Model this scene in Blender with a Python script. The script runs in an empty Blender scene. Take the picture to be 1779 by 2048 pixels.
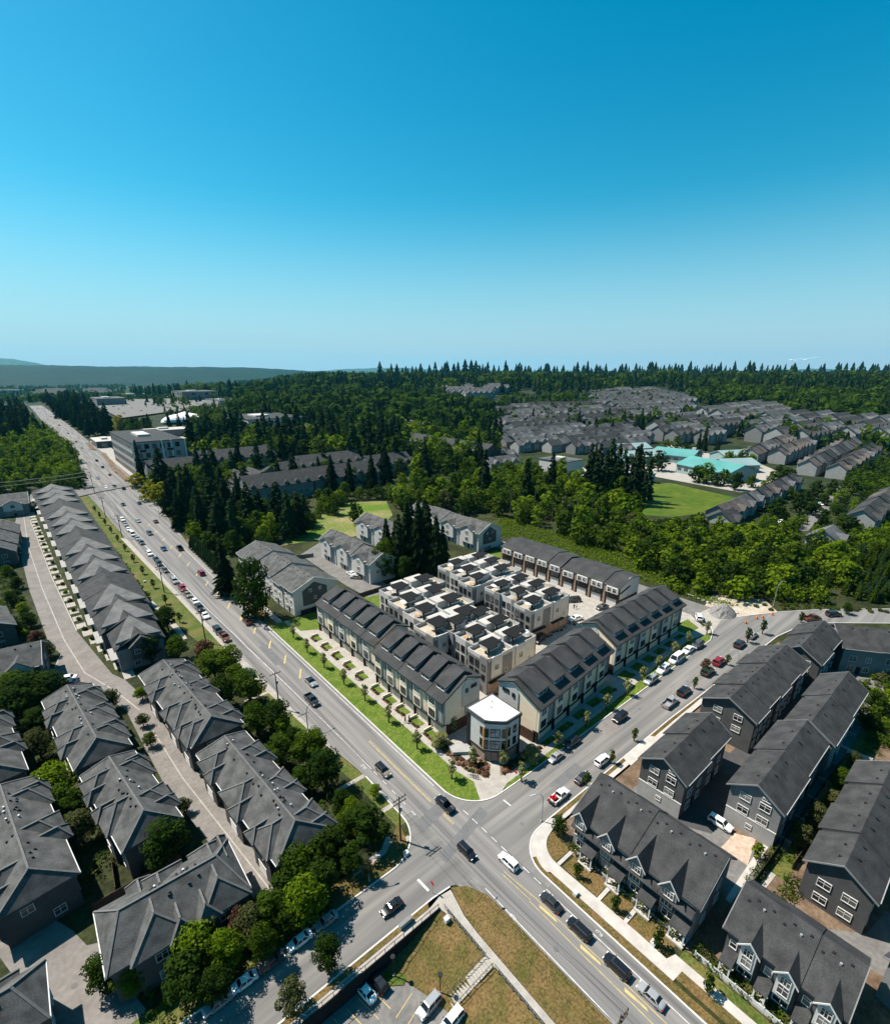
import bpy, bmesh, math, random
from mathutils import Vector, Matrix
rnd = random.Random(7)
R = math.radians
C = bpy.context.scene.collection
SC = bpy.context.scene

# ------------------------------------------------------------------ camera
F, CY, HOR, W0, H0, CAMH = 1002.0, 1100.0, 745.0, 1779.0, 2048.0, 72.0
CX = W0 / 2
PITCH = math.atan((CY - HOR) / F)
AZ = math.atan((-8 - 889) / math.hypot(F, CY - HOR))     # heading of the long road, seen from the camera axis
CAM = Vector((-47.994, -44.834, CAMH))
cd = bpy.data.cameras.new('camera'); cam = bpy.data.objects.new('camera', cd); C.objects.link(cam)
cd.sensor_fit = 'VERTICAL'; cd.sensor_height = 36.0; cd.lens = 36.0 * F / H0
cd.shift_y = (CY - H0 / 2) / H0
cd.clip_start = 1.0; cd.clip_end = 40000
cam.location = CAM
cam.rotation_euler = (math.pi / 2 - PITCH, 0, AZ)         # looks along azimuth -AZ from +Y
SC.camera = cam

# ------------------------------------------------------------------ sky, sun, exposure
SUN_AZ = (-0.50, 0.866); SUN_EL = R(56)
world = bpy.data.worlds.new('World'); SC.world = world; world.use_nodes = True
wn = world.node_tree; wn.nodes.clear()
sky = wn.nodes.new('ShaderNodeTexSky'); sky.sky_type = 'NISHITA'; sky.sun_disc = False
sky.sun_elevation = SUN_EL; sky.sun_rotation = math.atan2(SUN_AZ[0], SUN_AZ[1])
sky.air_density = 1.0; sky.dust_density = 0.6; sky.ozone_density = 3.0; sky.altitude = 50
hs = wn.nodes.new('ShaderNodeHueSaturation'); hs.inputs['Saturation'].default_value = 1.50; hs.inputs['Hue'].default_value = 0.480
mul = wn.nodes.new('ShaderNodeMix'); mul.data_type = 'RGBA'; mul.blend_type = 'MULTIPLY'; mul.inputs[0].default_value = 1.0
mul.inputs[7].default_value = (0.82, 1.28, 1.14, 1)
bg = wn.nodes.new('ShaderNodeBackground'); bg.inputs['Strength'].default_value = 0.053
wo = wn.nodes.new('ShaderNodeOutputWorld')
wn.links.new(sky.outputs[0], hs.inputs['Color']); wn.links.new(hs.outputs[0], mul.inputs[6])
tc = wn.nodes.new('ShaderNodeTexCoord'); sx = wn.nodes.new('ShaderNodeSeparateXYZ'); mr = wn.nodes.new('ShaderNodeMapRange')
mr.interpolation_type = 'SMOOTHSTEP'; mr.inputs[1].default_value = 0.28; mr.inputs[2].default_value = -0.04
pale = wn.nodes.new('ShaderNodeMix'); pale.data_type = 'RGBA'; pale.inputs[7].default_value = (3.7, 5.35, 6.8, 1)     # pale blue air towards the horizon
wn.links.new(tc.outputs['Generated'], sx.inputs[0]); wn.links.new(sx.outputs['Z'], mr.inputs[0]); wn.links.new(mr.outputs[0], pale.inputs[0])
wn.links.new(mul.outputs[2], pale.inputs[6]); wn.links.new(pale.outputs[2], bg.inputs['Color']); wn.links.new(bg.outputs[0], wo.inputs['Surface'])
sl = bpy.data.lights.new('sun', 'SUN'); sl.energy = 4.4; sl.angle = R(0.5); sl.color = (1.0, 0.935, 0.835)
so = bpy.data.objects.new('sun', sl); C.objects.link(so)
sd = Vector((-SUN_AZ[0] * math.cos(SUN_EL), -SUN_AZ[1] * math.cos(SUN_EL), -math.sin(SUN_EL)))
so.rotation_euler = sd.to_track_quat('-Z', 'Y').to_euler(); so.location = (0, 0, 300)
SC.view_settings.view_transform = 'Standard'; SC.view_settings.look = 'None'
SC.view_settings.exposure = 1.15; SC.view_settings.gamma = 1.0; SC.view_settings.use_curve_mapping = False

# ------------------------------------------------------------------ terrain and pixel-to-ground helpers
def smooth(a, b, t):
    t = min(1, max(0, (t - a) / (b - a))); return t * t * (3 - 2 * t)
def gz(x, y):
    dx, dy = x - CAM.x, y - CAM.y
    d = math.hypot(dx, dy)
    if d < 330: return 0.0
    a = math.degrees(math.atan2(dx, dy))
    hi = 40 * smooth(330, 1700, d)
    lo = 12 * smooth(330, 1100, d) - 34 * smooth(1300, 2300, d)
    k = smooth(17, 27, a) if a > -60 else 1
    return lo + (hi - lo) * k
def ray(px, py):
    X = (px - CX) / F; Y = (py - CY) / F
    cp, sp = math.cos(PITCH), math.sin(PITCH)
    fx, fy, fz = X, cp - Y * sp, -sp - Y * cp
    ca, sa = math.cos(AZ), math.sin(AZ)
    return Vector((fx * ca - fy * sa, fx * sa + fy * ca, fz))
def at(px, py, z=None):
    """the ground point (or the point at height z) seen at a photograph pixel"""
    d = ray(px, py)
    if z is not None:
        t = (z - CAMH) / d.z; return Vector((CAM.x + d.x * t, CAM.y + d.y * t, z))
    t0 = t = 20.0; 
    while t < 14000:
        p = CAM + d * t
        if p.z < gz(p.x, p.y):
            a, b = t0, t
            for _ in range(25):
                m = (a + b) / 2; p = CAM + d * m
                if p.z < gz(p.x, p.y): b = m
                else: a = m
            return Vector((p.x, p.y, gz(p.x, p.y)))
        t0 = t; t *= 1.012
    p = CAM + d * 9000; return Vector((p.x, p.y, gz(p.x, p.y)))

# ------------------------------------------------------------------ materials
MATS = {}
def mat(name, col, col2=None, rough=0.85, scale=3.0, detail=4.0, fine=None, finek=0.35, coord='pos', stretch=(1, 1, 1), metal=0.0, spec=0.12, bump=0.0, lo=0.35, hi=0.65):
    m = bpy.data.materials.new(name); m.use_nodes = True; nt = m.node_tree; N = nt.nodes; L = nt.links
    b = N['Principled BSDF']; b.inputs['Roughness'].default_value = rough; b.inputs['Metallic'].default_value = metal
    b.inputs['Specular IOR Level'].default_value = spec
    b.inputs['Base Color'].default_value = (*col, 1)
    if col2 is not None:
        if coord == 'pos': src = N.new('ShaderNodeNewGeometry').outputs['Position']
        else: src = N.new('ShaderNodeTexCoord').outputs['Object']
        mp = N.new('ShaderNodeMapping'); mp.inputs['Scale'].default_value = stretch; L.new(src, mp.inputs[0])
        n1 = N.new('ShaderNodeTexNoise'); n1.inputs['Scale'].default_value = scale; n1.inputs['Detail'].default_value = detail
        L.new(mp.outputs[0], n1.inputs['Vector'])
        rp = N.new('ShaderNodeMapRange'); rp.inputs[1].default_value = lo; rp.inputs[2].default_value = hi
        L.new(n1.outputs[0], rp.inputs[0])
        mx = N.new('ShaderNodeMix'); mx.data_type = 'RGBA'; mx.inputs[6].default_value = (*col, 1); mx.inputs[7].default_value = (*col2, 1)
        L.new(rp.outputs[0], mx.inputs[0]); out = mx.outputs[2]
        if fine:
            n2 = N.new('ShaderNodeTexNoise'); n2.inputs['Scale'].default_value = fine; n2.inputs['Detail'].default_value = 3
            L.new(mp.outputs[0], n2.inputs['Vector'])
            r2 = N.new('ShaderNodeMapRange'); r2.inputs[1].default_value = 0.3; r2.inputs[2].default_value = 0.7
            r2.inputs[3].default_value = 1 - finek; r2.inputs[4].default_value = 1 + finek
            L.new(n2.outputs[0], r2.inputs[0])
            m2 = N.new('ShaderNodeMix'); m2.data_type = 'RGBA'; m2.blend_type = 'MULTIPLY'; m2.inputs[0].default_value = 1
            cc = N.new('ShaderNodeCombineColor')
            for i in range(3): L.new(r2.outputs[0], cc.inputs[i])
            L.new(out, m2.inputs[6]); L.new(cc.outputs[0], m2.inputs[7]); out = m2.outputs[2]
            if bump:
                bp = N.new('ShaderNodeBump'); bp.inputs['Strength'].default_value = bump; bp.inputs['Distance'].default_value = 0.1
                L.new(n2.outputs[0], bp.inputs['Height']); L.new(bp.outputs[0], b.inputs['Normal'])
        L.new(out, b.inputs['Base Color'])
    MATS[name] = m; return m
def leaf(name, c1, c2, trans=0.42):
    m = bpy.data.materials.new(name); m.use_nodes = True; nt = m.node_tree; N = nt.nodes; L = nt.links
    b = N['Principled BSDF']; b.inputs['Roughness'].default_value = 0.9; b.inputs['Specular IOR Level'].default_value = 0.03
    oi = N.new('ShaderNodeObjectInfo'); ge = N.new('ShaderNodeNewGeometry')
    n1 = N.new('ShaderNodeTexNoise'); n1.inputs['Scale'].default_value = 0.9; n1.inputs['Detail'].default_value = 3
    L.new(ge.outputs['Position'], n1.inputs['Vector'])
    ad = N.new('ShaderNodeMath'); ad.operation = 'MULTIPLY_ADD'; ad.inputs[1].default_value = 0.5
    L.new(oi.outputs['Random'], ad.inputs[0]); 
    m3 = N.new('ShaderNodeMapRange'); m3.inputs[1].default_value = 0.35; m3.inputs[2].default_value = 0.65; m3.inputs[4].default_value = 0.5
    L.new(n1.outputs[0], m3.inputs[0]); L.new(m3.outputs[0], ad.inputs[2])
    mx = N.new('ShaderNodeMix'); mx.data_type = 'RGBA'; mx.inputs[6].default_value = (*c1, 1); mx.inputs[7].default_value = (*c2, 1)
    L.new(ad.outputs[0], mx.inputs[0]); L.new(mx.outputs[2], b.inputs['Base Color'])
    tr = N.new('ShaderNodeBsdfTranslucent'); L.new(mx.outputs[2], tr.inputs[0])
    ms = N.new('ShaderNodeMixShader'); ms.inputs[0].default_value = trans
    L.new(b.outputs[0], ms.inputs[1]); L.new(tr.outputs[0], ms.inputs[2]); L.new(ms.outputs[0], N['Material Output'].inputs['Surface'])
    MATS[name] = m; return m
M = MATS
mat('asphalt', (0.118, 0.111, 0.106), (0.155, 0.147, 0.140), rough=0.9, scale=0.35, fine=1.6, finek=0.16)
mat('asphalt_main', (0.104, 0.101, 0.101), (0.205, 0.191, 0.181), rough=0.9, scale=1.0, stretch=(0.75, 0.016, 1), detail=6, fine=2.2, finek=0.12)
mat('asphalt_side', (0.116, 0.111, 0.107), (0.178, 0.168, 0.159), rough=0.9, scale=1.0, stretch=(0.02, 0.5, 1), detail=6, fine=2.2, finek=0.12)
mat('asphalt_lane', (0.142, 0.128, 0.118), (0.178, 0.162, 0.150), rough=0.9, scale=0.25, fine=1.4, finek=0.14)
mat('asphalt_patch', (0.105, 0.105, 0.108), (0.125, 0.123, 0.124), rough=0.9, scale=0.6, fine=4, finek=0.1)
mat('asphalt_new', (0.050, 0.050, 0.052), (0.062, 0.061, 0.062), rough=0.9, scale=0.6, fine=4, finek=0.1)
mat('concrete', (0.255, 0.232, 0.207), (0.315, 0.288, 0.258), rough=0.9, scale=0.6, fine=3, finek=0.08)
mat('concrete_white', (0.34, 0.31, 0.285), (0.41, 0.38, 0.35), rough=0.9, scale=0.6, fine=3, finek=0.06)
mat('kerb', (0.42, 0.40, 0.38), (0.50, 0.48, 0.46), scale=0.8)
mat('paving', (0.33, 0.24, 0.18), (0.45, 0.34, 0.27), scale=1.3, fine=5, finek=0.2)
mat('soil', (0.085, 0.055, 0.035), (0.15, 0.105, 0.07), scale=0.4, fine=2, finek=0.25)
mat('sand', (0.30, 0.25, 0.19), (0.38, 0.33, 0.26), scale=0.3, fine=1.5, finek=0.2)
mat('gravel', (0.14, 0.13, 0.125), (0.20, 0.19, 0.18), scale=1.5, fine=6, finek=0.3, bump=0.6)
mat('lawn', (0.058, 0.100, 0.010), (0.098, 0.124, 0.020), scale=0.45, fine=1.8, finek=0.28, bump=0.5)
mat('field', (0.042, 0.078, 0.005), (0.074, 0.096, 0.010), scale=0.05, fine=0.25, finek=0.22)
mat('dry_grass', (0.120, 0.078, 0.030), (0.062, 0.058, 0.014), scale=0.35, fine=3.5, finek=0.45, bump=0.8, lo=0.4, hi=0.7)
mat('rough_grass', (0.050, 0.075, 0.012), (0.105, 0.095, 0.028), scale=0.22, fine=2.5, finek=0.4, bump=0.8, lo=0.4, hi=0.65)
mat('bush_floor', (0.014, 0.018, 0.006), (0.034, 0.040, 0.012), scale=0.12, fine=1.2, finek=0.5)
mat('meadow', (0.070, 0.120, 0.010), (0.200, 0.165, 0.075), scale=0.035, fine=0.8, finek=0.3, lo=0.45, hi=0.65)
mat('far_ground', (0.010, 0.019, 0.006), (0.028, 0.034, 0.014), scale=0.01, fine=0.06, finek=0.4)
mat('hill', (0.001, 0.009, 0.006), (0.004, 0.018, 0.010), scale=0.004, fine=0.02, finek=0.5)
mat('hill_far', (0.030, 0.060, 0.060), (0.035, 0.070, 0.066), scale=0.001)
mat('paint_white', (0.55, 0.54, 0.52), (0.36, 0.35, 0.34), scale=1.2)
mat('paint_yellow', (0.46, 0.35, 0.13), (0.30, 0.25, 0.14), scale=1.5)
mat('roof_grey', (0.044, 0.044, 0.043), (0.088, 0.087, 0.085), rough=0.9, scale=0.5, detail=8, stretch=(1, 1, 1.6), fine=7, finek=0.30, spec=0.2)
mat('roof_dark', (0.026, 0.026, 0.0265), (0.046, 0.046, 0.0465), rough=0.9, scale=0.5, detail=8, fine=7, finek=0.28, spec=0.2)
mat('roof_row', (0.030, 0.030, 0.0305), (0.047, 0.047, 0.0475), rough=0.9, scale=0.3, fine=5, finek=0.22, spec=0.2)
mat('roof_brown', (0.060, 0.050, 0.045), (0.100, 0.085, 0.077), rough=0.9, scale=0.25, fine=2.5, finek=0.3, spec=0.2)
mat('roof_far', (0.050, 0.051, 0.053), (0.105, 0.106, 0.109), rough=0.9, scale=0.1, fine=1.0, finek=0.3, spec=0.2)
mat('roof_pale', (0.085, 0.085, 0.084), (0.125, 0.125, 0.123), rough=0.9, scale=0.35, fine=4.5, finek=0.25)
mat('ridge_tile', (0.092, 0.092, 0.090), (0.120, 0.120, 0.117), scale=2)
mat('roof_black', (0.008, 0.008, 0.009), (0.012, 0.012, 0.012), scale=2)
mat('white', (0.56, 0.545, 0.525), (0.50, 0.485, 0.465), scale=0.7)
mat('roof_white', (0.66, 0.66, 0.65), (0.62, 0.62, 0.61), scale=0.4)
mat('cream', (0.66, 0.56, 0.42), (0.71, 0.605, 0.46), scale=0.6, fine=3, finek=0.05)
mat('panel_grey', (0.25, 0.245, 0.235), (0.29, 0.285, 0.275), scale=0.6, fine=3, finek=0.06)
mat('wall_grey', (0.150, 0.149, 0.147), (0.175, 0.174, 0.172), scale=0.6, fine=4, finek=0.08)
mat('wall_dark', (0.060, 0.060, 0.060), (0.074, 0.074, 0.074), scale=0.6, fine=4, finek=0.1)
mat('wall_black', (0.012, 0.012, 0.013), (0.018, 0.018, 0.019), scale=0.8)
mat('wall_light', (0.40, 0.385, 0.365), (0.45, 0.435, 0.415), scale=0.6, fine=4, finek=0.06)
mat('brick', (0.21, 0.150, 0.112), (0.27, 0.195, 0.148), scale=1.2, fine=8, finek=0.2)
mat('brick_brown', (0.050, 0.030, 0.022), (0.075, 0.045, 0.032), scale=1.2, fine=8, finek=0.2)
mat('timber', (0.34, 0.18, 0.065), (0.42, 0.23, 0.09), scale=2, coord='obj', stretch=(1, 1, 6))
mat('fence_wood', (0.060, 0.038, 0.030), (0.085, 0.055, 0.042), scale=2)
mat('pole_wood', (0.060, 0.045, 0.033), (0.085, 0.065, 0.048), scale=2)
mat('steel', (0.32, 0.33, 0.34), (0.36, 0.37, 0.38), rough=0.5, metal=0.4)
mat('dark_metal', (0.015, 0.015, 0.017), (0.022, 0.022, 0.024), rough=0.5)
mat('glass', (0.010, 0.012, 0.014), rough=0.08, spec=0.5)
def blinds():
    nt = MATS['glass'].node_tree; b = nt.nodes['Principled BSDF']; oi = nt.nodes.new('ShaderNodeObjectInfo'); cr = nt.nodes.new('ShaderNodeValToRGB')
    e = cr.color_ramp.elements; e[0].position = 0.55; e[0].color = (0.010, 0.012, 0.014, 1); e[1].position = 0.9; e[1].color = (0.16, 0.15, 0.135, 1)
    nt.links.new(oi.outputs['Random'], cr.inputs[0]); nt.links.new(cr.outputs[0], b.inputs['Base Color'])
blinds()
mat('car_glass', (0.008, 0.009, 0.011), rough=0.16, spec=0.4)
mat('glass_light', (0.30, 0.32, 0.34), (0.12, 0.13, 0.14), rough=0.15, spec=0.5, scale=0.8)
mat('trim', (0.52, 0.515, 0.50), (0.47, 0.465, 0.45), scale=1)
mat('trim_dark', (0.020, 0.020, 0.021), (0.026, 0.026, 0.027), scale=1)
mat('teal_roof', (0.065, 0.205, 0.195), (0.090, 0.25, 0.235), rough=0.5, scale=0.05)
mat('teal_pale', (0.18, 0.255, 0.26), (0.22, 0.30, 0.30), rough=0.6, scale=0.05)
mat('bark', (0.045, 0.033, 0.025), (0.075, 0.058, 0.045), scale=4)
mat('bark_pale', (0.16, 0.14, 0.12), (0.21, 0.19, 0.16), scale=4)
mat('tyre', (0.010, 0.010, 0.010), rough=0.9)
mat('rim', (0.30, 0.30, 0.31), rough=0.35, metal=0.7)
mat('lamp_clear', (0.75, 0.76, 0.78), rough=0.2)
mat('lamp_red', (0.35, 0.01, 0.01), rough=0.3)
mat('orange', (0.75, 0.16, 0.02), rough=0.6)
mat('red_sign', (0.45, 0.012, 0.015), rough=0.5)
mat('stone', (0.30, 0.29, 0.28), (0.40, 0.39, 0.37), scale=1)
mat('water', (0.03, 0.10, 0.12), rough=0.1)
mat('skin', (0.42, 0.25, 0.17)); mat('cloth_dark', (0.015, 0.016, 0.022)); mat('cloth_red', (0.30, 0.035, 0.02)); mat('cloth_white', (0.6, 0.6, 0.58)); mat('cloth_blue', (0.03, 0.06, 0.14)); mat('hair', (0.02, 0.012, 0.008))
leaf('leaf_mid', (0.026, 0.054, 0.005), (0.068, 0.104, 0.007))
leaf('leaf_bright', (0.066, 0.122, 0.005), (0.130, 0.178, 0.009))
leaf('leaf_dark', (0.013, 0.031, 0.005), (0.034, 0.060, 0.007))
leaf('leaf_pale', (0.170, 0.180, 0.060), (0.250, 0.255, 0.100))
leaf('leaf_gold', (0.130, 0.135, 0.008), (0.190, 0.185, 0.012))
leaf('leaf_scrub', (0.085, 0.140, 0.007), (0.140, 0.185, 0.012))
leaf('leaf_red', (0.070, 0.030, 0.020), (0.120, 0.070, 0.040))
leaf('leaf_olive', (0.050, 0.062, 0.020), (0.085, 0.090, 0.030))
leaf('needle', (0.0085, 0.017, 0.006), (0.021, 0.035, 0.010), 0.1)
leaf('needle_mid', (0.014, 0.034, 0.012), (0.030, 0.055, 0.016), 0.1)
leaf('flower_pink', (0.20, 0.085, 0.060), (0.30, 0.16, 0.11))
def paint(name, col, metal=0.35):
    m = bpy.data.materials.new(name); m.use_nodes = True; b = m.node_tree.nodes['Principled BSDF']
    b.inputs['Base Color'].default_value = (*col, 1); b.inputs['Roughness'].default_value = 0.28; b.inputs['Metallic'].default_value = metal
    b.inputs['Coat Weight'].default_value = 0.6; b.inputs['Coat Roughness'].default_value = 0.06
    MATS['paint_' + name] = m
for n_, c_, k_ in (('car_black', (0.008, 0.008, 0.010), .1), ('car_white', (0.75, 0.75, 0.74), 0), ('car_silver', (0.36, 0.36, 0.36), .4), ('car_grey', (0.085, 0.087, 0.092), .4), ('car_charcoal', (0.028, 0.029, 0.032), .3), ('car_red', (0.22, 0.010, 0.020), .2), ('car_blue', (0.020, 0.045, 0.11), .3), ('car_bronze', (0.13, 0.045, 0.02), .3), ('car_green', (0.015, 0.035, 0.015), .2), ('car_beige', (0.22, 0.19, 0.15), .3)):
    paint(n_, c_, k_)

# ------------------------------------------------------------------ mesh helpers
class MB:
    def __init__(s): s.v = []; s.f = []; s.m = []
    def face(s, pts, mi=0):
        i = len(s.v); s.v += [tuple(p) for p in pts]; s.f.append(tuple(range(i, i + len(pts)))); s.m.append(mi)
    def idx(s, pts, faces, mi=0):
        i = len(s.v); s.v += [tuple(p) for p in pts]
        for f in faces: s.f.append(tuple(i + k for k in f)); s.m.append(mi)
        return s
    def box(s, x0, x1, y0, y1, z0, z1, mi=0):
        return s.idx([(x0, y0, z0), (x1, y0, z0), (x1, y1, z0), (x0, y1, z0), (x0, y0, z1), (x1, y0, z1), (x1, y1, z1), (x0, y1, z1)],
                     [(0, 3, 2, 1), (4, 5, 6, 7), (0, 1, 5, 4), (1, 2, 6, 5), (2, 3, 7, 6), (3, 0, 4, 7)], mi)
    def prism(s, a, b, mi=0):
        n = len(a)
        return s.idx(list(a) + list(b), [tuple(range(n - 1, -1, -1)), tuple(range(n, 2 * n))] + [(i, (i + 1) % n, n + (i + 1) % n, n + i) for i in range(n)], mi)
    def px(s, prof, x0, x1, mi=0):      # profile of (y, z) run along x
        return s.prism([(x0, y, z) for y, z in prof], [(x1, y, z) for y, z in prof], mi)
    def py(s, prof, y0, y1, mi=0):      # profile of (x, z) run along y
        return s.prism([(x, y1, z) for x, z in prof], [(x, y0, z) for x, z in prof], mi)
    def pz(s, poly, z0, z1, mi=0):
        return s.prism([(x, y, z0) for x, y in poly], [(x, y, z1) for x, y in poly], mi)
    def bar(s, a, b, w, h=None, mi=0):
        a, b = Vector(a), Vector(b); d = (b - a).normalized(); h = h or w
        u = d.cross(Vector((0, 0, 1)));  u = Vector((1, 0, 0)) if u.length < 1e-4 else u.normalized()
        k = u.cross(d).normalized()
        q = [u * w / 2 + k * h / 2, -u * w / 2 + k * h / 2, -u * w / 2 - k * h / 2, u * w / 2 - k * h / 2]
        return s.prism([a + c for c in q], [b + c for c in q], mi)
    def tube(s, pts, rad, n=6, mi=0):
        rings = []; i0 = len(s.v); P = [Vector(p) for p in pts]
        for i, p in enumerate(P):
            d = (P[min(i + 1, len(P) - 1)] - P[max(i - 1, 0)]).normalized()
            u = d.cross(Vector((0.3, 1, 0.1))); u.normalize(); k = d.cross(u)
            r = rad[i] if isinstance(rad, (list, tuple)) else rad
            for j in range(n):
                t = 2 * math.pi * j / n; s.v.append(tuple(p + (u * math.cos(t) + k * math.sin(t)) * r))
        for i in range(len(P) - 1):
            for j in range(n):
                a = i0 + i * n + j; b = i0 + i * n + (j + 1) % n
                s.f.append((a, b, b + n, a + n)); s.m.append(mi)
        s.f.append(tuple(i0 + j for j in range(n - 1, -1, -1))); s.m.append(mi)
        e = i0 + (len(P) - 1) * n
        s.f.append(tuple(e + j for j in range(n))); s.m.append(mi)
        return s
    def mesh(s, name, mats):
        me = bpy.data.meshes.new(name); me.from_pydata(s.v, [], s.f)
        for m in (mats if isinstance(mats, (list, tuple)) else [mats]): me.materials.append(M[m] if isinstance(m, str) else m)
        if any(s.m): me.polygons.foreach_set('material_index', s.m)
        me.update(); return me
    def build(s, name, mats, parent=None):
        return link(name, s.mesh(name, mats), parent)
def fixn(me):
    bm = bmesh.new(); bm.from_mesh(me); bmesh.ops.recalc_face_normals(bm, faces=bm.faces); bm.to_mesh(me); bm.free()
def link(name, me, parent=None, loc=None, rz=None, sc=None):
    o = bpy.data.objects.new(name, me); C.objects.link(o)
    if parent is not None: o.parent = parent
    if loc is not None: o.location = loc
    if rz is not None: o.rotation_euler = (0, 0, rz)
    if sc is not None: o.scale = sc if isinstance(sc, (tuple, list, Vector)) else (sc, sc, sc)
    return o
def tag(o, label, cat=None, group=None, kind=None):
    if label: o['label'] = label
    if cat: o['category'] = cat
    if group: o['group'] = group
    if kind: o['kind'] = kind
    return o
def thing(name, loc, rz, label, cat, group=None):
    o = link(name, None, None, loc, rz); o.empty_display_size = 0.5
    return tag(o, label, cat, group)
def copy_tree(o, parent=None):
    c = o.copy(); C.objects.link(c)
    if parent is not None: c.parent = parent
    for ch in KIDS.get(o, ()): copy_tree(ch, c)
    return c
KIDS = {}
def kids(o): KIDS[o] = list(o.children); [kids(c) for c in o.children]; return o
ORD = 'first second third fourth fifth sixth seventh eighth ninth tenth eleventh twelfth thirteenth fourteenth fifteenth sixteenth seventeenth eighteenth nineteenth twentieth twenty-first twenty-second twenty-third twenty-fourth twenty-fifth twenty-sixth twenty-seventh twenty-eighth twenty-ninth thirtieth thirty-first'.split()
def structure(name, mb, m, label=None):
    o = mb.build(name, m); o['kind'] = 'structure'
    return o
def sheet(name, pts, m, z=0.0, label=None, kind='structure'):
    mb = MB(); P = [(p[0], p[1]) for p in pts]
    a = sum(P[i][0] * P[(i + 1) % len(P)][1] - P[(i + 1) % len(P)][0] * P[i][1] for i in range(len(P)))
    if a < 0: P.reverse()
    mb.face([(x, y, z) for x, y in P]); o = mb.build(name, m); o['kind'] = kind; return o
def slab(name, pts, m, z0, z1, kind='structure'):
    P = [(p[0], p[1]) for p in pts]
    a = sum(P[i][0] * P[(i + 1) % len(P)][1] - P[(i + 1) % len(P)][0] * P[i][1] for i in range(len(P)))
    if a < 0: P.reverse()
    mb = MB(); mb.pz(P, z0, z1); o = mb.build(name, m); o['kind'] = kind; return o
def arc(cx, cy, r, a0, a1, n=12): return [(cx + r * math.cos(R(a0 + (a1 - a0) * k / n)), cy + r * math.sin(R(a0 + (a1 - a0) * k / n))) for k in range(n + 1)]
def rect(x0, x1, y0, y1): return [(x0, y0), (x1, y0), (x1, y1), (x0, y1)]
# ------------------------------------------------------------------ ground
def terrain():
    rs = [18.0]
    while rs[-1] < 13900: rs.append(rs[-1] * 1.045 + 0.2)
    na = 200; v = []; f = []; mi = []
    for r in rs:
        for j in range(na):
            a = 2 * math.pi * j / na; x = CAM.x + r * math.sin(a); y = CAM.y + r * math.cos(a)
            z = gz(x, y)
            if r > 450: z += 1.2 * math.sin(x * 0.011) * math.cos(y * 0.013) - 1.2
            if -60 < x < -14.5 and -80 < y < -4.5: z = -5.0
            v.append((x, y, z))
    for i in range(len(rs) - 1):
        for j in range(na):
            f.append((i * na + j, i * na + (j + 1) % na, (i + 1) * na + (j + 1) % na, (i + 1) * na + j)); mi.append(0 if rs[i] < 330 else 1)
    me = bpy.data.meshes.new('ground'); me.from_pydata(v, [], f)
    me.materials.append(M['bush_floor']); me.materials.append(M['far_ground']); me.polygons.foreach_set('material_index', mi); fixn(me)
    o = link('ground', me); o['kind'] = 'structure'
terrain()
def lerp_list(L, y):
    if y <= L[0][0]: return L[0][1]
    for (a, b), (c, d) in zip(L, L[1:]):
        if y <= c: return b + (d - b) * (y - a) / (c - a)
    return L[-1][1]
def strip_y(name, left, right, ys, m, dz, kind='structure'):
    """a band that runs along +Y and follows the terrain; left and right give x for y"""
    mb = MB(); pts = []
    for y in ys:
        a, b = lerp_list(left, y), lerp_list(right, y)
        pts.append(((a, y, gz(a, y) + dz + 0.0012 * max(0, y - 300)), (b, y, gz(b, y) + dz + 0.0012 * max(0, y - 300))))
    for (a, b), (c, d) in zip(pts, pts[1:]): mb.face([a, b, d, c])
    o = mb.build(name, m); o['kind'] = kind; return o
def frange(a, b, s):
    out = []
    while a < b: out.append(a); a += s
    return out + [b]
_fr = [at(*p) for p in ((290, 975), (250, 940), (150, 860), (110, 830), (84, 812))]
_fl = [at(*p) for p in ((172, 985), (155, 940), (117, 880), (82, 840), (58, 812))]
XR = [(-80, -1.0), (-12, -1.0), (-11.9, 2), (6, 2), (9, -2), (110, -2), (198, 1.4)] + [(p.y, p.x) for p in _fr]
XL = [(-80, -9.3), (-30, -9.3), (-10, -9.5), (-6, -12), (6, -12.5), (9, -11), (22, -11), (36, -12.6), (75, -13.9), (104, -15.2), (150, -16.6), (219, -18.8), (300, -20)] + [(p.y, p.x) for p in _fl]
YS = frange(-75, 60, 5) + frange(70, 340, 10) + frange(360, _fr[-1].y, 25)
strip_y('long_road', XL, XR, YS, 'asphalt_main', 0.02)
YC = [(-80, -5.1), (-10, -5.4), (20, -5.4), (60, -5.5), (113, -6.2), (190, -5.9), (300, -6.2)]
# side street to the right, its bend and the gravelled lane
side = [(-2, 2.6), (5.6, 2.9), (12, 2.65), (40, 2.6), (92, 2.7), (97, 4.2), (102, 7.0), (110, 4.4), (118, 0.6), (126, -3.6), (138, -11.5), (156, -26), (190, -60), (178, -62), (144, -28.5), (129, -15.4), (121, -10.9), (108, -8.6), (84, -7.8), (48, -6.6), (21, -6.4), (8, -6.3)] + arc(5, -12.3, 6, 90, 180) + [(-1.0, -14), (-2, -14)]
sheet('side_street', side, 'asphalt_side', 0.028)
sheet('corner_apron', [(-2.4, 12), (-2.4, 2.4), (8, 2.4), (8, 2.85)] + arc(5.4, 10.3, 7.45, 270, 180), 'asphalt_side', 0.034)
sheet('cross_street', [(-10.5, -5.6), (-11.6, -5.0), (-13, -4.4), (-16, -4.1), (-75, -4.1), (-75, 3.2)] + arc(-18.1, 10.2, 7.05, 270, 360) + [(-9, 10), (-9, -8)], 'asphalt_side', 0.034)
sheet('lane_apron', [(96.2, 4.4), (99, 6.2), (101.5, 8), (104, 13), (112.5, 12), (112.3, 3.4), (106, 6)], 'concrete', 0.036)
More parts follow.
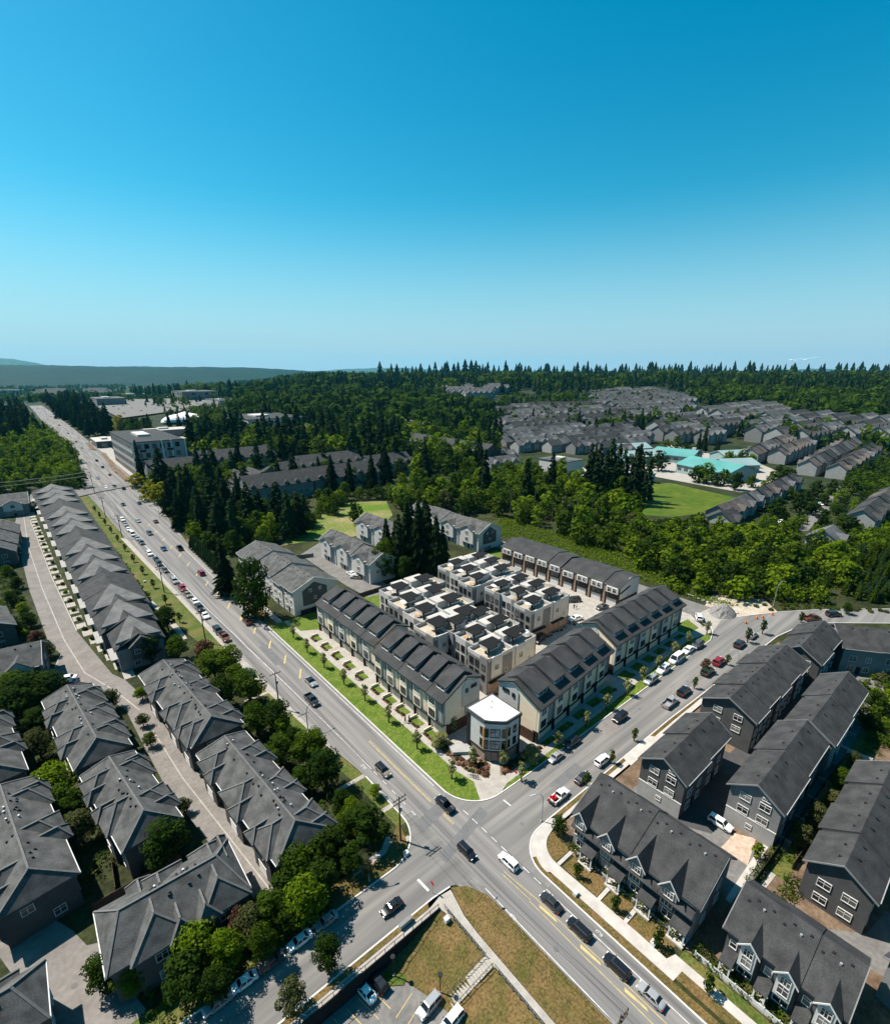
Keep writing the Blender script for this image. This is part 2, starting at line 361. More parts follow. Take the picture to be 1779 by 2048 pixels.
sheet('back_lane', [(97, 4), (103, 14), (103.5, 90), (100, 120), (108, 122), (112.5, 90), (113, 8), (112, 3)], 'asphalt', 0.012)
sheet('gravel_pad', [(112, 3), (113, 14), (124, 16), (134, 4), (126, -3), (118, 1)], 'sand', 0.006)
# patches and paint
for i, pts in enumerate(([(-10.6, 7.7), (-3.3, 9.0), (-3.3, 6.6), (-10.6, 5.4)], [(-11.0, 0.6), (0.6, 3.2), (0.6, 1.3), (-11.0, -1.3)])):
    sheet('asphalt_patch', pts, 'asphalt_patch', 0.040)
def line_y(name, x0, y0, x1, y1, w, m, z=0.046):
    d = Vector((x1 - x0, y1 - y0)); n = Vector((-d.y, d.x)).normalized() * w / 2
    return [(x0 + n.x, y0 + n.y), (x1 + n.x, y1 + n.y), (x1 - n.x, y1 - n.y), (x0 - n.x, y0 - n.y)]
def marks(name, polys, m, z=0.046):
    mb = MB()
    for p in polys: mb.face([(x, y, z + (gz(x, y) if abs(y) > 250 else 0)) for x, y in p])
    o = mb.build(name, m); o['kind'] = 'structure'; return o
marks('yellow_centre_line', [line_y('', lerp_list(YC, y0) + k, y0, lerp_list(YC, y1) + k, y1, 0.12, 0) and line_y('', lerp_list(YC, y0) + k, y0, lerp_list(YC, y1) + k, y1, 0.12, 0) for y0, y1 in ((9.5, 30), (3.4, 6.2)) for k in (-0.13, 0.13)]
      + [line_y('', -5.05 + k, y0, -5.05 + k, y0 + 10, 0.1, 0) for y0 in (-34, -44, -54, -64) for k in (-0.62, 0.62)] + [line_y('', -5.1 + k, -13.5, -5.1 + k * 1.2, -24, 0.1, 0) for k in (-0.5, 0.5)] + [line_y('', -5.4 + k, -8, -5.1 + k * 1.5, -13.5, 0.1, 0) for k in (-0.2, 0.3)], 'paint_yellow')
marks('yellow_hatching', [[(-5.25, y), (-4.85, y + 0.3), (-4.75, y - 2.6), (-5.0, y - 3.0)] for y in (-15, -22, -28.5, -35, -41.5, -48)]
      + [line_y('', lerp_list(YC, y) - 1.0, y - 1.6, lerp_list(YC, y) + 1.0, y + 2.2, 0.42, 0) for y in (62, 71, 81, 92, 103, 114, 126, 138, 150, 163, 176, 190, 204, 219, 234)], 'paint_yellow')
marks('white_edge_line', [line_y('', -9.15, -8 - 4 * 0, -8.75, -75, 0.12, 0)] + [line_y('', -2.45, -16, -2.35, -75, 0.12, 0)]
      + [line_y('', -9.2, 23, -9.5, 36, 0.13, 0), line_y('', -9.5, 36, -10.2, 60, 0.13, 0), line_y('', -10.2, 60, -12.6, 125, 0.15, 0), line_y('', -12.6, 125, -15, 240, 0.2, 0)]
      + [line_y('', -2.7, 12, -2.9, 90, 0.12, 0), line_y('', -2.9, 90, -2.2, 190, 0.16, 0)]
      + [line_y('', -9.2, y, -9.2, y + 1.2, 0.12, 0) for y in (9, 12, 15, 18, 21)]
      + [line_y('', -2.2 - 0.02 * k, 4.5 - 2.3 * k, -2.2 - 0.02 * k, 3.2 - 2.3 * k, 0.13, 0) for k in range(9)], 'paint_white')
marks('stop_line', [line_y('', at(835, 1759).x, at(835, 1759).y, at(857, 1782).x, at(857, 1782).y, 0.38, 0), line_y('', at(1006, 1600).x, at(1006, 1600).y, at(1021, 1612).x, at(1021, 1612).y, 0.26, 0)], 'paint_white')
def bike(x, y, s=1.0):
    out = []
    for cx in (-0.45, 0.45):
        for k in range(8):
            a, b = 2 * math.pi * k / 8, 2 * math.pi * (k + 1) / 8
            out.append([(x + math.cos(a) * .30 * s, y + (cx + math.sin(a) * .33) * s), (x + math.cos(b) * .30 * s, y + (cx + math.sin(b) * .33) * s), (x + math.cos(b) * .22 * s, y + (cx + math.sin(b) * .25) * s), (x + math.cos(a) * .22 * s, y + (cx + math.sin(a) * .25) * s)])
    out.append(line_y('', x, y - .45, x + .25, y + .1, .08, 0)); out.append(line_y('', x + .25, y + .1, x, y + .45, .08, 0))
    return out
marks('bicycle_symbol', bike(-10.1, 24.5) + bike(-1.75, -22.5, .7) + bike(-9.1, -13.5, .7), 'paint_white', 0.048)
rr = random.Random(12); mb = MB()
for i in range(60):     # sealed cracks
    if i % 2: x, y, dx, dy = rr.uniform(-10.5, -2.5), rr.uniform(-50, 130), rr.uniform(-.3, .3), rr.uniform(2, 6)
    else: x, y, dx, dy = rr.uniform(8, 85), rr.uniform(-5.5, 2), rr.uniform(2, 6), rr.uniform(-.4, .4)
    p = [(x + dx * k / 5 + rr.uniform(-.12, .12), y + dy * k / 5 + rr.uniform(-.12, .12)) for k in range(6)]
    for a, b in zip(p, p[1:]): mb.face([(u, v, .0425) for u, v in line_y('', *a, *b, .06, 0)])
o = mb.build('sealed_crack', 'asphalt_patch'); o['kind'] = 'structure'
for x, y in ((-7.4, 10), (-4.2, -21), (-7.8, -20), (-3.6, 33), (14, -2), (30, -3.5), (47, -.6), (66, -2.5), (-20, -1), (-32, .5), (-7.9, 52), (3.5, -4), (-52, 110), (-44, 88), (-38.5, 35), (-57, 16)):
    mb = MB(); mb.face([(x + .36 * math.cos(.3927 * k), y + .36 * math.sin(.3927 * k), .044) for k in range(16)]); o = mb.build('manhole_cover', 'asphalt_patch'); o['kind'] = 'structure'
sheet('asphalt_patch', [(33, 2), (40, 2.2), (40.5, -1), (34, -1.4)], 'asphalt_lane', 0.039); sheet('asphalt_patch', [(14, -1.5), (22, -1.2), (22, -3.0), (14.5, -3.2)], 'asphalt_patch', 0.039); sheet('asphalt_patch', [(-8.8, 70), (-6.6, 70), (-6.4, 82), (-8.6, 82)], 'asphalt_patch', 0.039)
# kerbs
def kerb(name, pts, w=0.22, h=0.13, m='kerb'):
    mb = MB()
    for a, b in zip(pts, pts[1:]): mb.bar((a[0], a[1], h / 2 + 0.012), (b[0], b[1], h / 2 + 0.012), w, h)
    o = mb.build(name, m); o['kind'] = 'structure'; return o
kerb('kerb', [(-2.0, 92), (-2.0, 40)] + arc(5.4, 10.3, 7.42, 180, 270) + [(12, 2.75), (40, 2.7), (91, 2.8), (96, 4.2), (101, 7.2)])
kerb('kerb', [(-1.0, -75)] + arc(5, -12.3, 5.95, 180, 90) + [(8, -6.3), (21, -6.5), (48, -6.7), (84, -7.9), (108, -8.7), (121, -11.0), (129, -15.5), (144, -28.6)])
kerb('kerb', [(-75, 3.2)] + arc(-18.1, 10.2, 7.0, 270, 360) + [(-11.1, 22)])
kerb('kerb', [(-75, -4.2), (-16, -4.2), (-13, -4.5)])
kerb('kerb', [(111, 4.4), (118, 0.8), (126, -3.4), (138, -11.3), (156, -25.8)])
# --- new development: verge, pavement, ground of the site
slab('grass_verge', [(-1.88, 92)] + arc(5.4, 10.3, 7.3, 180, 238) + [(3.6, 8.0), (2.85, 12), (2.85, 92)], 'lawn', 0, 0.10)
slab('pavement', [(2.85, 92), (2.85, 12), (3.6, 8.0)] + arc(5.4, 10.3, 7.3, 238, 274, 6) + [(8.2, 3.75), (25, 4.0), (41, 4.5), (58, 5.3), (70, 6.2), (86, 6.7), (95.8, 4.6), (99, 6.2), (101, 7.4), (96, 8.0), (86, 8.4), (70, 7.9), (58, 7.0), (41, 6.1), (25, 5.4), (10, 5.2), (6.4, 6.6), (4.3, 11), (4.2, 92)], 'concrete', 0, 0.09)
slab('grass_verge', [(6.4, 3.0), (12, 2.88), (40, 2.83), (91, 2.93), (95.5, 4.4), (86, 6.65), (70, 6.15), (58, 5.25), (41, 4.45), (25, 3.95), (8.3, 3.72)], 'lawn', 0, 0.10)
slab('entrance_path', [(6.3, 6.6), (8.0, 5.3), (10.4, 8.0), (9.2, 9.0)], 'concrete', 0, 0.085)
slab('planting_bed', [(4.25, 20.0), (4.35, 11), (6.35, 6.75), (9.1, 9.1), (8.4, 14), (6.5, 20)], 'soil', 0, 0.07)
slab('planting_bed', [(8.2, 5.3), (20, 5.35), (20, 6.3), (15.6, 7.4), (11.4, 7.2), (10.5, 7.9)], 'soil', 0, 0.07)
sheet('site_ground', [(4.0, 92), (4.0, 10), (6, 6.2), (10, 5.1), (60, 6.6), (98, 8.0), (103, 14), (103, 90)], 'concrete', 0.008)
slab('lawn', [(9, 80.5), (21, 80.5), (26, 92), (3, 92), (3, 84)], 'lawn', 0, 0.04)
slab('lawn', [(22, 77), (34, 77), (48, 79), (48, 92), (26, 92)], 'lawn', 0, 0.045)
slab('lawn', [(72, 80), (100, 86), (100, 96), (60, 92)], 'lawn', 0, 0.04)
slab('lawn', [(89.5, 8.6), (96, 8.3), (99, 13), (89.5, 14)], 'lawn', 0, 0.04)
# --- pavements and verges of the other corners
slab('grass_verge', [(0.2, -12.6), (0.3, -31), (0.7, -75), (-0.88, -75)] + arc(5, -12.3, 5.84, 180, 148, 6) + arc(5, -12.3, 5.2, 148, 180, 6), 'dry_grass', 0, 0.10)
slab('pavement', [(2.1, -14), (2.3, -26), (2.2, -30), (3.6, -30.5), (3.6, -75), (2.3, -75), (2.3, -32), (0.4, -31.8), (0.25, -13.6)] + arc(5, -12.3, 5.2, 178, 148, 6) + arc(5, -12.3, 5.84, 148, 90, 8) + [(8, -6.35), (9.5, -8.0), (49, -8.6), (95, -9.6), (95, -8.4), (49, -7.55), (22, -7.3), (10.4, -7.3)] + arc(6.2, -12.3, 4.1, 80, 180, 10), 'concrete_white', 0, 0.10)
slab('grass_verge', [(8.3, -6.25), (21, -6.62), (48, -6.85), (84, -8.0), (107, -8.8), (95, -8.35), (49, -7.5), (22, -7.25), (10.5, -7.25)], 'dry_grass', 0, 0.11)
slab('driveway_apron', [(30.4, -6.6), (40.5, -6.7), (41.5, -8.7), (29.6, -8.7)], 'concrete_white', 0, 0.115)
for i, (a, b) in enumerate((((-10.9), (-12.6)), ((-13.2), (-19.4)), ((-20.2), (-23.6)), ((-24.4), (-30.0)))):
    slab('front_lawn', [(2.3, a), (5.3, a - 0.2), (5.2, b), (2.35, b)] if i else arc(6.2, -12.3, 4.0, 85, 178, 8) + [(5.6, -12.2)], 'dry_grass', 0, 0.06)
for y in (-12.6, -19.8, -24.0): slab('garden_path', rect(2.2, 5.6, y - 0.28, y + 0.28), 'concrete_white', 0, 0.09)
slab('front_lawn', [(2.4, -31.9), (0.9, -31.9), (0.75, -75), (2.3, -75)], 'dry_grass', 0, 0.09)
slab('front_lawn', [(3.65, -31), (5.0, -31), (5.0, -75), (3.65, -75)], 'rough_grass', 0, 0.07)
sheet('estate_ground', [(5.4, -8), (105, -10), (103, -30), (70, -60), (5.2, -75), (5.2, -10)], 'soil', 0.006)
sheet('estate_lane', rect(17.6, 28.5, -33, -12), 'asphalt', 0.013)
sheet('estate_lane', [(22, -18), (86, -22), (86, -26), (26, -25.5)], 'asphalt_new', 0.020)
sheet('estate_lane', [(38.5, -8.6), (47, -8.8), (48.5, -25.5), (43.5, -25.5)], 'asphalt_new', 0.026)
sheet('estate_lane', [(88, -22), (110, -26), (112, -36), (84, -34)], 'asphalt', 0.022)
slab('paved_court', [(24.6, -27.6), (29.0, -27.9), (30.6, -30.6), (24.4, -31.6)], 'paving', 0, 0.045)
slab('estate_path', [(16.2, -31.6), (31, -31.6), (31, -32.5), (16.2, -32.4)], 'concrete_white', 0, 0.07)
slab('estate_path', [(17.6, -33.5), (26, -34.2), (26, -35.0), (17.6, -34.5)], 'concrete', 0, 0.06)
sheet('back_gardens', [(26, -33.0), (84, -35.6), (84, -38.6), (26, -36.4)], 'rough_grass', 0.012)
sheet('estate_lane', [(15, -38), (20, -43), (22, -52), (14, -60), (28, -60), (32, -47), (26, -46), (17, -36.2), (15.6, -36.5)], 'asphalt', 0.016)
# --- corner with the sunken car park
slab('dry_bank', [(-13.0, -4.7), (-11, -6.0), (-9.6, -9), (-9.45, -12), (-9.35, -75), (-14.35, -75), (-14.35, -12), (-14.1, -9), (-13.6, -7)], 'dry_grass', 0, 0.09)
slab('footpath', [(-13.2, -4.9), (-13.7, -7), (-14.2, -9), (-14.4, -12), (-14.4, -75), (-15.6, -75), (-15.6, -8.5), (-16.2, -6.0), (-60, -6.0), (-60, -5.0), (-17, -5.0), (-15, -4.6)], 'concrete', 0, 0.06)
slab('grass_verge', [(-60, -5.0), (-60, -4.3), (-17, -4.3), (-17.4, -5.0)], 'dry_grass', 0, 0.11)
mb = MB()
A = [(-16.1, -6.1, 0.02), (-15.6, -8.5, 0.02), (-15.6, -12, 0.02), (-15.6, -17, 0.02), (-15.6, -75, 0.02)]
B = [(-26, -6.1, -2.5), (-25, -7.6, -2.5), (-23.4, -11.8, -2.5), (-21.8, -17, -2.5), (-21.8, -75, -2.5)]
for i in range(4):
    for k in range(8):
        for q in range(4):
            def P(u, w):
                a = Vector(A[i]).lerp(Vector(A[i + 1]), u); b = Vector(B[i]).lerp(Vector(B[i + 1]), u); p = a.lerp(b, w)
                p.z += 0.12 * math.sin(p.x * 2.1 + p.y) * (4 * w * (1 - w)); return p
            mb.face([P(q / 4, k / 8), P(q / 4, (k + 1) / 8), P((q + 1) / 4, (k + 1) / 8), P((q + 1) / 4, k / 8)])
o = mb.build('grass_slope', 'dry_grass'); o['kind'] = 'structure'
sheet('car_park', [(-26, -6.1), (-25, -7.6), (-23.4, -11.8), (-21.8, -17), (-21.8, -75), (-62, -75), (-62, -6.1)], 'asphalt', -2.47)
slab('island', [(-26.0, -6.3), (-23.9, -8.6), (-24.9, -9.2), (-27.6, -7.2)], 'rough_grass', -2.47, -2.36)
marks('bay_line', [line_y('', x, -6.6, x + .8, -10.2, 0.1, 0) for x in (-28.4, -30.1, -31.8, -33.5, -35.2, -36.9)] + [line_y('', -24.6 - .1 * k, -10.6 - 1.7 * k, -27.6 - .1 * k, -11.4 - 1.7 * k, 0.1, 0) for k in range(6)], 'paint_yellow', -2.455)
o = MB().px([(-6.1, -2.6), (-6.1, 0.35), (-5.98, 0.35), (-5.98, -2.6)], -60, -16.2).build('retaining_wall', 'wall_black')
tag(o, 'dark retaining wall stepping down between street pavement and sunken car park', 'wall')
# --- left estate lanes
lane = [(-54.5, 340), (-57.6, 267), (-55.5, 172), (-53, 121), (-50.9, 113), (-52.8, 106), (-56, 102), (-56, 96), (-50, 96), (-47, 92), (-45, 84), (-42, 74), (-41.4, 60), (-40.6, 44), (-37.0, 19.3), (-35.2, 9), (-31.2, 9), (-31.4, 13), (-34.9, 42.7), (-36.4, 60), (-37.5, 75), (-40, 88), (-42, 93), (-46.3, 126), (-48.7, 184), (-51, 284), (-49.5, 340)]
sheet('estate_lane', lane, 'asphalt_lane', 0.014)
sheet('estate_lane', [(-75, 60), (-66, 48), (-60.4, 32), (-56.4, 24), (-51.3, 9.5), (-49.4, 3.2), (-59, 3.2), (-60, 14), (-66, 32), (-76, 50)], 'asphalt_lane', 0.015)
sheet('estate_lane', [(-58, 22), (-54, 20), (-53, 24.5), (-49, 25), (-49, 21.4), (-53.4, 17.6), (-53.6, 12), (-56, 14)], 'asphalt_lane', 0.021)
marks('lane_gutter', [line_y('', *a, *b, .28, 0) for a, b in zip([(-53.2, 300), (-53.6, 230), (-52.0, 172), (-49.6, 122), (-47.2, 98), (-42.6, 84)], [(-53.6, 230), (-52.0, 172), (-49.6, 122), (-47.2, 98), (-42.6, 84), (-39.6, 72)])] + [line_y('', *a, *b, .22, 0) for a, b in zip([(-39.4, 70), (-37.6, 44), (-34.0, 16)], [(-37.6, 44), (-34.0, 16), (-33.2, 9.5)])], 'concrete', 0.027)
kerb('kerb', [(-50.9, 113), (-52.8, 106)], 0.15, 0.06); kerb('kerb', [(-46.2, 126), (-48.6, 184), (-50.9, 284)], 0.2, 0.05, 'concrete_white')
for y in frange(16, 70, 6.2): slab('parking_apron', [(lerp_list([(9, -31.8), (43, -34.9), (75, -37.6)], y) + .2, y), (lerp_list([(9, -31.8), (43, -34.9), (75, -37.6)], y) + 1.6, y), (lerp_list([(9, -31.8), (43, -34.9), (75, -37.6)], y + 4) + 1.6, y + 4), (lerp_list([(9, -31.8), (43, -34.9), (75, -37.6)], y + 4) + .2, y + 4)], 'sand', 0, 0.03)
for y in frange(88, 300, 6.5):
    xx = lerp_list([(88, -40), (126, -46.0), (184, -48.4), (284, -50.7)], y)
    slab('parking_apron', rect(xx, xx + 2.4, y, y + 3.9), 'concrete', 0, 0.03)
# wide grass verge and footpath on the far side of the long road
VL = [(9, -13.0), (22, -13.4), (36, -15.2), (75, -18), (110, -22.5), (150, -25.6), (240, -31), (330, -33)]
strip_y('grass_verge', VL, [(y, x - .15) for y, x in XL if y >= 9], frange(9, 30, 3) + frange(34, 330, 8), 'rough_grass', 0.010)
strip_y('footpath', [(y, x - 1.6) for y, x in VL if y >= 100], [(y, x) for y, x in VL if y >= 100], frange(100, 300, 10), 'concrete', 0.05)
strip_y('gravel_shoulder', [(30, -12.6), (75, -16.0), (104, -16.6), (150, -18.2), (219, -20.6)], [(30, -12.2), (75, -13.8), (104, -15.0), (150, -16.5), (219, -18.6)], frange(30, 219, 7), 'concrete', 0.016)
for y in (6.2, 13.4, 22.5, 33, 41, 50, 60): sheet('garden_path', rect(lerp_list(VL, y) - 3.5, lerp_list(XL, y) - .1, y - .45, y + .45), 'concrete', 0.03)
slab('grass_verge', [(-30, 3.4), (-18, 3.3), (-15.3, 4.1), (-13.4, 5.7), (-12.3, 9.2), (-13.2, 9.2), (-15.4, 7.4), (-30, 6.6)], 'dry_grass', 0, 0.05)
slab('pavement', [(-23, 6.0), (-17.2, 6.2), (-15.0, 7.6), (-15.4, 8.8), (-17.4, 7.2), (-23, 7.0)], 'concrete', 0, 0.055)
slab('grass_verge', [(-75, 3.4), (-30, 3.4), (-30, 6.6), (-52, 7.0), (-75, 7)], 'rough_grass', 0, 0.05)
strip_y('pavement', [(12, 0.9), (92, 0.9), (150, 1.2), (198, 3)], [(12, 1.0), (92, 2.6), (150, 3.2), (198, 5)], frange(92, 198, 10), 'concrete', 0.03)
strip_y('grass_verge', [(92, -1.9), (150, -0.2), (198, 1.7)], [(92, 0.9), (150, 1.2), (198, 3)], frange(92, 198, 10), 'dry_grass', 0.03)
# --- cleared land, school field, car parks and far roads
def psheet(name, pix, m, dz=0.05, n=1):
    """a sheet laid on the terrain through ground points"""
    P = [at(*p) for p in pix]; mb = MB(); c = sum(P, Vector()) / len(P)
    for a, b in zip(P, P[1:] + P[:1]):
        for i in range(4):
            for j in range(4):
                q = []
                for u, w in ((i, j), (i + 1, j), (i + 1, j + 1), (i, j + 1)):
                    p = a.lerp(b, w / 4).lerp(c, u / 4); q.append((p.x, p.y, gz(p.x, p.y) + dz))
                mb.face(q if i < 3 else [q[0], q[1], q[3]])
    o = mb.build(name, m); fixn(o.data); o['kind'] = 'structure'; return o
psheet('meadow', [(560, 1092), (600, 1050), (660, 1020), (700, 1005), (772, 1002), (785, 1030), (758, 1062), (700, 1075), (620, 1082)], 'meadow', 0.06)
psheet('housing_court', [(690, 1170), (600, 1110), (660, 1072), (700, 1100), (760, 1160), (790, 1180), (735, 1195)], 'asphalt', 0.05)
psheet('sports_field', [(1266, 1002), (1290, 968), (1340, 966), (1472, 996), (1404, 1028), (1340, 1034), (1270, 1030)], 'field', 0.08)
psheet('sports_field', [(1130, 975), (1150, 945), (1290, 960), (1272, 1010), (1190, 1000)], 'field', 0.07)
psheet('school_yard', [(1225, 930), (1260, 905), (1340, 890), (1500, 920), (1560, 945), (1540, 975), (1480, 985), (1300, 952), (1240, 945)], 'concrete', 0.12)
psheet('residential_street', [(1560, 1065), (1600, 1035), (1700, 955), (1740, 930), (1790, 905), (1790, 925), (1720, 965), (1660, 1010), (1615, 1062)], 'asphalt', 0.1)
psheet('retail_car_park', [(195, 815), (250, 795), (420, 792), (470, 800), (430, 818), (330, 826), (240, 838)], 'asphalt', 1.3)
psheet('crossing_road', [(60, 1006), (62, 990), (190, 975), (290, 962), (300, 966), (200, 985), (120, 1003)], 'asphalt', 0.5)
psheet('plaza', [(180, 884), (205, 880), (300, 965), (275, 965)], 'concrete', 0.7)
for q in (((200, 905), (212, 908), (246, 952), (230, 946)), ((228, 940), (240, 940), (262, 962), (250, 964)), ((172, 888), (180, 886), (194, 902), (182, 900))): psheet('planting_bed', q, 'soil', 0.95)
psheet('lot', [(300, 868), (560, 858), (560, 870), (310, 880)], 'sand', 0.6)
psheet('valley_field', [(480, 775), (540, 769), (620, 772), (600, 778)], 'field', 3.5)
psheet('open_lot', [(1130, 950), (1165, 935), (1180, 945), (1150, 962)], 'concrete', 0.2)
# --- hills
def hill(name, prof, dist, m, base, thick, seed):
    rr = random.Random(seed); rows = []; n = int((prof[-1][0] - prof[0][0]) / 9) + 1
    for i in range(n):
        px = prof[0][0] + (prof[-1][0] - prof[0][0]) * i / (n - 1); py = lerp_list(prof, px)
        d = ray(px, HOR); h = Vector((d.x, d.y)).normalized()
        e = ray(px, py); top = CAMH + e.z / math.hypot(e.x, e.y) * dist
        jag = rr.uniform(-1, 1) * dist * 0.0005
        row = []
        for k, (dd, fz) in enumerate(((-thick, 0), (-thick * .7, .28), (-thick * .4, .62), (-thick * .15, .9), (0, 1), (thick * .6, .7), (thick * 1.2, 0))):
            r = dist + dd + rr.uniform(-.015, .015) * thick
            z = base + (top - base) * fz + (jag if k == 4 else rr.uniform(-.012, .012) * (top - base) if 0 < k < 6 else 0)
            row.append((CAM.x + h.x * r, CAM.y + h.y * r, z))
        rows.append(row)
    mb = MB(); nk = len(rows[0]); mb.v = [p for r in rows for p in r]
    for i in range(n - 1):
        for k in range(nk - 1):
            mb.f.append((i * nk + k, (i + 1) * nk + k, (i + 1) * nk + k + 1, i * nk + k + 1)); mb.m.append(0)
    o = mb.build(name, m); fixn(o.data); o.data.shade_smooth(); o['kind'] = 'structure'; return o
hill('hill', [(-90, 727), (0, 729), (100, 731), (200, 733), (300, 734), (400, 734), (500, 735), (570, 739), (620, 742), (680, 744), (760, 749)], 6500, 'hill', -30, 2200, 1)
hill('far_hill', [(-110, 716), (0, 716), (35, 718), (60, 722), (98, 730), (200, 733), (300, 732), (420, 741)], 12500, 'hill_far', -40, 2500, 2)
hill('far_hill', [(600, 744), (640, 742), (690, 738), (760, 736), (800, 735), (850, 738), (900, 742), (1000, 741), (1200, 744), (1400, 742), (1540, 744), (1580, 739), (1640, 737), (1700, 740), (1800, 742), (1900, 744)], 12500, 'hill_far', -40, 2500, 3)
# ------------------------------------------------------------------ building helpers
WIN = {}
def win_mesh(w, h, nx, frame, glass):
    k = (w, h, nx, frame, glass)
    if k not in WIN:
        mb = MB(); t = 0.085
        mb.box(-w / 2 - t, w / 2 + t, -0.10, 0.03, h / 2, h / 2 + t); mb.box(-w / 2 - t, w / 2 + t, -0.13, 0.03, -h / 2 - t, -h / 2)
        mb.box(-w / 2 - t, -w / 2, -0.10, 0.03, -h / 2, h / 2); mb.box(w / 2, w / 2 + t, -0.10, 0.03, -h / 2, h / 2)
        for i in range(1, nx): mb.box(-w / 2 + w * i / nx - .035, -w / 2 + w * i / nx + .035, -0.08, 0.02, -h / 2, h / 2)
        mb.box(-w / 2, w / 2, -0.075, 0.02, h * .12, h * .12 + .05)
        mb.box(-w / 2, w / 2, -0.04, 0.02, -h / 2, h / 2, 1)
        WIN[k] = mb.mesh('window', [frame, glass])
    return WIN[k]
FACE = {'S': 0, 'E': math.pi / 2, 'N': math.pi, 'W': -math.pi / 2}
def win(parent, face, x, y, z, w, h, nx=2, frame='trim', glass='glass', name='window'):
    return link(name, win_mesh(w, h, nx, frame, glass), parent, (x, y, z), FACE[face])
DOORS = {}
def door(parent, face, x, y, w, h, m='wall_black', name='door', z=0.0):
    k = (w, h, m)
    if k not in DOORS:
        mb = MB(); mb.box(-w / 2, w / 2, -0.06, 0.03, 0, h)
        n = 4 if w > 2 else 2
        for i in range(n): mb.box(-w / 2 + .08, w / 2 - .08, -0.085, -0.055, h * i / n + .06, h * (i + 1) / n - .06)
        DOORS[k] = mb.mesh('door', [m])
    return link(name, DOORS[k], parent, (x, y, z), FACE[face])
vent_me = MB().box(-.14, .14, -.14, .14, 0, .30).mesh('roof_vent', ['dark_metal'])
vent_white = MB().tube([(0, 0, 0), (0, 0, .45)], .14, 8).mesh('roof_vent', ['steel'])
def vent(parent, x, y, z, white=False): return link('roof_vent', vent_white if white else vent_me, parent, (x, y, z - .05))
def gable(x0, x1, y0, y1, z0, zr, yr=None, z1=None, th=0.18):
    """roof of two slabs with its ridge along x"""
    yr = (y0 + y1) / 2 if yr is None else yr; z1 = z0 if z1 is None else z1
    return MB().px([(y0, z0), (yr, zr), (y1, z1), (y1, z1 - th), (yr, zr - th), (y0, z0 - th)], x0, x1)
def hip(mb, x0, x1, y0, y1, z0, zr, axis='y', in0=None, in1=None, th=0.22):
    """closed hip roof; axis is the ridge's direction, in0/in1 how far its ends are drawn in"""
    if axis == 'y':
        w = (x1 - x0) / 2; in0 = w if in0 is None else in0; in1 = w if in1 is None else in1; xm = (x0 + x1) / 2
        a, b = (xm, y0 + in0, zr), (xm, y1 - in1, zr)
        P = [(x0, y0, z0), (x1, y0, z0), (x1, y1, z0), (x0, y1, z0), a, b]
        Fc = [(0, 1, 4), (1, 2, 5, 4), (2, 3, 5), (3, 0, 4, 5)]
    else:
        w = (y1 - y0) / 2; in0 = w if in0 is None else in0; in1 = w if in1 is None else in1; ym = (y0 + y1) / 2
        a, b = (x0 + in0, ym, zr), (x1 - in1, ym, zr)
        P = [(x0, y0, z0), (x1, y0, z0), (x1, y1, z0), (x0, y1, z0), a, b]
        Fc = [(0, 1, 5, 4), (1, 2, 5), (2, 3, 4, 5), (3, 0, 4)]
    i = len(mb.v)
    mb.idx(P + [(p[0], p[1], z0 - th) for p in P[:4]], Fc + [(0, 6, 7, 1), (1, 7, 8, 2), (2, 8, 9, 3), (3, 9, 6, 0), (6, 9, 8, 7)])
    return P
def caps(mb, P, axis='y', skip=()):
    L = [(P[4], P[5])]
    if axis == 'y': L += [(P[0], P[4]), (P[1], P[4]), (P[2], P[5]), (P[3], P[5])]
    else: L += [(P[0], P[4]), (P[3], P[4]), (P[1], P[5]), (P[2], P[5])]
    for i, (a, b) in enumerate(L):
        if i in skip: continue
        a, b = Vector(a), Vector(b); mb.bar(a + Vector((0, 0, .03)), b + Vector((0, 0, .03)), .26, .10)

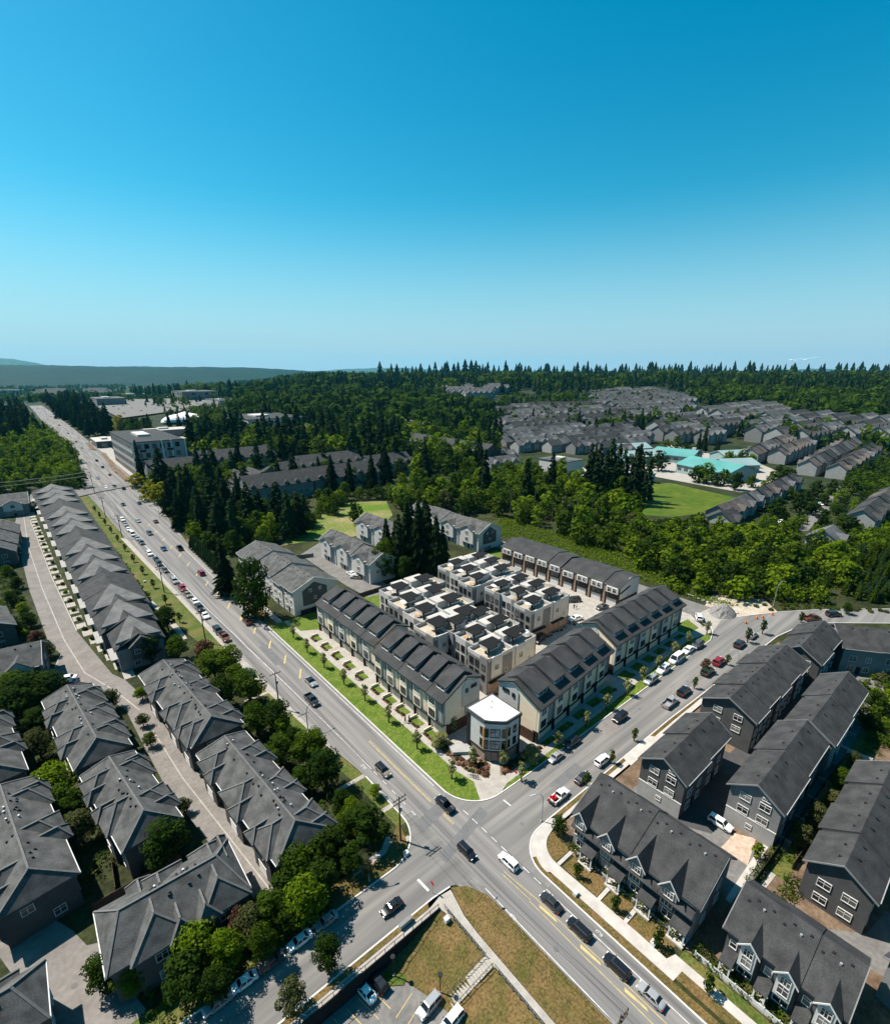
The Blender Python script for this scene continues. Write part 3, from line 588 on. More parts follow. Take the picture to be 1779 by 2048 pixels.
# ------------------------------------------------------------------ the new development
def row_house(label, x0, y0, rz, n, uw, d=10.2, ze=8.8, zr=12.4, yr=6.3, zb=10.6, tone=0):
    """a row of tall gabled units; local front faces -y, x runs along the row"""
    t = thing('row_house', (x0, y0, 0), rz, label, 'row house', 'new row houses round the courtyard')
    Lx = n * uw
    for u in range(n):
        a, b = u * uw, (u + 1) * uw; dz = 0.0
        # front walls: light bay and recessed boarded strip, dark ground floor
        mb = MB(); s = a + uw * .52
        mb.box(a + .05, s, -.02, .6, 2.9, ze - .1); mb.build('bay', 'cream' if tone == 0 or u % 2 else 'wall_light', t)
        mb = MB(); mb.box(s, b - .05, .32, .7, 2.9, ze - .12)
        for k in range(5): mb.box(s + .25 + k * (b - s) / 5.4, s + .31 + k * (b - s) / 5.4, .27, .33, 2.95, ze - .2)
        mb.build('boarding', 'panel_grey' if u % 2 == tone % 2 else 'cream', t)
        mb = MB(); mb.box(a, b, .9, 1.3, 0, 2.9); mb.box(a, a + .3, .1, .9, 0, 2.9); mb.box(a + .3, b, -.3, .92, 2.72, 2.9); mb.build('ground_floor', 'wall_black', t)
        door(t, 'S', a + uw * .75, .9, 1.0, 2.1, 'wall_dark'); win(t, 'S', a + uw * .32, .9, 1.35, 1.5, 1.7, 2, 'trim_dark')
        win(t, 'S', a + uw * .28, -.02, 4.3, 1.7, 1.45, 2, 'trim_dark'); win(t, 'S', a + uw * .28, -.02, 7.1, 1.7, 1.35, 3, 'trim')
        MB().tube([(b - .5, .12, 3.0), (b - .5, .12, ze - .4)], .07, 6).build('downpipe', 'trim_dark', t)
        win(t, 'N', a + uw * .5, d, 7.0, 1.6, 1.4, 2, 'trim'); door(t, 'N', a + uw * .5, d, 2.6, 2.3, 'trim', 'garage_door')
        # roof of the unit, a hand's breadth apart in height, and its shed dormer
        k = .10 * (u % 2)
        MB().px([(-.55, ze + k), (yr, zr + k), (d + .5, zb + k), (d + .5, zb - .25 + k), (yr, zr - .25 + k), (-.55, ze - .25 + k)], a - (.35 if u == 0 else 0), b + (.35 if u == n - 1 else 0)).build('roof', 'roof_row', t)
        x, w = a + uw * .19, uw * .62; sl = (zr - ze) / (yr + .55)
        zf = ze + 1.3 + .95; yd = 1.25
        dm = MB(); dm.px([(yd + .25, ze + sl * (yd + .8)), (yd + .25, zf), (yr - .6, zr + .15), (yr - .6, zr - .6)], x + .2, x + w - .2)
        dm.build('dormer', 'white', t)
        MB().px([(yd + .06, zf + .05), (yr + .2, zr + .80), (d * .86, zb + 1.05), (d * .86, zb + .4), (yr + .2, zr + .2), (yd + .6, zf - .1), (yd + .06, zf - .11)], x - w * .06, x + w * 1.06).build('dormer_roof', 'roof_row', t)
        MB().px([(yd - .02, zf - .13), (yd - .02, zf + .07), (yd + .05, zf + .07), (yd + .05, zf - .13)], x - w * .06, x + w * 1.06).build('fascia', 'trim_dark', t)
        win(t, 'S', x + w / 2, yd + .24, (ze + sl * (yd + .8) + zf) / 2 - .02, w * .74, .72, 2, 'white')
        # eave gutter and ridge cap
        MB().box(a, b, -.68, -.54, ze - .26 + k, ze - .06 + k).build('gutter', 'trim_dark', t)
    mb = MB(); mb.px([(.6, 0), (.6, ze - .25), (yr, zr - .3), (d, zb - .3), (d, 0)], .02, Lx - .02); mb.build('wall', 'cream', t)
    for xx, f in ((0, 'W'), (Lx, 'E')):
        e = -.12 if f == 'W' else 0.0
        mb = MB(); mb.px([(5.2, 5.2), (5.2, ze + 1.2), (yr, zr - 1.0), (d, zb - .4), (d, 5.2)], xx + e - (.02 if f == 'W' else -.02), xx + e + .12 - (.02 if f == 'W' else -.02)); mb.build('end_panel', 'wall_light', t)
        mb = MB(); mb.box(xx + e - .05, xx + e + .17, 6.0, d + .01, 2.9, 5.2); mb.build('end_panel', 'panel_grey', t)
        mb = MB(); mb.box(xx + e - .04, xx + e + .16, 1.0, d, 0, 2.6); mb.build('plinth', 'brick_brown', t)
        mb = MB(); mb.px([(-.6, ze - .3), (yr, zr - .25), (d + .5, zb - .3), (d + .5, zb + .02), (yr, zr + .06), (-.6, ze + .02)], xx + (-.47 if f == 'W' else .36), xx + (-.36 if f == 'W' else .47)); mb.build('bargeboard', 'trim_dark', t)
        win(t, f, xx + (-.2 if f == 'W' else .2), 8.2, 4.3, 1.0, .9, 2, 'trim'); win(t, f, xx + (-.17 if f == 'W' else .17), 8.4, 9.3, 1.5, .6, 3, 'trim_dark'); win(t, f, xx + (-.17 if f == 'W' else .17), 6.4, 8.9, .5, .8, 1, 'trim_dark')
        door(t, f, xx + (-.2 if f == 'W' else .2), 10.2, 1.0, 2.1, 'wall_dark')
        vent(t, xx, yr - 2, zr - 1) if False else None
    return t
row_house('gabled row house with five dormers on the long road, nearest the corner block', 6.9, 46.6, -math.pi / 2, 5, 5.15, tone=0)
row_house('gabled row house with five dormers on the long road, farther from the corner block', 8.6, 80.0, -math.pi / 2, 5, 6.2, d=10.0, tone=1)
row_house('gabled row house with five dormers on the side street, beside the white roofed corner block', 20.4, 6.9, R(6.0), 5, 6.15, tone=0)
row_house('longest gabled row house with six dormers at far end of side street', 54.2, 10.9, 0, 6, 5.85, d=10.2, tone=1)
# end block on the corner: chamfered front, white flat roof
t = thing('corner_building', (0, 0, 0), 0, 'three storey corner block with a chamfered front and white flat roof', 'building')
foot = [(9.0, 15.3), (8.6, 10.3), (9.4, 9.3), (10.9, 8.2), (11.8, 7.7), (15.6, 8.2), (15.6, 15.0)]
foot = [(8.7, 15.4), (8.7, 10.6), (9.2, 9.9), (10.9, 8.2), (11.6, 7.7), (15.5, 7.7), (15.5, 15.4)]
MB().pz(foot, 2.7, 9.1).build('wall', 'wall_light', t)
def inset(P, k):
    cx = sum(p[0] for p in P) / len(P); cy = sum(p[1] for p in P) / len(P)
    return [(cx + (x - cx) * k, cy + (y - cy) * k) for x, y in P]
MB().pz(inset(foot, .93), 0, 2.7).build('ground_floor', 'brick', t)
MB().pz(inset(foot, 1.07), 9.1, 9.75).build('parapet', 'wall_dark', t)
MB().pz(inset(foot, .97), 9.75, 9.80).build('roof', 'roof_white', t)
for x_, y_ in ((13.6, 13.6), (12.2, 12.4)): vent(t, x_, y_, 9.82, True)
MB().pz(inset(foot, 1.03), 2.55, 2.75).build('canopy', 'trim_dark', t)
for x0, x1, y0, y1 in ((8.6, 9.0, 14.6, 15.5), (15.2, 15.6, 7.6, 8.5)): MB().box(x0, x1, y0, y1, 0.1, 9.2).build('corner_fin', 'wall_black', t)
def obl(parent, a, b, k, z, w, h, frame='trim_dark', glass='glass_light', nx=2, out=.03):
    a, b = Vector((*a, 0)), Vector((*b, 0)); d = (b - a).normalized(); p = a.lerp(b, k); n = Vector((d.y, -d.x, 0)); p += n * out
    o = link('window', win_mesh(w, h, nx, frame, glass), parent, (p.x, p.y, z), math.atan2(d.y, d.x)); return o
for z in (4.2, 6.9):
    obl(t, foot[2], foot[3], .5, z, 1.7, 1.75)
    obl(t, foot[1], foot[2], .4, z, .75, 1.75, glass='glass'); obl(t, foot[3], foot[4], .6, z, .75, 1.75, glass='glass')
    win(t, 'W', 8.7, 11.3, z, .8, 1.6, 1, 'trim_dark'); win(t, 'S', 12.3, 7.7, z, .7, 1.6, 1, 'trim_dark'); win(t, 'S', 14.0, 7.7, z, .7, 1.5, 1, 'trim_dark')
for f, x, y in (('W', 8.66, 10.75), ('S', 11.78, 7.66)):
    for z in (5.5,): 
        m_ = MB(); m_.box(-.26, .26, -.07, .04, -2.6, 2.7); link('timber_panel', m_.mesh('timber_panel', ['timber']), t, (x, y, z), FACE[f])
door_ = obl(t, foot[2], foot[3], .5, 1.2, 1.3, 2.0, 'trim_dark', 'glass', 2, -.25); door_.name = 'glass_door'
mb = MB(); mb.box(6.0, 8.65, 12.6, 15.2, 0, .5); mb.pz([(4.8, 15.3), (8.6, 12.5), (8.6, 15.4), (5.5, 17.5)], .5, 1.2); 
tag(mb.build('garden_wall', 'panel_grey'), 'low grey garden wall beside the white roofed corner block', 'wall')

# flat roofed blocks with roof terraces
def flat_block(label, x0, y0, nx_, ny, ux, uy, shear, seed, zt=8.6):
    rr = random.Random(seed); t = thing('terrace_block', (x0, y0, 0), 0, label, 'apartment block', 'flat roofed terrace blocks in the courtyard')
    for j in range(ny):
        for i in range(2):
            X0 = i * ux + shear * j + (.9 if (j % 2 and i == 0) else 0); X1 = (i + 1) * ux + shear * j + (.8 if (j % 2 and i == 1) else 0); Y0 = j * uy; Y1 = Y0 + uy; z = zt + .12 * ((i + j) % 3)
            if i == 1: X0 = ux + shear * j
            X0 += .01; Y0 += .01; X1 -= .01; Y1 -= .01
            xm = X0 if i == 0 else X1; sgn = -1 if i == 0 else 1; f = 'W' if i == 0 else 'E'
            MB().box(X0, X1, Y0, Y1, 2.8, z).build('wall', 'wall_light' if (j + i) % 2 else 'wall_grey', t)
            MB().box(X0 + (.25 if i == 0 else 0), X1 - (0 if i == 0 else .25), Y0 + .02, Y1 - .02, 0, 2.8).build('ground_floor', 'brick' if j == 0 else 'brick_brown', t)
            mb = MB(); q = .16
            mb.box(X0, X0 + q, Y0, Y1, z, z + 1.0); mb.box(X1 - q, X1, Y0, Y1, z, z + 1.0); mb.box(X0 + q, X1 - q, Y0, Y0 + q, z, z + 1.0); mb.box(X0 + q, X1 - q, Y1 - q, Y1, z, z + 1.0)
            mb.build('parapet', 'wall_light', t)
            ym = (Y0 + Y1) / 2
            MB().box(X0 + .2, X1 - .2, Y0 + .2, Y1 - .2, z, z + .03).build('terrace_deck', 'concrete' if (i + j) % 2 else 'sand', t)
            # grey pier beside the light panel, both storeys of windows, balcony
            pw = uy * .34
            MB().box(xm - .28 if i == 0 else xm - .1, xm + .1 if i == 0 else xm + .28, Y0 - .03, Y0 + pw, 0, z + 1.08).build('pier', 'wall_grey', t)
            win(t, f, xm + sgn * .28, Y0 + pw / 2, 4.3, 1.0, 1.3, 2, 'trim_dark'); win(t, f, xm + sgn * .28, Y0 + pw / 2, 7.0, 1.0, 1.3, 2, 'trim_dark')
            for yy in (.52, .80):
                win(t, f, xm + sgn * .01, Y0 + uy * yy, 7.0, 1.15, 1.7, 2, 'trim_dark'); win(t, f, xm + sgn * .01, Y0 + uy * yy, 4.2, 1.1, 1.9, 2, 'trim_dark')
            mb = MB(); xa, xb = (xm - 1.1, xm) if i == 0 else (xm, xm + 1.1)
            mb.box(xa, xb, Y0 + pw + .1, Y1 - .3, 2.75, 2.9)
            for k in range(9):
                yy = Y0 + pw + .12 + (Y1 - .45 - Y0 - pw) * k / 8; xe = xa + .05 if i == 0 else xb - .05; mb.box(xe - .025, xe + .025, yy, yy + .05, 2.9, 3.9)
            mb.box((xa if i == 0 else xb - .06), (xa + .06 if i == 0 else xb), Y0 + pw + .1, Y1 - .3, 3.88, 3.95); mb.build('balcony', 'trim_dark', t)
            # stair bulkhead with its black canopy, in the middle of the roof
            bx0, bx1 = (X0 + ux * .42, X1 - .4) if i == 0 else (X0 + .4, X1 - ux * .42)
            MB().box(bx0, bx1, Y0 + uy * .50, Y1 - .22, z, z + 2.25).build('stair_bulkhead', 'wall_light', t)
            MB().box(bx0 + .2, bx1 - .2, Y0 + uy * .55, Y1 - .5, z + 2.25, z + 2.3).build('bulkhead_roof', 'concrete_white', t)
            cx0, cx1 = (bx0 - 2.0, bx0 + 2.2) if i == 0 else (bx1 - 3.6, bx1 + 1.0)
            mb = MB(); mb.pz([(cx0, Y0 + uy * .12), (cx0 + 2.6, Y0 + uy * .12), (cx0 + 2.6, Y0 + uy * .26), (cx1 + .6, Y0 + uy * .26), (cx1 + .6, Y0 + uy * .72), (cx0, Y0 + uy * .72)], z + 2.5, z + 2.72); mb.build('canopy', 'roof_black', t)
            MB().box(cx0 + .2, cx0 + .5, Y0 + uy * .22, Y0 + uy * .22 + .3, z, z + 2.5).build('canopy_post', 'dark_metal', t)
            MB().box(cx0 + .3, cx1, Y0 + uy * .30, Y0 + uy * .30 + .12, z + 1.0, z + 1.9).build('screen', 'wall_light', t)
            # furniture of the terrace (rests there: things of their own)
            TERR.append((x0 + (X0 + ux * .22 if i == 0 else X1 - ux * .22), y0 + Y0 + uy * (.3 + .4 * rr.random()), z + .04, label, rr.random()))
        # end wall facing the side street
    for i in range(2):
        X0, X1 = i * ux, (i + 1) * ux
        MB().box(X0 + ux * .12, X0 + ux * .55, -.25, .02, 4.0, zt + 1.02).build('end_panel', 'wall_light', t)
        win(t, 'S', X0 + ux * .33, -.25, 6.6, 1.2, 1.2, 2, 'trim'); win(t, 'S', X0 + ux * .75, 0, 4.4, .6, .9, 1, 'trim')
        MB().box(X0 + .3, X0 + ux * .7, -.9, 0, 3.1, 3.35).build('entry_roof', 'trim_dark', t)
        win(t, 'S', X0 + ux * .6, .02, 1.5, .8, .8, 2, 'trim')
    return t
TERR = []
flat_block('flat roofed terrace block left of the courtyard, behind the row on the long road', 21.2, 41.5, 2, 4, 9.6, 8.4, 1.6, 1)
flat_block('flat roofed terrace block nearest the corner, beside the driveway', 24.4, 25.6, 2, 3, 8.4, 6.9, .8, 2)
flat_block('flat roofed terrace block at the back by the tall conifers', 50.0, 58.0, 2, 3, 11.0, 6.8, 1.4, 3)
flat_block('flat roofed terrace block on the right, next to the timber planters', 51.0, 35.2, 2, 3, 8.4, 6.7, .7, 4)

# brown row at the back with garage doors and white dormer boxes
t = thing('garage_row', (89.6, 83.4, 0), -math.pi / 2, 'brown back row with white garage doors and boxed white dormers', 'row house')
n, uw, d = 9, 5.78, 11.4
MB().px([(0, 2.6), (0, 6.4), (5.6, 8.6), (d, 7.7), (d, 0), (.1, 0), (.1, 2.6)], 0.02, n * uw - .02).build('wall', 'brick_brown', t)
for u in range(n):
    a = u * uw; k = .25 * (u // 2 % 2) - .5 * (u > 4)
    MB().px([(-.5, 7.35 + k), (5.6, 9.75 + k), (d + .4, 8.7 + k), (d + .4, 8.5 + k), (5.6, 9.5 + k), (-.5, 7.13 + k)], a - (.3 if u == 0 else 0), a + uw + (.3 if u == n - 1 else 0)).build('roof', 'roof_row', t)
    door(t, 'S', a + uw * .52, .12, uw * .62, 2.35, 'trim', 'garage_door')
    MB().box(a, a + .7, -.3, 1.0, 0, 7.0).build('pier', 'brick', t)
    MB().box(a + .75, a + uw - .05, -.35, 0, 2.6, 2.85).build('balcony', 'trim_dark', t)
    mb = MB(); mb.box(a + .75, a + uw - .05, -.35, -.28, 3.7, 3.8)
    for q in range(10): mb.box(a + .8 + q * (uw - .9) / 10, a + .85 + q * (uw - .9) / 10, -.34, -.29, 2.85, 3.7)
    mb.build('railing', 'trim_dark', t)
    win(t, 'S', a + uw * .55, .0, 3.9, uw * .5, 1.7, 3, 'trim_dark')
    MB().box(a + 1.2, a + uw - .4, -.7, 1.6, 5.1 + k, 7.25 + k).build('dormer', 'white', t)
    win(t, 'S', a + 1.2 + (uw - 1.6) * .27, -.7, 6.15 + k, 1.25, 1.45, 1, 'trim'); win(t, 'S', a + 1.2 + (uw - 1.6) * .73, -.7, 6.15 + k, 1.25, 1.45, 1, 'trim')
MB().px([(.2, 2.7), (.2, 6.9), (5.6, 9.3), (d - .1, 8.1), (d - .1, 2.7)], n * uw, n * uw + .12).build('end_panel', 'wall_light', t)
MB().px([(-.5, 5.0), (5.6, 6.4), (5.6, 6.2), (-.5, 4.8)], n * uw + .12, n * uw + .5).build('skirt_roof', 'roof_row', t)
# ------------------------------------------------------------------ light gabled rows behind the development
GB = 'light gabled rows behind the new development'
GL = 'grey hipped roof town houses of the left hand estate'
def gable_row(label, x0, y0, rz, n, uw, d, ze, zr, wall, roof, group, dorm=None, step=.35, front_gables=False, dark_end=False, over=.5, vents=True, windows=True, name='row_house', frame='trim', skirt=False, base=False):
    t = thing(name, (x0, y0, 0), rz, label, 'row house', group)
    for u in range(n):
        a, b = u * uw, (u + 1) * uw; k = step * (u % 2); k2 = .25 * (u % 2)
        MB().px([(k2 + .05, 0), (k2 + .05, ze + k - .1), (d / 2, zr + k - .2), (d - .05 + k2, ze + k - .1), (d - .05 + k2, 0)], a + .01, b - .01).build('wall', wall, t)
        r = gable(a - (over if u == 0 else 0), b + (over if u == n - 1 else 0.0), k2 - over, d + over + k2, ze + k - .28, zr + k, d / 2 + 0.0, None, .2).build('roof', roof, t)
        MB().box(a, b, k2 - over - .12, k2 - over, ze + k - .48, ze + k - .30).build('gutter', 'trim' if group == GL else 'panel_grey', t)
        if vents:
            for q in range(4): vent(t, a + uw * (.2 + .2 * q), d / 2 - .9 if q % 2 else d / 2 + .9, zr + k - .65 * (zr - ze) / (d / 2) - .2)
        if windows:
            for z in ([1.5, 4.2, 6.9] if ze > 7.5 else [1.5, 4.3]):
                win(t, 'S', a + uw * .30, k2 + .05, z, 1.5, 1.4, 2, frame); win(t, 'S', a + uw * .72, k2 + .05, z, 1.1, 1.3, 2, frame)
                win(t, 'N', a + uw * .5, d - .05 + k2, z, 1.6, 1.3, 2, frame)
            if ze > 5: door(t, 'S', a + uw * .52, k2 + .05, 1.0, 2.1, 'wall_black')
        if front_gables:
            w = uw * .62; xm = a + uw * .5
            MB().py([(xm - w / 2, 2.8), (xm + w / 2, 2.8), (xm + w / 2, ze + .2 + k), (xm, ze + 1.9 + k), (xm - w / 2, ze + .2 + k)], k2 - .9, k2 + .3).build('bay', 'wall_light' if u % 2 else wall, t)
            MB().py([(xm - w / 2 - .35, ze + k), (xm, ze + 2.15 + k), (xm + w / 2 + .35, ze + k), (xm + w / 2 + .35, ze - .2 + k), (xm, ze + 1.95 + k), (xm - w / 2 - .35, ze - .2 + k)], k2 - 1.25, d / 2 - .4).build('gable_roof', roof, t)
            win(t, 'S', xm, k2 - .9, ze - .7, 1.7, 1.5, 2, frame); win(t, 'S', xm, k2 - .9, ze - 3.4, 1.7, 1.5, 2, frame)
    for xx, f in ((0, 'W'), (n * uw, 'E')):
        s = -1 if f == 'W' else 1
        if dark_end:
            MB().px([(d * .22, 2.6), (d * .22, ze - .6), (d / 2, zr - 1.3), (d * .78, ze - .6), (d * .78, 2.6)], xx + s * .02 - .08, xx + s * .02 + .08).build('end_panel', 'wall_dark', t)
            for q, z in ((.4, ze - .8), (.62, ze - .8), (.5, ze - 3.6)): win(t, f, xx + s * .1, d * q, z, .8, .9, 2, 'trim')
        elif windows:
            for q in (.3, .68):
                for z in ((4.2, 6.8) if ze > 7 else (1.6, 4.3)): win(t, f, xx + s * .01, d * q, z, 1.5, 1.2, 2, frame)
        if base and s < 0:
            MB().box(xx - .07, xx, .1, d - .1, 0, 3.1).build('end_panel', 'panel_grey', t); MB().box(xx - .12, xx + .02, .05, d - .05, 3.1, 3.3).build('band', 'trim', t)
            win(t, 'W', xx - .01, d * .3, 8.3, 1.1, .45, 2, frame); win(t, 'W', xx - .07, d * .5, 1.7, .8, .7, 1, frame)
        k = step * ((n - 1) % 2) if s > 0 else 0; k2 = .25 * ((n - 1) % 2) if s > 0 else 0
        o = MB().px([(k2 - over, ze + k - .5), (d / 2, zr + k - .22), (d + over + k2, ze + k - .5), (d + over + k2, ze + k - .26), (d / 2, zr + k + .03), (k2 - over, ze + k - .26)], xx + s * (over + .01), xx + s * (over + .12)).build('bargeboard', 'trim' if group in (GB, GL) else 'wall_grey', t)
    return t
gable_row('pale gabled row house with a charcoal end panel, beside the big roadside cedar', 6.8, 141, -math.pi / 2, 6, 8.0, 15, 8.2, 11.2, 'wall_light', 'roof_grey', GB, dark_end=True, step=.5)
gable_row('pale gabled row house with pointed front gables left of the tall conifer clump', 38.5, 137, -math.pi / 2, 3, 12.6, 11, 8.0, 11.0, 'wall_light', 'roof_grey', GB, front_gables=True)
gable_row('small pale gabled house above the tall conifer clump, at the meadow edge', 63, 150, -math.pi / 2, 2, 14, 12, 8.0, 11.0, 'wall_light', 'roof_grey', GB, front_gables=True)
gable_row('pale gabled row house with a dark arched end wall right of the tall conifer clump', 92, 150, -math.pi / 2, 4, 12.6, 14, 8.0, 11.2, 'wall_light', 'roof_grey', GB, front_gables=True, dark_end=True)

# ------------------------------------------------------------------ estate on the right
GR = 'dark gabled town houses of the right hand estate'
gable_row('charcoal gabled pair right behind the long corner town house, with small windows', 24.6, -12.4, 0, 2, 8.6, 7.8, 8.0, 10.6, 'wall_dark', 'roof_dark', GR, step=.3, base=True).location.y = -20.6
gable_row('charcoal gabled row of five town houses along the estate side of the side street', 50.5, -22.0, 0, 5, 6.3, 10.2, 8.0, 10.7, 'wall_dark', 'roof_dark', GR, step=.3)
gable_row('charcoal gabled pair of town houses at the street bend, far end of the side street', 84.5, -23.8, 0, 2, 8.6, 9.0, 8.0, 10.8, 'wall_dark', 'roof_dark', GR, step=.6)
gable_row('grey gabled pair of town houses above the parked white car and paved court', 30.4, -33.0, 0, 2, 11.4, 7.6, 8.0, 10.6, 'wall_grey', 'roof_dark', GR, step=.3, base=True)
gable_row('charcoal gabled pair of town houses between two dark lanes, farther from the paved court', 54.6, -33.6, 0, 2, 12.0, 7.8, 8.0, 10.6, 'wall_grey', 'roof_dark', GR, step=.3)
gable_row('charcoal gabled row beside the garden trees at the right edge of the photo', 25.2, -45.6, 0, 4, 7.0, 7.6, 7.0, 9.6, 'wall_dark', 'roof_dark', GR, step=.4)
gable_row('dark gabled row with white barge boards and end door at the upper right bend', 99.3, -25.2, R(-54.5), 4, 8.0, 12.5, 7.4, 10.6, 'wall_grey', 'roof_dark', GR, step=0, front_gables=False)
gable_row('dark gabled row house in the lower right corner of the photo', 15.2, -56.5, R(-18), 3, 6.2, 8.5, 7.0, 9.4, 'wall_grey', 'roof_dark', GR, step=.3)

def front_house(label, x0, y0, n, uw, d, ze, zr, wall, roof, light_bays=False, name='town_house', yr=.5):
    """long house facing the road (-y local), front gables, skirt roof, porches; placed turned by -90 degrees"""
    t = thing(name, (x0, y0, 0), -math.pi / 2, label, 'town house', GR); Lx = n * uw
    MB().px([(.05, 0), (.05, ze), (d * yr, zr - .2), (d - .05, ze), (d - .05, 0)], 0, Lx).build('wall', wall, t)
    for u in range(n):
        a, b = u * uw, (u + 1) * uw; k = 0.14 * (u % 2)
        gable(a - (.5 if u == 0 else 0), b + (.5 if u == n - 1 else 0), -.5, d + .5, ze - .2 + k, zr + k, d * yr, None, .2).build('roof', roof, t)
        w = uw * .44; xm = a + uw * (.30 if not light_bays else .68)
        zb = ze + .1; zp = ze + (1.75 if not light_bays else 1.2)
        MB().py([(xm - w / 2, 2.9 if light_bays else 5.4), (xm + w / 2, 2.9 if light_bays else 5.4), (xm + w / 2, zb), (xm, zp), (xm - w / 2, zb)], -.9, .4).build('front_gable', 'wall_light' if light_bays else wall, t)
        MB().py([(xm - w / 2 - .4, zb - .15), (xm, zp + .25), (xm + w / 2 + .4, zb - .15), (xm + w / 2 + .4, zb - .33), (xm, zp + .05), (xm - w / 2 - .4, zb - .33)], -1.3, d / 2 - .5).build('gable_roof', roof, t)
        MB().py([(xm - w / 2 - .45, zb - .36), (xm, zp + .04), (xm + w / 2 + .45, zb - .36), (xm + w / 2 + .45, zb - .12), (xm, zp + .29), (xm - w / 2 - .45, zb - .12)], -1.38, -1.30).build('bargeboard', 'trim', t)
        win(t, 'S', xm, -.9, ze - .75, w * .55, 1.15, 3, 'trim', 'glass')
        if light_bays: win(t, 'S', xm, -.9, 4.2, w * .6, 1.35, 2, 'trim', 'glass')
        else:
            MB().px([(-1.15, 5.05), (.1, 5.75), (.1, 5.55), (-1.15, 4.9)], a + .02, b - .02).build('skirt_roof', roof, t)
            win(t, 'S', a + uw * .62, .05, ze - .6, .8, .55, 1, 'trim'); win(t, 'S', a + uw * .8, .05, ze - .6, .8, .55, 1, 'trim')
            MB().box(a + uw * .06, a + uw * .44, -.45, .06, 2.7, 4.9).build('bay', 'wall_dark' if u % 2 else wall, t)
            win(t, 'S', a + uw * .25, -.45, 4.0, 1.5, 1.2, 3, 'trim')
        px0, px1 = (a + uw * .5, a + uw * .98) if not light_bays else (a + uw * .04, a + uw * .42)
        MB().px([(-1.9, 2.55), (.06, 3.35), (.06, 3.2), (-1.9, 2.4)], px0, px1).build('porch_roof', roof, t)
        mb = MB(); mb.box(px0 + .1, px0 + .28, -1.75, -1.57, 0, 2.42); mb.box(px1 - .28, px1 - .1, -1.75, -1.57, 0, 2.42); mb.build('porch_post', 'trim', t)
        MB().box(px0, px1, -2.0, .06, 0, .35).build('porch_step', 'concrete_white', t)
        door(t, 'S', (px0 + px1) / 2, .05, 1.0, 2.1, 'wall_black', z=.35)
        win(t, 'S', a + uw * (.72 if not light_bays else .22), .05, 4.2, .7, 1.1, 1, 'trim'); win(t, 'S', xm, .05 if not light_bays else -.0, 1.5, 1.5, 1.2, 2, 'trim')
        win(t, 'N', a + uw * .5, d - .05, 4.4, 1.6, 1.3, 2, 'trim'); win(t, 'N', a + uw * .5, d - .05, 6.6 if ze > 7 else 1.6, 1.6, 1.3, 2, 'trim')
        if u: MB().tube([(a, -.08, .2), (a, -.08, 5.0)], .06, 6).build('downpipe', 'trim_dark', t)
        for q in range(4): vent(t, a + uw * (.15 + .22 * q), d * yr - (.9 if q % 2 else 1.5), zr + k - (.9 if q % 2 else 1.5) * (zr - ze) / (d * yr) - .12, q == 2)
    for xx, s in ((0, -1), (Lx, 1)):
        MB().px([(-.5, ze - .42), (d * yr, zr - .22), (d + .5, ze - .42), (d + .5, ze - .18), (d * yr, zr + .04), (-.5, ze - .18)], xx + s * .51, xx + s * .62).build('bargeboard', 'wall_grey', t)
        for q in (.3, .7):
            for z in (1.6, 4.3): win(t, 'W' if s < 0 else 'E', xx + s * .01, d * q, z, 1.2, 1.2, 2, 'trim')
    return t
front_house('long charcoal town house with four pointed front gables on the corner of the two roads', 6.7, -11.9, 4, 4.75, 10.4, 6.9, 10.2, 'wall_grey', 'roof_dark', yr=.66)
front_house('charcoal town house with light grey window bays near the lower right of the photo', 7.3, -34.6, 3, 3.95, 8.8, 6.4, 9.3, 'wall_dark', 'roof_dark', True, yr=.58)

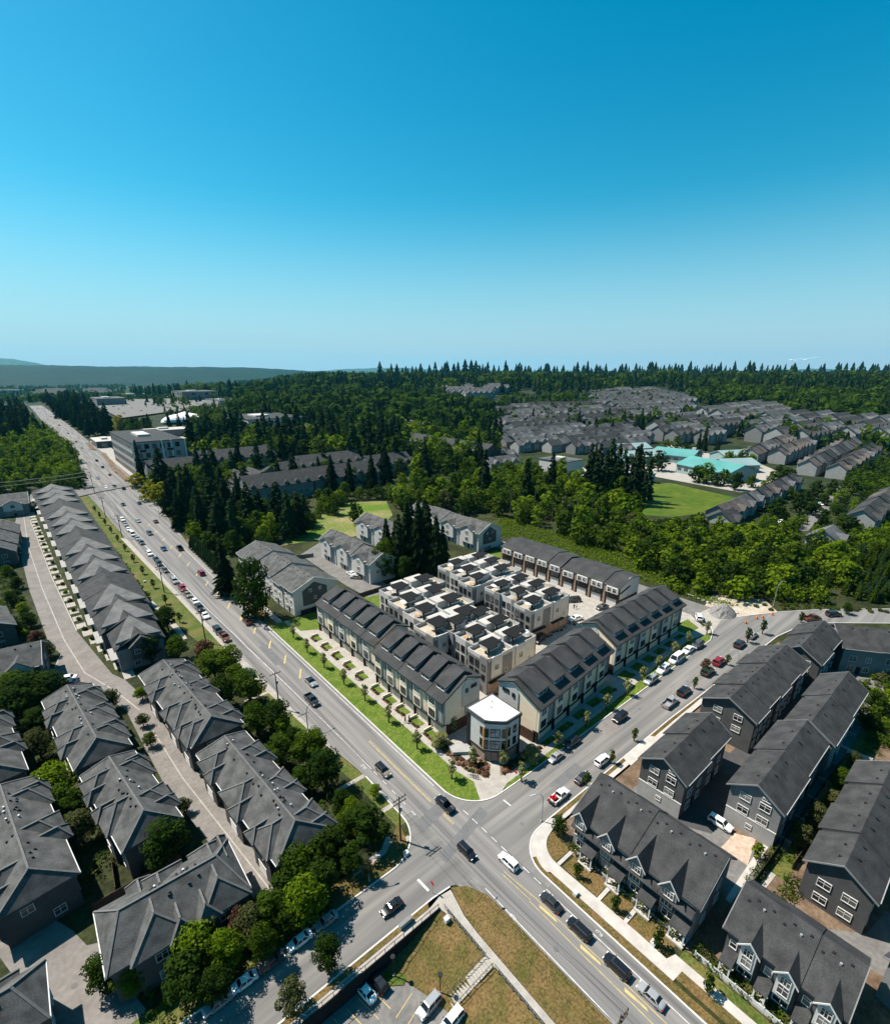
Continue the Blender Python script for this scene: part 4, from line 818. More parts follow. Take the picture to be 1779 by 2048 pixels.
# ------------------------------------------------------------------ estate on the left: hipped grey roofs
def hip_house(label, x0, x1, y0, y1, ze, zr, wings, wall='wall_dark', roof='roof_grey', axis='y', rz=0):
    """long hipped roof with hipped cross wings; wings: (side, centre, width, drop)"""
    t = thing('town_house', ((x0 + x1) / 2, (y0 + y1) / 2, 0), R(rz), label, 'town house', GL)
    ox, oy = (x0 + x1) / 2, (y0 + y1) / 2; x0, x1, y0, y1 = x0 - ox, x1 - ox, y0 - oy, y1 - oy
    MB().box(x0 + .5, x1 - .5, y0 + .5, y1 - .5, 0, ze - .1).build('wall', wall, t)
    mb = MB(); cp = MB(); P = hip(mb, x0, x1, y0, y1, ze, zr, axis, 2.6, 2.6); caps(cp, P, axis); mb.build('roof', roof, t)
    w2 = (x1 - x0) / 2 if axis == 'y' else (y1 - y0) / 2
    for s, c, w, drop in wings:
        q = MB(); c_ = c - (oy if axis == 'y' else ox); z1 = zr - drop; e = ze + .03
        if axis == 'y':
            xa, xb = (x0 - .7, 0.0) if s < 0 else (0.0, x1 + .7)
            P = hip(q, xa, xb, c_ - w / 2, c_ + w / 2, e, z1, 'x', w * .42 if s < 0 else 0, 0 if s < 0 else w * .42)
            caps(cp, P, 'x', (1, 2) if s > 0 else (3, 4))
            MB().box((xa + .5 if s < 0 else x1 - .6), (x0 + .6 if s < 0 else xb - .5), c_ - w / 2 + .45, c_ + w / 2 - .45, 0, e - .2).build('bay', wall, t)
            xw = xa + .5 if s < 0 else xb - .5; f = 'W' if s < 0 else 'E'
            win(t, f, xw, c_, ze - 1.5, 1.7, 1.2, 2); door(t, f, xw, c_, 2.6, 2.2, 'trim', 'garage_door') if s * (1 if x0 + ox > -45 else -1) < 0 else win(t, f, xw, c_, 1.5, 1.7, 1.3, 2)
        else:
            ya, yb = (y0 - .7, 0.0) if s < 0 else (0.0, y1 + .7)
            P = hip(q, c_ - w / 2, c_ + w / 2, ya, yb, e, z1, 'y', w * .42 if s < 0 else 0, 0 if s < 0 else w * .42)
            caps(cp, P, 'y', (1, 2) if s > 0 else (3, 4))
            MB().box(c_ - w / 2 + .45, c_ + w / 2 - .45, (ya + .5 if s < 0 else y1 - .6), (y0 + .6 if s < 0 else yb - .5), 0, e - .2).build('bay', wall, t)
            yw = ya + .5 if s < 0 else yb - .5; f = 'S' if s < 0 else 'N'
            win(t, f, c_, yw, ze - 1.5, 1.9, 1.2, 3); win(t, f, c_, yw, 1.5, 1.9, 1.3, 3)
        q.build('roof', roof, t)
        q2 = MB(); off = .34 * w * (1 if int(c) % 2 else -1); e2 = ze - .02; z2 = ze + (z1 - ze) * .62
        if axis == 'y': P = hip(q2, (x0 - 1.0 if s < 0 else .6), (-.6 if s < 0 else x1 + 1.0), c_ + off - w * .24, c_ + off + w * .24, e2, z2, 'x', w * .2 if s < 0 else 0, 0 if s < 0 else w * .2); caps(cp, P, 'x', (1, 2) if s > 0 else (3, 4))
        else: P = hip(q2, c_ + off - w * .24, c_ + off + w * .24, (y0 - 1.0 if s < 0 else .6), (-.6 if s < 0 else y1 + 1.0), e2, z2, 'y', w * .2 if s < 0 else 0, 0 if s < 0 else w * .2); caps(cp, P, 'y', (1, 2) if s > 0 else (3, 4))
        q2.build('roof', roof, t)
    cp.build('ridge_cap', 'ridge_tile', t)
    MB().box(x0 - .12, x0, y0, y1, ze - .2, ze - .04).build('gutter', 'trim', t); MB().box(x1, x1 + .12, y0, y1, ze - .2, ze - .04).build('gutter', 'trim', t)
    rr = random.Random(int(y0 * 31 + x1 * 7 + oy * 13))
    for k in range(int((y1 - y0) * .9) if axis == 'y' else int((x1 - x0) * .9)):
        if axis == 'y':
            dx = rr.choice((-1, 1)) * rr.uniform(.4, 1.3); y = rr.uniform(y0 + w2, y1 - w2); vent(t, dx, y, zr - abs(dx) * (zr - ze) / w2, rr.random() < .25)
        else:
            dy = rr.choice((-1, 1)) * rr.uniform(.4, 1.3); x = rr.uniform(x0 + w2, x1 - w2); vent(t, x, dy, zr - abs(dy) * (zr - ze) / w2, rr.random() < .25)
    for xx, f in ((x0 + .5, 'W'), (x1 - .5, 'E')):
        for y in frange(y0 + 2.5, y1 - 2, 4.2): win(t, f, xx, y, ze - 1.45, 1.2, 1.15, 2); win(t, f, xx, y + .6, 1.5, 1.2, 1.2, 2)
    for yy, f in ((y0 + .5, 'S'), (y1 - .5, 'N')):
        win(t, f, (x0 + x1) / 2 - 1.4, yy, ze - 1.5, 1.3, 1.1, 2); win(t, f, (x0 + x1) / 2 + 1.6, yy, 1.5, 1.3, 1.2, 2)
    return t
hip_house('grey hipped town house row on the lane, upper one of two behind the roadside trees', -36.6, -26.6, 43.8, 77.5, 6, 9.0, [(-1, 68, 7, .5), (-1, 55, 7.5, .4), (-1, 47.5, 6.5, .6), (1, 71, 6.5, .5), (1, 62, 7, .7), (1, 50, 7.5, .4)], rz=4.6)
hip_house('grey hipped town house row on the lane, lower one of two behind the roadside trees', -33.9, -24.7, 10.6, 41.6, 6, 9.0, [(-1, 36, 6.5, .5), (-1, 26, 7.5, .4), (-1, 15.5, 6.5, .6), (1, 34, 6.5, .5), (1, 24, 7, .7), (1, 14.5, 6.5, .4)], rz=4.4)
hip_house('grey hipped town house row left of the lane, farther of two beside courtyard trees', -54.2, -45.0, 51.0, 79.8, 6, 9.0, [(-1, 72, 6.5, .5), (-1, 60, 7, .4), (1, 73, 6.5, .5), (1, 65, 6.5, .7), (1, 57, 6.5, .4)], rz=6.0)
hip_house('grey hipped town house row left of the lane, nearer of two beside courtyard trees', -50.6, -42.0, 27.2, 49.2, 6, 9.0, [(-1, 44, 6.0, .5), (-1, 35, 6.5, .4), (1, 43.5, 6.0, .5), (1, 34, 6.5, .5)], rz=7.5)
hip_house('grey hipped town house row cut by the left edge of the photo, lower part', -65.2, -55.8, 26.4, 53.2, 6, 9.0, [(1, 47, 6.0, .5), (1, 38, 6.5, .4), (-1, 32, 6.5, .5), (-1, 44, 6, .5)], rz=7.5)
hip_house('grey hipped town house row cut by the left edge of the photo, upper part', -69.5, -60.2, 55.6, 80.0, 6, 9.0, [(1, 75, 6.0, .5), (1, 66, 6.5, .4), (-1, 60, 6.5, .5)], rz=7)
hip_house('large grey hipped house at the street corner with dark front in the lower left', -53.4, -36.6, 9.4, 19.4, 6, 9.4, [(1, -46, 6.5, .6), (-1, -47.5, 7, .4), (-1, -40, 6.5, .5), (1, -39.5, 5, .9)], axis='x')
hip_house('grey hipped house in the bottom left corner of the photo', -72, -58.6, 9.0, 16.5, 6, 9.0, [(1, -64, 6, .5), (-1, -64, 6, .5)], axis='x')

# long saw-tooth row
t = thing('row_house', (-35.5, 0, 0), 0, 'very long dark row house with a chain of pale roof triangles beside the road verge', 'row house', GL)
ny = 15; ys = [92 + (330 - 92) * (i / ny) ** 1.10 for i in range(ny + 1)]
def rowx(y): return lerp_list([(92, -39.8), (112, -42.2), (326, -47.4)], y) + 35.5, lerp_list([(92, -29.2), (128, -27.0), (322, -27.4)], y) + 35.5
for i in range(ny):
    a, b = ys[i], ys[i + 1]; xl, xr = rowx((a + b) / 2); xm = (xl + xr) / 2; D = b - a
    MB().box(xl + .6, xr - .6, a + .02, b - .02, 0, 6.0).build('wall', 'wall_dark' if i % 2 else 'wall_grey', t)
    # dark main slopes: a gable along y, and the pale folded triangle that rises towards the next unit
    MB().py([(xl, 6.2), (xm, 9.3), (xr, 6.2), (xr, 5.95), (xm, 9.05), (xl, 5.95)], a + .01, b - .01).build('roof', 'roof_dark', t)
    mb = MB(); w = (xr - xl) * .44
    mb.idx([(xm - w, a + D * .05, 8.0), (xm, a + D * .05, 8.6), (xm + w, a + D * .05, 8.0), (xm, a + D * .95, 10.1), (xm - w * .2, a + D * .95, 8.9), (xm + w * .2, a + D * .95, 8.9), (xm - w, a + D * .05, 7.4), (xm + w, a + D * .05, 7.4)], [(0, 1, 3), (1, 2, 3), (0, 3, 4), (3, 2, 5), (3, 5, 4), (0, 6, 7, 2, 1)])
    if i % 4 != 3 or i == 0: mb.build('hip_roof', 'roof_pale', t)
    for q in (.3, .6): vent(t, xm - 1.2, a + D * q, 8.55); vent(t, xm + 1.6, a + D * q, 8.25)
    for f, xx in (('W', xl + .6), ('E', xr - .6)):
        win(t, f, xx, a + D * .35, 4.4, 1.5, 1.2, 2); win(t, f, xx, a + D * .72, 1.5, 1.5, 1.2, 2)
    MB().box(xl - .9, xl + .62, a + D * .2, a + D * .8, 2.6, 2.85).build('porch_roof', 'panel_grey', t)
    door(t, 'W', xl + .6, a + D * .5, D * .35, 2.2, 'trim', 'garage_door')
xl, xr = rowx(92); xm = (xl + xr) / 2
MB().py([(xm - 2.5, 2.8), (xm + 2.9, 2.8), (xm + 2.9, 6.6), (xm + .2, 8.8), (xm - 2.5, 6.6)], 91.2, 92.4).build('end_gable', 'wall_dark', t)
MB().py([(xm - 3.0, 6.4), (xm + .2, 9.0), (xm + 3.4, 6.4), (xm + 3.4, 6.2), (xm + .2, 8.8), (xm - 3.0, 6.2)], 90.7, 96).build('gable_roof', 'roof_grey', t)
for x, z in ((-1.2, 5.0), (1.4, 5.2), (-1.6, 1.5), (2.2, 1.5)): win(t, 'S', xm + x, 91.2 if z > 3 else 92.02, z, 1.2, 1.2, 2)
# houses at the left edge
gable_row('dark gabled house with pale barge boards behind the round lane island on the left', -70, 99, R(-8), 2, 7.5, 12, 6.0, 9.4, 'wall_dark', 'roof_grey', GL, front_gables=True)
gable_row('dark house with a tall front gable at the top of the left lane', -76, 300, R(-3), 2, 13, 22, 6.0, 10.0, 'wall_grey', 'roof_grey', GL, front_gables=True)
gable_row('long dark roofed row at the left edge behind the lane gardens', -70, 172, R(-93), 5, 9, 11, 6.0, 9.4, 'wall_dark', 'roof_grey', GL, front_gables=True).location = (-66, 252, 0)
gable_row('dark roofed house cut by the left edge beside the driveway islands', -76, 128, R(-84), 2, 8, 11, 6.0, 9.0, 'wall_dark', 'roof_grey', GL).location = (-72, 142, 0)
# ------------------------------------------------------------------ vegetation prototypes
def leaf_quads(mb, c, n, rad, s, rr, mi=0, flat=0.75):
    for _ in range(n):
        while True:
            p = Vector((rr.uniform(-1, 1), rr.uniform(-1, 1), rr.uniform(-1, 1)))
            if p.length < 1: break
        p = p.normalized() * (p.length ** .45)
        q = Vector(c) + Vector((p.x * rad, p.y * rad, p.z * rad * flat))
        nrm = (p + Vector((rr.uniform(-.7, .7), rr.uniform(-.7, .7), rr.uniform(-.2, .9)))).normalized()
        u = nrm.orthogonal().normalized(); u.rotate(Matrix.Rotation(rr.uniform(0, 6.28), 3, nrm)); v = nrm.cross(u)
        a = s * rr.uniform(.6, 1.3); b = a * rr.uniform(.5, .9)
        mb.face([q - u * a, q - v * b, q + u * a, q + v * b], mi)
def crown(seed, n, clumps, s, tall=1.0, wide=1.0):
    """unit crown: radius about 1, from z=0 to 2*tall"""
    rr = random.Random(seed); mb = MB()
    for i in range(clumps):
        a = 2.4 * i + rr.uniform(-.4, .4); z = (i + .5) / clumps
        r = math.sin(math.pi * min(.97, .12 + z * .86)) ** .7 * .66 * wide * rr.uniform(.75, 1.12)
        if i % 4 == 3: r *= .35
        leaf_quads(mb, (math.cos(a) * r, math.sin(a) * r, z * 1.75 * tall + .12), n // clumps, rr.uniform(.30, .46), s, rr)
    return mb
CROWN = {k: crown(*a).mesh('crown', ['leaf_mid']) for k, a in {
    'near0': (1, 2900, 19, .066), 'near1': (2, 2900, 23, .066, 1.15), 'near2': (3, 2600, 17, .07, .85, 1.1),
    'mid0': (4, 520, 13, .135), 'mid1': (5, 560, 15, .135, 1.25), 'mid2': (6, 480, 12, .14, .85, 1.1), 'sap': (7, 330, 9, .15, 1.0, .8)}.items()}
def conifer(seed, tiers, per, s, droop=.35, w=.23):
    """unit height conifer crown, radius about w"""
    rr = random.Random(seed); mb = MB()
    for t in range(tiers):
        z = .10 + .89 * (t / tiers) ** .92; r = w * (1.02 - z) ** .8 * rr.uniform(.75, 1.15) + .012
        for k in range(max(4, int(per * (1.15 - z)))):
            a = rr.uniform(0, 6.283); L = r * rr.uniform(.65, 1.15); d = Vector((math.cos(a), math.sin(a), 0)); n = Vector((-d.y, d.x, 0))
            zz = z + rr.uniform(-.015, .015); wd = s * rr.uniform(.8, 1.5)
            p0 = d * .01 + Vector((0, 0, zz + .02)); p1 = d * L * .6 + Vector((0, 0, zz - droop * L * .25)); p2 = d * L + Vector((0, 0, zz - droop * L))
            mb.face([p0, p1 - n * wd, p2, p1 + n * wd]); mb.face([p0, p1 + Vector((0, 0, wd * .5)), p2, p1 - Vector((0, 0, wd * 1.1))])
    mb.face([(.012, 0, .93), (0, 0, 1.02), (-.012, 0, .93)]); mb.face([(0, .012, .93), (0, 0, 1.02), (0, -.012, .93)])
    return mb
CONE = {k: conifer(*a).mesh('crown', ['needle']) for k, a in {'c0': (11, 34, 13, .030), 'c1': (12, 30, 12, .034, .5, .19), 'c2': (13, 38, 14, .028, .2, .27), 'f0': (14, 15, 8, .045, .3, .2), 'f1': (15, 14, 8, .05, .3, .24), 'near': (16, 46, 22, .022, .4, .21)}.items()}
def trunk_mesh(kind):
    mb = MB(); rr = random.Random(5 if kind == 'dec' else 6)
    if kind == 'dec':
        mb.tube([(0, 0, -.05), (0.01, 0, .25), (.0, .01, .6), (.02, 0, .85)], [.055, .04, .03, .012], 7)
        for k in range(5):
            a = k * 1.3; z = .32 + .07 * k; mb.tube([(0, 0, z), (math.cos(a) * .12, math.sin(a) * .12, z + .14), (math.cos(a) * .2, math.sin(a) * .2, z + .26)], [.022, .014, .006], 5)
    else: mb.tube([(0, 0, -.03), (0, 0, .5), (0, 0, .97)], [.016, .010, .003], 6)
    return mb.mesh('trunk', ['bark'])
TRUNK = {'dec': trunk_mesh('dec'), 'con': trunk_mesh('con')}
def shade(o, m):
    o.material_slots[0].link = 'OBJECT'; o.material_slots[0].material = M[m]; return o
def tree(p, h, w, kind, m, label, group=None, name='deciduous_tree', seed=0, base=.28, cat='tree', parts=True):
    """broadleaf tree of height h and crown radius w, standing at p"""
    rr = random.Random(int(p.x * 13 + p.y * 7) + seed)
    t = thing(name, p, rr.uniform(0, 6.28), label, cat, group)
    tr = link('trunk', TRUNK['dec'], t, None, None, (h * .8, h * .8, h * .9))
    zc = h * base; sz = (h - zc) / 1.95
    c = link('crown', CROWN[kind], t, (0, 0, zc), None, (w, w, sz)); shade(c, m); return t
def pine(p, h, w, kind, m, label, group=None, name='conifer_tree', cat='tree'):
    rr = random.Random(int(p.x * 11 + p.y * 5))
    t = thing(name, p, rr.uniform(0, 6.28), label, cat, group)
    link('trunk', TRUNK['con'], t, None, None, (h, h, h))
    c = link('crown', CONE[kind], t, None, None, (w / .22, w / .22, h)); shade(c, m); return t
SH = {}
for i in range(3):
    mb = MB(); rr = random.Random(40 + i)
    for k in range(5): leaf_quads(mb, (rr.uniform(-.45, .45), rr.uniform(-.45, .45), rr.uniform(.3, .6)), 55, .5, .15, rr, 0, .8)
    SH[i] = mb.mesh('shrub', ['leaf_mid'])
def shrub(p, r, m, label, group=None, h=None, name='shrub', cat='shrub'):
    o = link(name, SH[int(abs(p[0] * 7 + p[1] * 3)) % 3], None, (p[0], p[1], p[2] if len(p) > 2 else 0), (p[0] * 3.7) % 6.28, (r, r, h or r))
    shade(o, m); return tag(o, label, cat, group)
def poly_scatter(pix, n, seed, mind=0.0, world=False):
    P = [Vector((p[0], p[1], 0)) for p in pix] if world else [at(*p) for p in pix]
    rr = random.Random(seed); out = []; x0, x1 = min(p.x for p in P), max(p.x for p in P); y0, y1 = min(p.y for p in P), max(p.y for p in P); tries = 0
    while len(out) < n and tries < n * 60:
        tries += 1; x, y = rr.uniform(x0, x1), rr.uniform(y0, y1); ins = False
        for a, b in zip(P, P[1:] + P[:1]):
            if (a.y > y) != (b.y > y) and x < (b.x - a.x) * (y - a.y) / (b.y - a.y) + a.x: ins = not ins
        if ins and all((x - q.x) ** 2 + (y - q.y) ** 2 > mind * mind for q in out): out.append(Vector((x, y, gz(x, y))))
    return out

def proj(p):
    v = p - CAM; ca, sa = math.cos(AZ), math.sin(AZ); r = v.x * ca + v.y * sa; f = -v.x * sa + v.y * ca
    cp, sp = math.cos(PITCH), math.sin(PITCH); d = f * cp - v.z * sp; return CX + F * r / d, CY - F * (v.z * cp + f * sp) / d
RANK = ['front', 'second', 'third', 'fourth', 'fifth', 'rear']
def ranks(pts):
    """for each point a phrase that singles it out: rank by depth, then counted from the left"""
    n = max(1, min(6, math.ceil(len(pts) / 19))); q = sorted(range(len(pts)), key=lambda i: -proj(pts[i])[1]); out = {}
    for r in range(n):
        part = q[len(q) * r // n:len(q) * (r + 1) // n]; part.sort(key=lambda i: proj(pts[i])[0])
        nm = RANK[r] if r < n - 1 or n == 1 else 'rear'
        for k, i in enumerate(part): out[i] = '%s from left%s' % (ORD[min(k, 30)], ' in %s rank' % nm if n > 1 else '')
    return out
# ------------------------------------------------------------------ trees one by one: the new development
G1 = 'young street trees on the green verges'
vp = [(587, 1276), (615, 1306), (649, 1336), (688, 1369), (730, 1402), (777, 1445), (834, 1498), (903, 1558)]
for i, p in enumerate(reversed(vp)):
    tree(at(*p), 4.4, 1.25, 'sap', 'leaf_pale', 'young pale tree on the green verge of the long road, %s from the corner' % ORD[i], G1, 'young_tree', base=.34)
vp = [(1042, 1562), (1113, 1497), (1170, 1456), (1211, 1419), (1253, 1391), (1283, 1362), (1314, 1340), (1346, 1311), (1374, 1290), (1412, 1268)]
for i, p in enumerate(vp):
    tree(at(*p), 4.2, 1.2, 'sap', 'leaf_pale', 'young pale tree on the green verge of the side street, %s from the corner' % ORD[i], G1, 'young_tree', base=.34)
for p, w, lb in (((880, 1493), 2.2, 'broad pale yellow green shrub tree left of the white roofed corner block'), ((1062, 1522), 2.2, 'broad pale yellow green shrub tree right of the white roofed corner block')):
    tree(at(*p), 3.6, w, 'near2', 'leaf_pale', lb, None, 'ornamental_tree', base=.12)
for p, lb in (((944, 1527), 'slim pale tree left of the corner block entrance'), ((1005, 1533), 'slim pale tree right of the corner block entrance'), ((906, 1465), 'small pale tree behind the low grey garden wall')):
    tree(at(*p), 3.8, 1.2, 'sap', 'leaf_pale', lb, None, 'ornamental_tree', base=.28)
GS = 'garden shrubs of the new development'
sh = poly_scatter([(4.4, 20), (4.5, 11), (6.5, 7.2), (8.7, 9.2), (8.2, 14), (6.4, 20)], 44, 5, .75, True) + poly_scatter([(9.0, 5.6), (20, 5.5), (20, 6.2), (15.6, 7.3), (11.4, 7.1)], 24, 6, .7, True)
RK = ranks(sh)
for i, p in enumerate(sh):
    shrub(p, .5 + .25 * ((i * 7) % 3), ('leaf_olive', 'flower_pink', 'leaf_red', 'leaf_olive')[i % 4], 'low %s shrub in beds round the corner block, %s' % (('green', 'pink flowering', 'reddish', 'green')[i % 4], RK[i]), 'shrubs round the corner block', .55)
def plot_garden(x, y, ax, i, row, far):
    """front garden of one unit: hedge planter, small lawn, path"""
    def T(u, v): return (x + v * ax[0] + u * ax[1], y + v * ax[2] + u * ax[3])
    slab('front_lawn', [T(.5, 1.0), T(3.4, 1.0), T(3.4, 2.5), T(.5, 2.5)], 'lawn', 0, .06)
    slab('garden_path', [T(3.7, .0), T(4.6, .0), T(4.6, 2.9), T(3.7, 2.9)], 'concrete', 0, .05)
    slab('planting_bed', [T(.3, .05), T(3.5, .05), T(3.5, .95), T(.3, .95)], 'soil', 0, .05)
    k = [T(3.5, .6), T(3.7, .6), T(3.7, 2.7), T(3.5, 2.7)]
    tag(slab('garden_wall', k, 'cream', 0, .7, None), 'low cream wall after the %s front garden from the left, %s' % (ORD[4 - i], row), 'wall', 'low garden walls along the %s' % row); 
    for q in range(4):
        c = T(.6 + q * .85, .5); shrub((c[0], c[1], 0), .5, ('leaf_olive', 'flower_pink', 'leaf_olive', 'leaf_pale')[(q + i) % 4], 'clipped %s hedge clump, %s of the %s garden from the left, %s' % (('olive', 'pinkish', 'olive', 'pale')[(q + i) % 4], ORD[3 - q], ORD[4 - i], row), 'hedge clumps along the %s' % row, .6)
for i in range(5): plot_garden(4.25, 21.2 + 5.15 * i, (1, 0, 0, 1), i, 'near road row', 0)
for i in range(5): plot_garden(4.4, 49.2 + 6.2 * i, (1, 0, 0, 1), i, 'far road row', 0)
def small_plot(x0, y0, x1, y1, i, row):
    slab('front_lawn', rect(x0, x1, y0, y1), 'lawn', 0, .05)
    for q in range(3): shrub((x0 + .4 + q * (x1 - x0 - .8) / 2, y0 + .3, 0), .5, ('leaf_olive', 'flower_pink', 'leaf_pale')[(q + i) % 3], 'clipped %s hedge clump, %s of the %s garden from the left, %s' % (('olive', 'pinkish', 'pale')[(q + i) % 3], ORD[q], ORD[i], row), 'hedge clumps along the %s' % row, .55)
for i in range(5): small_plot(21 + 6.15 * i, 5.45 + .35 * i, 25.0 + 6.15 * i, 6.7 + .6 * i, i, 'near side street row')
for i in range(6): small_plot(55 + 5.85 * i, 7.2 + .3 * i, 58.8 + 5.85 * i, 10.2, i, 'far side street row')
fs = (poly_scatter([(26, 23.6), (41, 23.8), (41, 25.0), (26, 25.0)], 12, 9, 1.0, True) + poly_scatter([(52, 33.6), (69, 33.4), (69, 34.6), (52, 34.6)], 10, 10, 1.0, True)); RK = ranks(fs)
for i, p in enumerate(fs):
    shrub(p, .7, ('leaf_olive', 'flower_pink')[i % 2], '%s shrub at the foot of the terrace blocks, %s' % (('olive', 'pink')[i % 2], RK[i]), 'shrubs at the foot of the terrace blocks', .6)
# timber planters in the courtyard
pc = at(1128, 1266)
for i in range(6):
    mb = MB(); y = 23.6 + i * 1.15; L_ = 6.2 - .25 * i; x0 = 59.5 + .3 * i
    mb.box(x0, x0 + L_, y, y + .12, 0, .5); mb.box(x0, x0 + L_, y + .6, y + .72, 0, .5); mb.box(x0, x0 + .12, y + .12, y + .6, 0, .5); mb.box(x0 + L_ - .12, x0 + L_, y + .12, y + .6, 0, .5); mb.box(x0 + .1, x0 + L_ - .1, y + .1, y + .62, .3, .42)
    tag(mb.build('raised_planter', 'timber'), 'long timber planter box in the courtyard, %s from the side street row' % ORD[i], 'planter', 'timber planters in the courtyard')
slab('planter_terrace', rect(58.6, 67.4, 22.8, 31), 'sand', 0, .02)

# ------------------------------------------------------------------ trees one by one: left estate and the verge
GV = 'broad green trees between the left estate and the long road'
crowns = [(333, 1240, 22, 1), (300, 1303, 22, 2), (352, 1296, 22, 0), (428, 1336, 38, 0), (462, 1318, 22, 3), (408, 1300, 20, 4), (498, 1378, 34, 0), (446, 1388, 26, 1), (470, 1352, 24, 0), (512, 1442, 30, 0), (556, 1440, 30, 1), (566, 1452, 20, 3), (588, 1478, 22, 1), (560, 1505, 28, 0), (612, 1502, 36, 0), (632, 1478, 22, 3), (650, 1545, 36, 1), (600, 1556, 24, 0), (682, 1600, 22, 1), (704, 1618, 20, 3), (735, 1655, 44, 2), (690, 1640, 20, 0), (666, 1690, 30, 1), (700, 1712, 28, 1), (635, 1700, 30, 0), (600, 1748, 40, 0), (572, 1775, 34, 1), (640, 1765, 36, 2), (610, 1810, 40, 3), (545, 1822, 36, 0), (500, 1848, 30, 5)]
tones = ['leaf_mid', 'leaf_dark', 'leaf_dark', 'leaf_bright', 'leaf_red', 'leaf_olive']; tn = ['mid green', 'deep green', 'dense dark green', 'bright green', 'rusty brown', 'olive brown']
for i, (x, y, r, k) in enumerate(crowns):
    p = at(x, y, 3.6); g = Vector((p.x, p.y, 0)); dist = (p - CAM).length; w = r * dist / F * .92
    tree(g, min(8, 2.6 + w * 1.5), w, 'near%d' % (i % 3), tones[k], '%s tree in the left estate roadside belt, %s from the far end' % (tn[k], ORD[i]), GV)
GC = 'trees round the lower left houses'
for i, (x, y, r, k, lb, hh) in enumerate([(452, 1905, 30, 3, 'bright green tree behind the parked cars left of the big corner house garden', 7), (395, 1900, 40, 3, 'bright green rounded tree in front of the big corner house', 7), (372, 1945, 44, 1, 'deep green tree at the corner house nearest the bottom of the photo', 7.5), (430, 1975, 26, 1, 'dark green tree at the kerb by the white parked cars', 6), (525, 1890, 26, 0, 'green round street tree between parked cars on the cross street', 6), (575, 1845, 22, 1, 'small drooping tree on the cross street', 5), (478, 1850, 26, 4, 'rusty brown tree beside the big corner house', 5.5), (655, 1912, 28, 1, 'lone dark round tree on the verge opposite the parked cars', 6), (583, 1995, 28, 5, 'thin reddish green tree near the bottom of the cross street', 5.5), (204, 1948, 30, 1, 'dark round tree at the lane mouth in the lower left', 6), (262, 1960, 28, 3, 'bright yellow green bush tree at the lane mouth in the lower left', 4.5), (240, 1925, 18, 3, 'small bright tree beside the big corner house drive', 4), (330, 1688, 44, 2, 'tall dark tree between the hipped houses and the lane', 8.5), (110, 1565, 36, 3, 'broad bright tree in the courtyard of the hipped houses', 6.5), (120, 1600, 30, 0, 'green tree in the courtyard of the hipped houses, lower down', 6.5), (157, 1655, 30, 5, 'golden olive tree in the courtyard of the hipped houses', 6), (75, 1490, 24, 5, 'olive tree in the upper courtyard of the hipped houses', 6), (70, 1440, 26, 2, 'grey green tree in the upper courtyard of the hipped houses', 6), (95, 1378, 36, 1, 'wide dark tree above the hipped houses by the lane island', 8), (48, 1385, 40, 1, 'wide dark tree at the left edge below the island', 8), (20, 1410, 36, 2, 'very dark tree cut by the left edge', 9), (30, 1375, 34, 0, 'green tree cut by the left edge above the hipped houses', 8), (222, 1400, 18, 1, 'small dark tree at the lane end of the upper hipped house', 4.5), (283, 1385, 14, 3, 'small light tree at the head of the lower lane', 3.5), (285, 1440, 13, 1, 'small garden tree beside the lane, upper side', 3), (300, 1480, 14, 0, 'small garden tree beside the lane, middle side', 3), (366, 1610, 14, 1, 'small garden tree beside the lane, lower side', 3.2), (140, 1620, 20, 0, 'slim green tree between hipped house gardens', 5), (735, 1738, 12, 5, 'small purple grey tree by the curved street lamp', 4), (750, 1580, 14, 3, 'small bright tree on the roadside by the footpath stub', 3)]):
    p = at(x, y, hh * .55); w = r * .88 * (p - CAM).length / F
    tree(Vector((p.x, p.y, 0)), hh, w, 'near%d' % (i % 3), tones[k], lb, None)
for i, (x, y, k) in enumerate([(14, 1092, 2), (32, 1108, 1), (12, 1142, 0), (34, 1168, 1), (22, 1200, 2), (46, 1218, 3), (58, 1242, 1), (30, 1252, 0), (74, 1275, 4), (62, 1302, 2), (92, 1302, 5), (18, 1068, 1)]):
    p = at(x, y, 2.0); tree(Vector((p.x, p.y, 0)), 4.5, 2.3, 'near%d' % (i % 3), tones[k], '%s tree in the gardens left of the upper lane, %s from the top' % (tn[k], ORD[[1, 2, 3, 4, 5, 6, 7, 8, 9, 10, 11, 0][i]]), 'garden trees left of the upper lane', 'garden_tree', base=.1)
# clipped shrubs along the long left lane and gardens
for i in range(20):
    y = 96 + 186 * (i / 20) ** 1.15; xx = lerp_list([(88, -39.2), (126, -45.2), (184, -47.8), (284, -50.2)], y)
    shrub((xx + .8, y, 0), 1.1, ('leaf_mid', 'leaf_dark', 'leaf_bright')[i % 3], '%s clipped shrub between driveways of the very long row, %s from near end' % (('mid green', 'dark', 'bright')[i % 3], ORD[i]), 'clipped shrubs along the left lane', 1.3)
for i in range(20):
    y = 118 + 150 * i / 20; xx = lerp_list([(112, -51.6), (121, -54), (172, -56.6), (267, -58.8)], y)
    shrub((xx - 1.2 - (i % 3), y, 0), 1.5, ('leaf_mid', 'leaf_dark', 'leaf_bright')[i % 3], '%s garden shrub on the left side of the upper lane, %s from near end' % (('mid green', 'dark', 'bright')[i % 3], ORD[i]), 'garden shrubs left of the lane', 1.9)
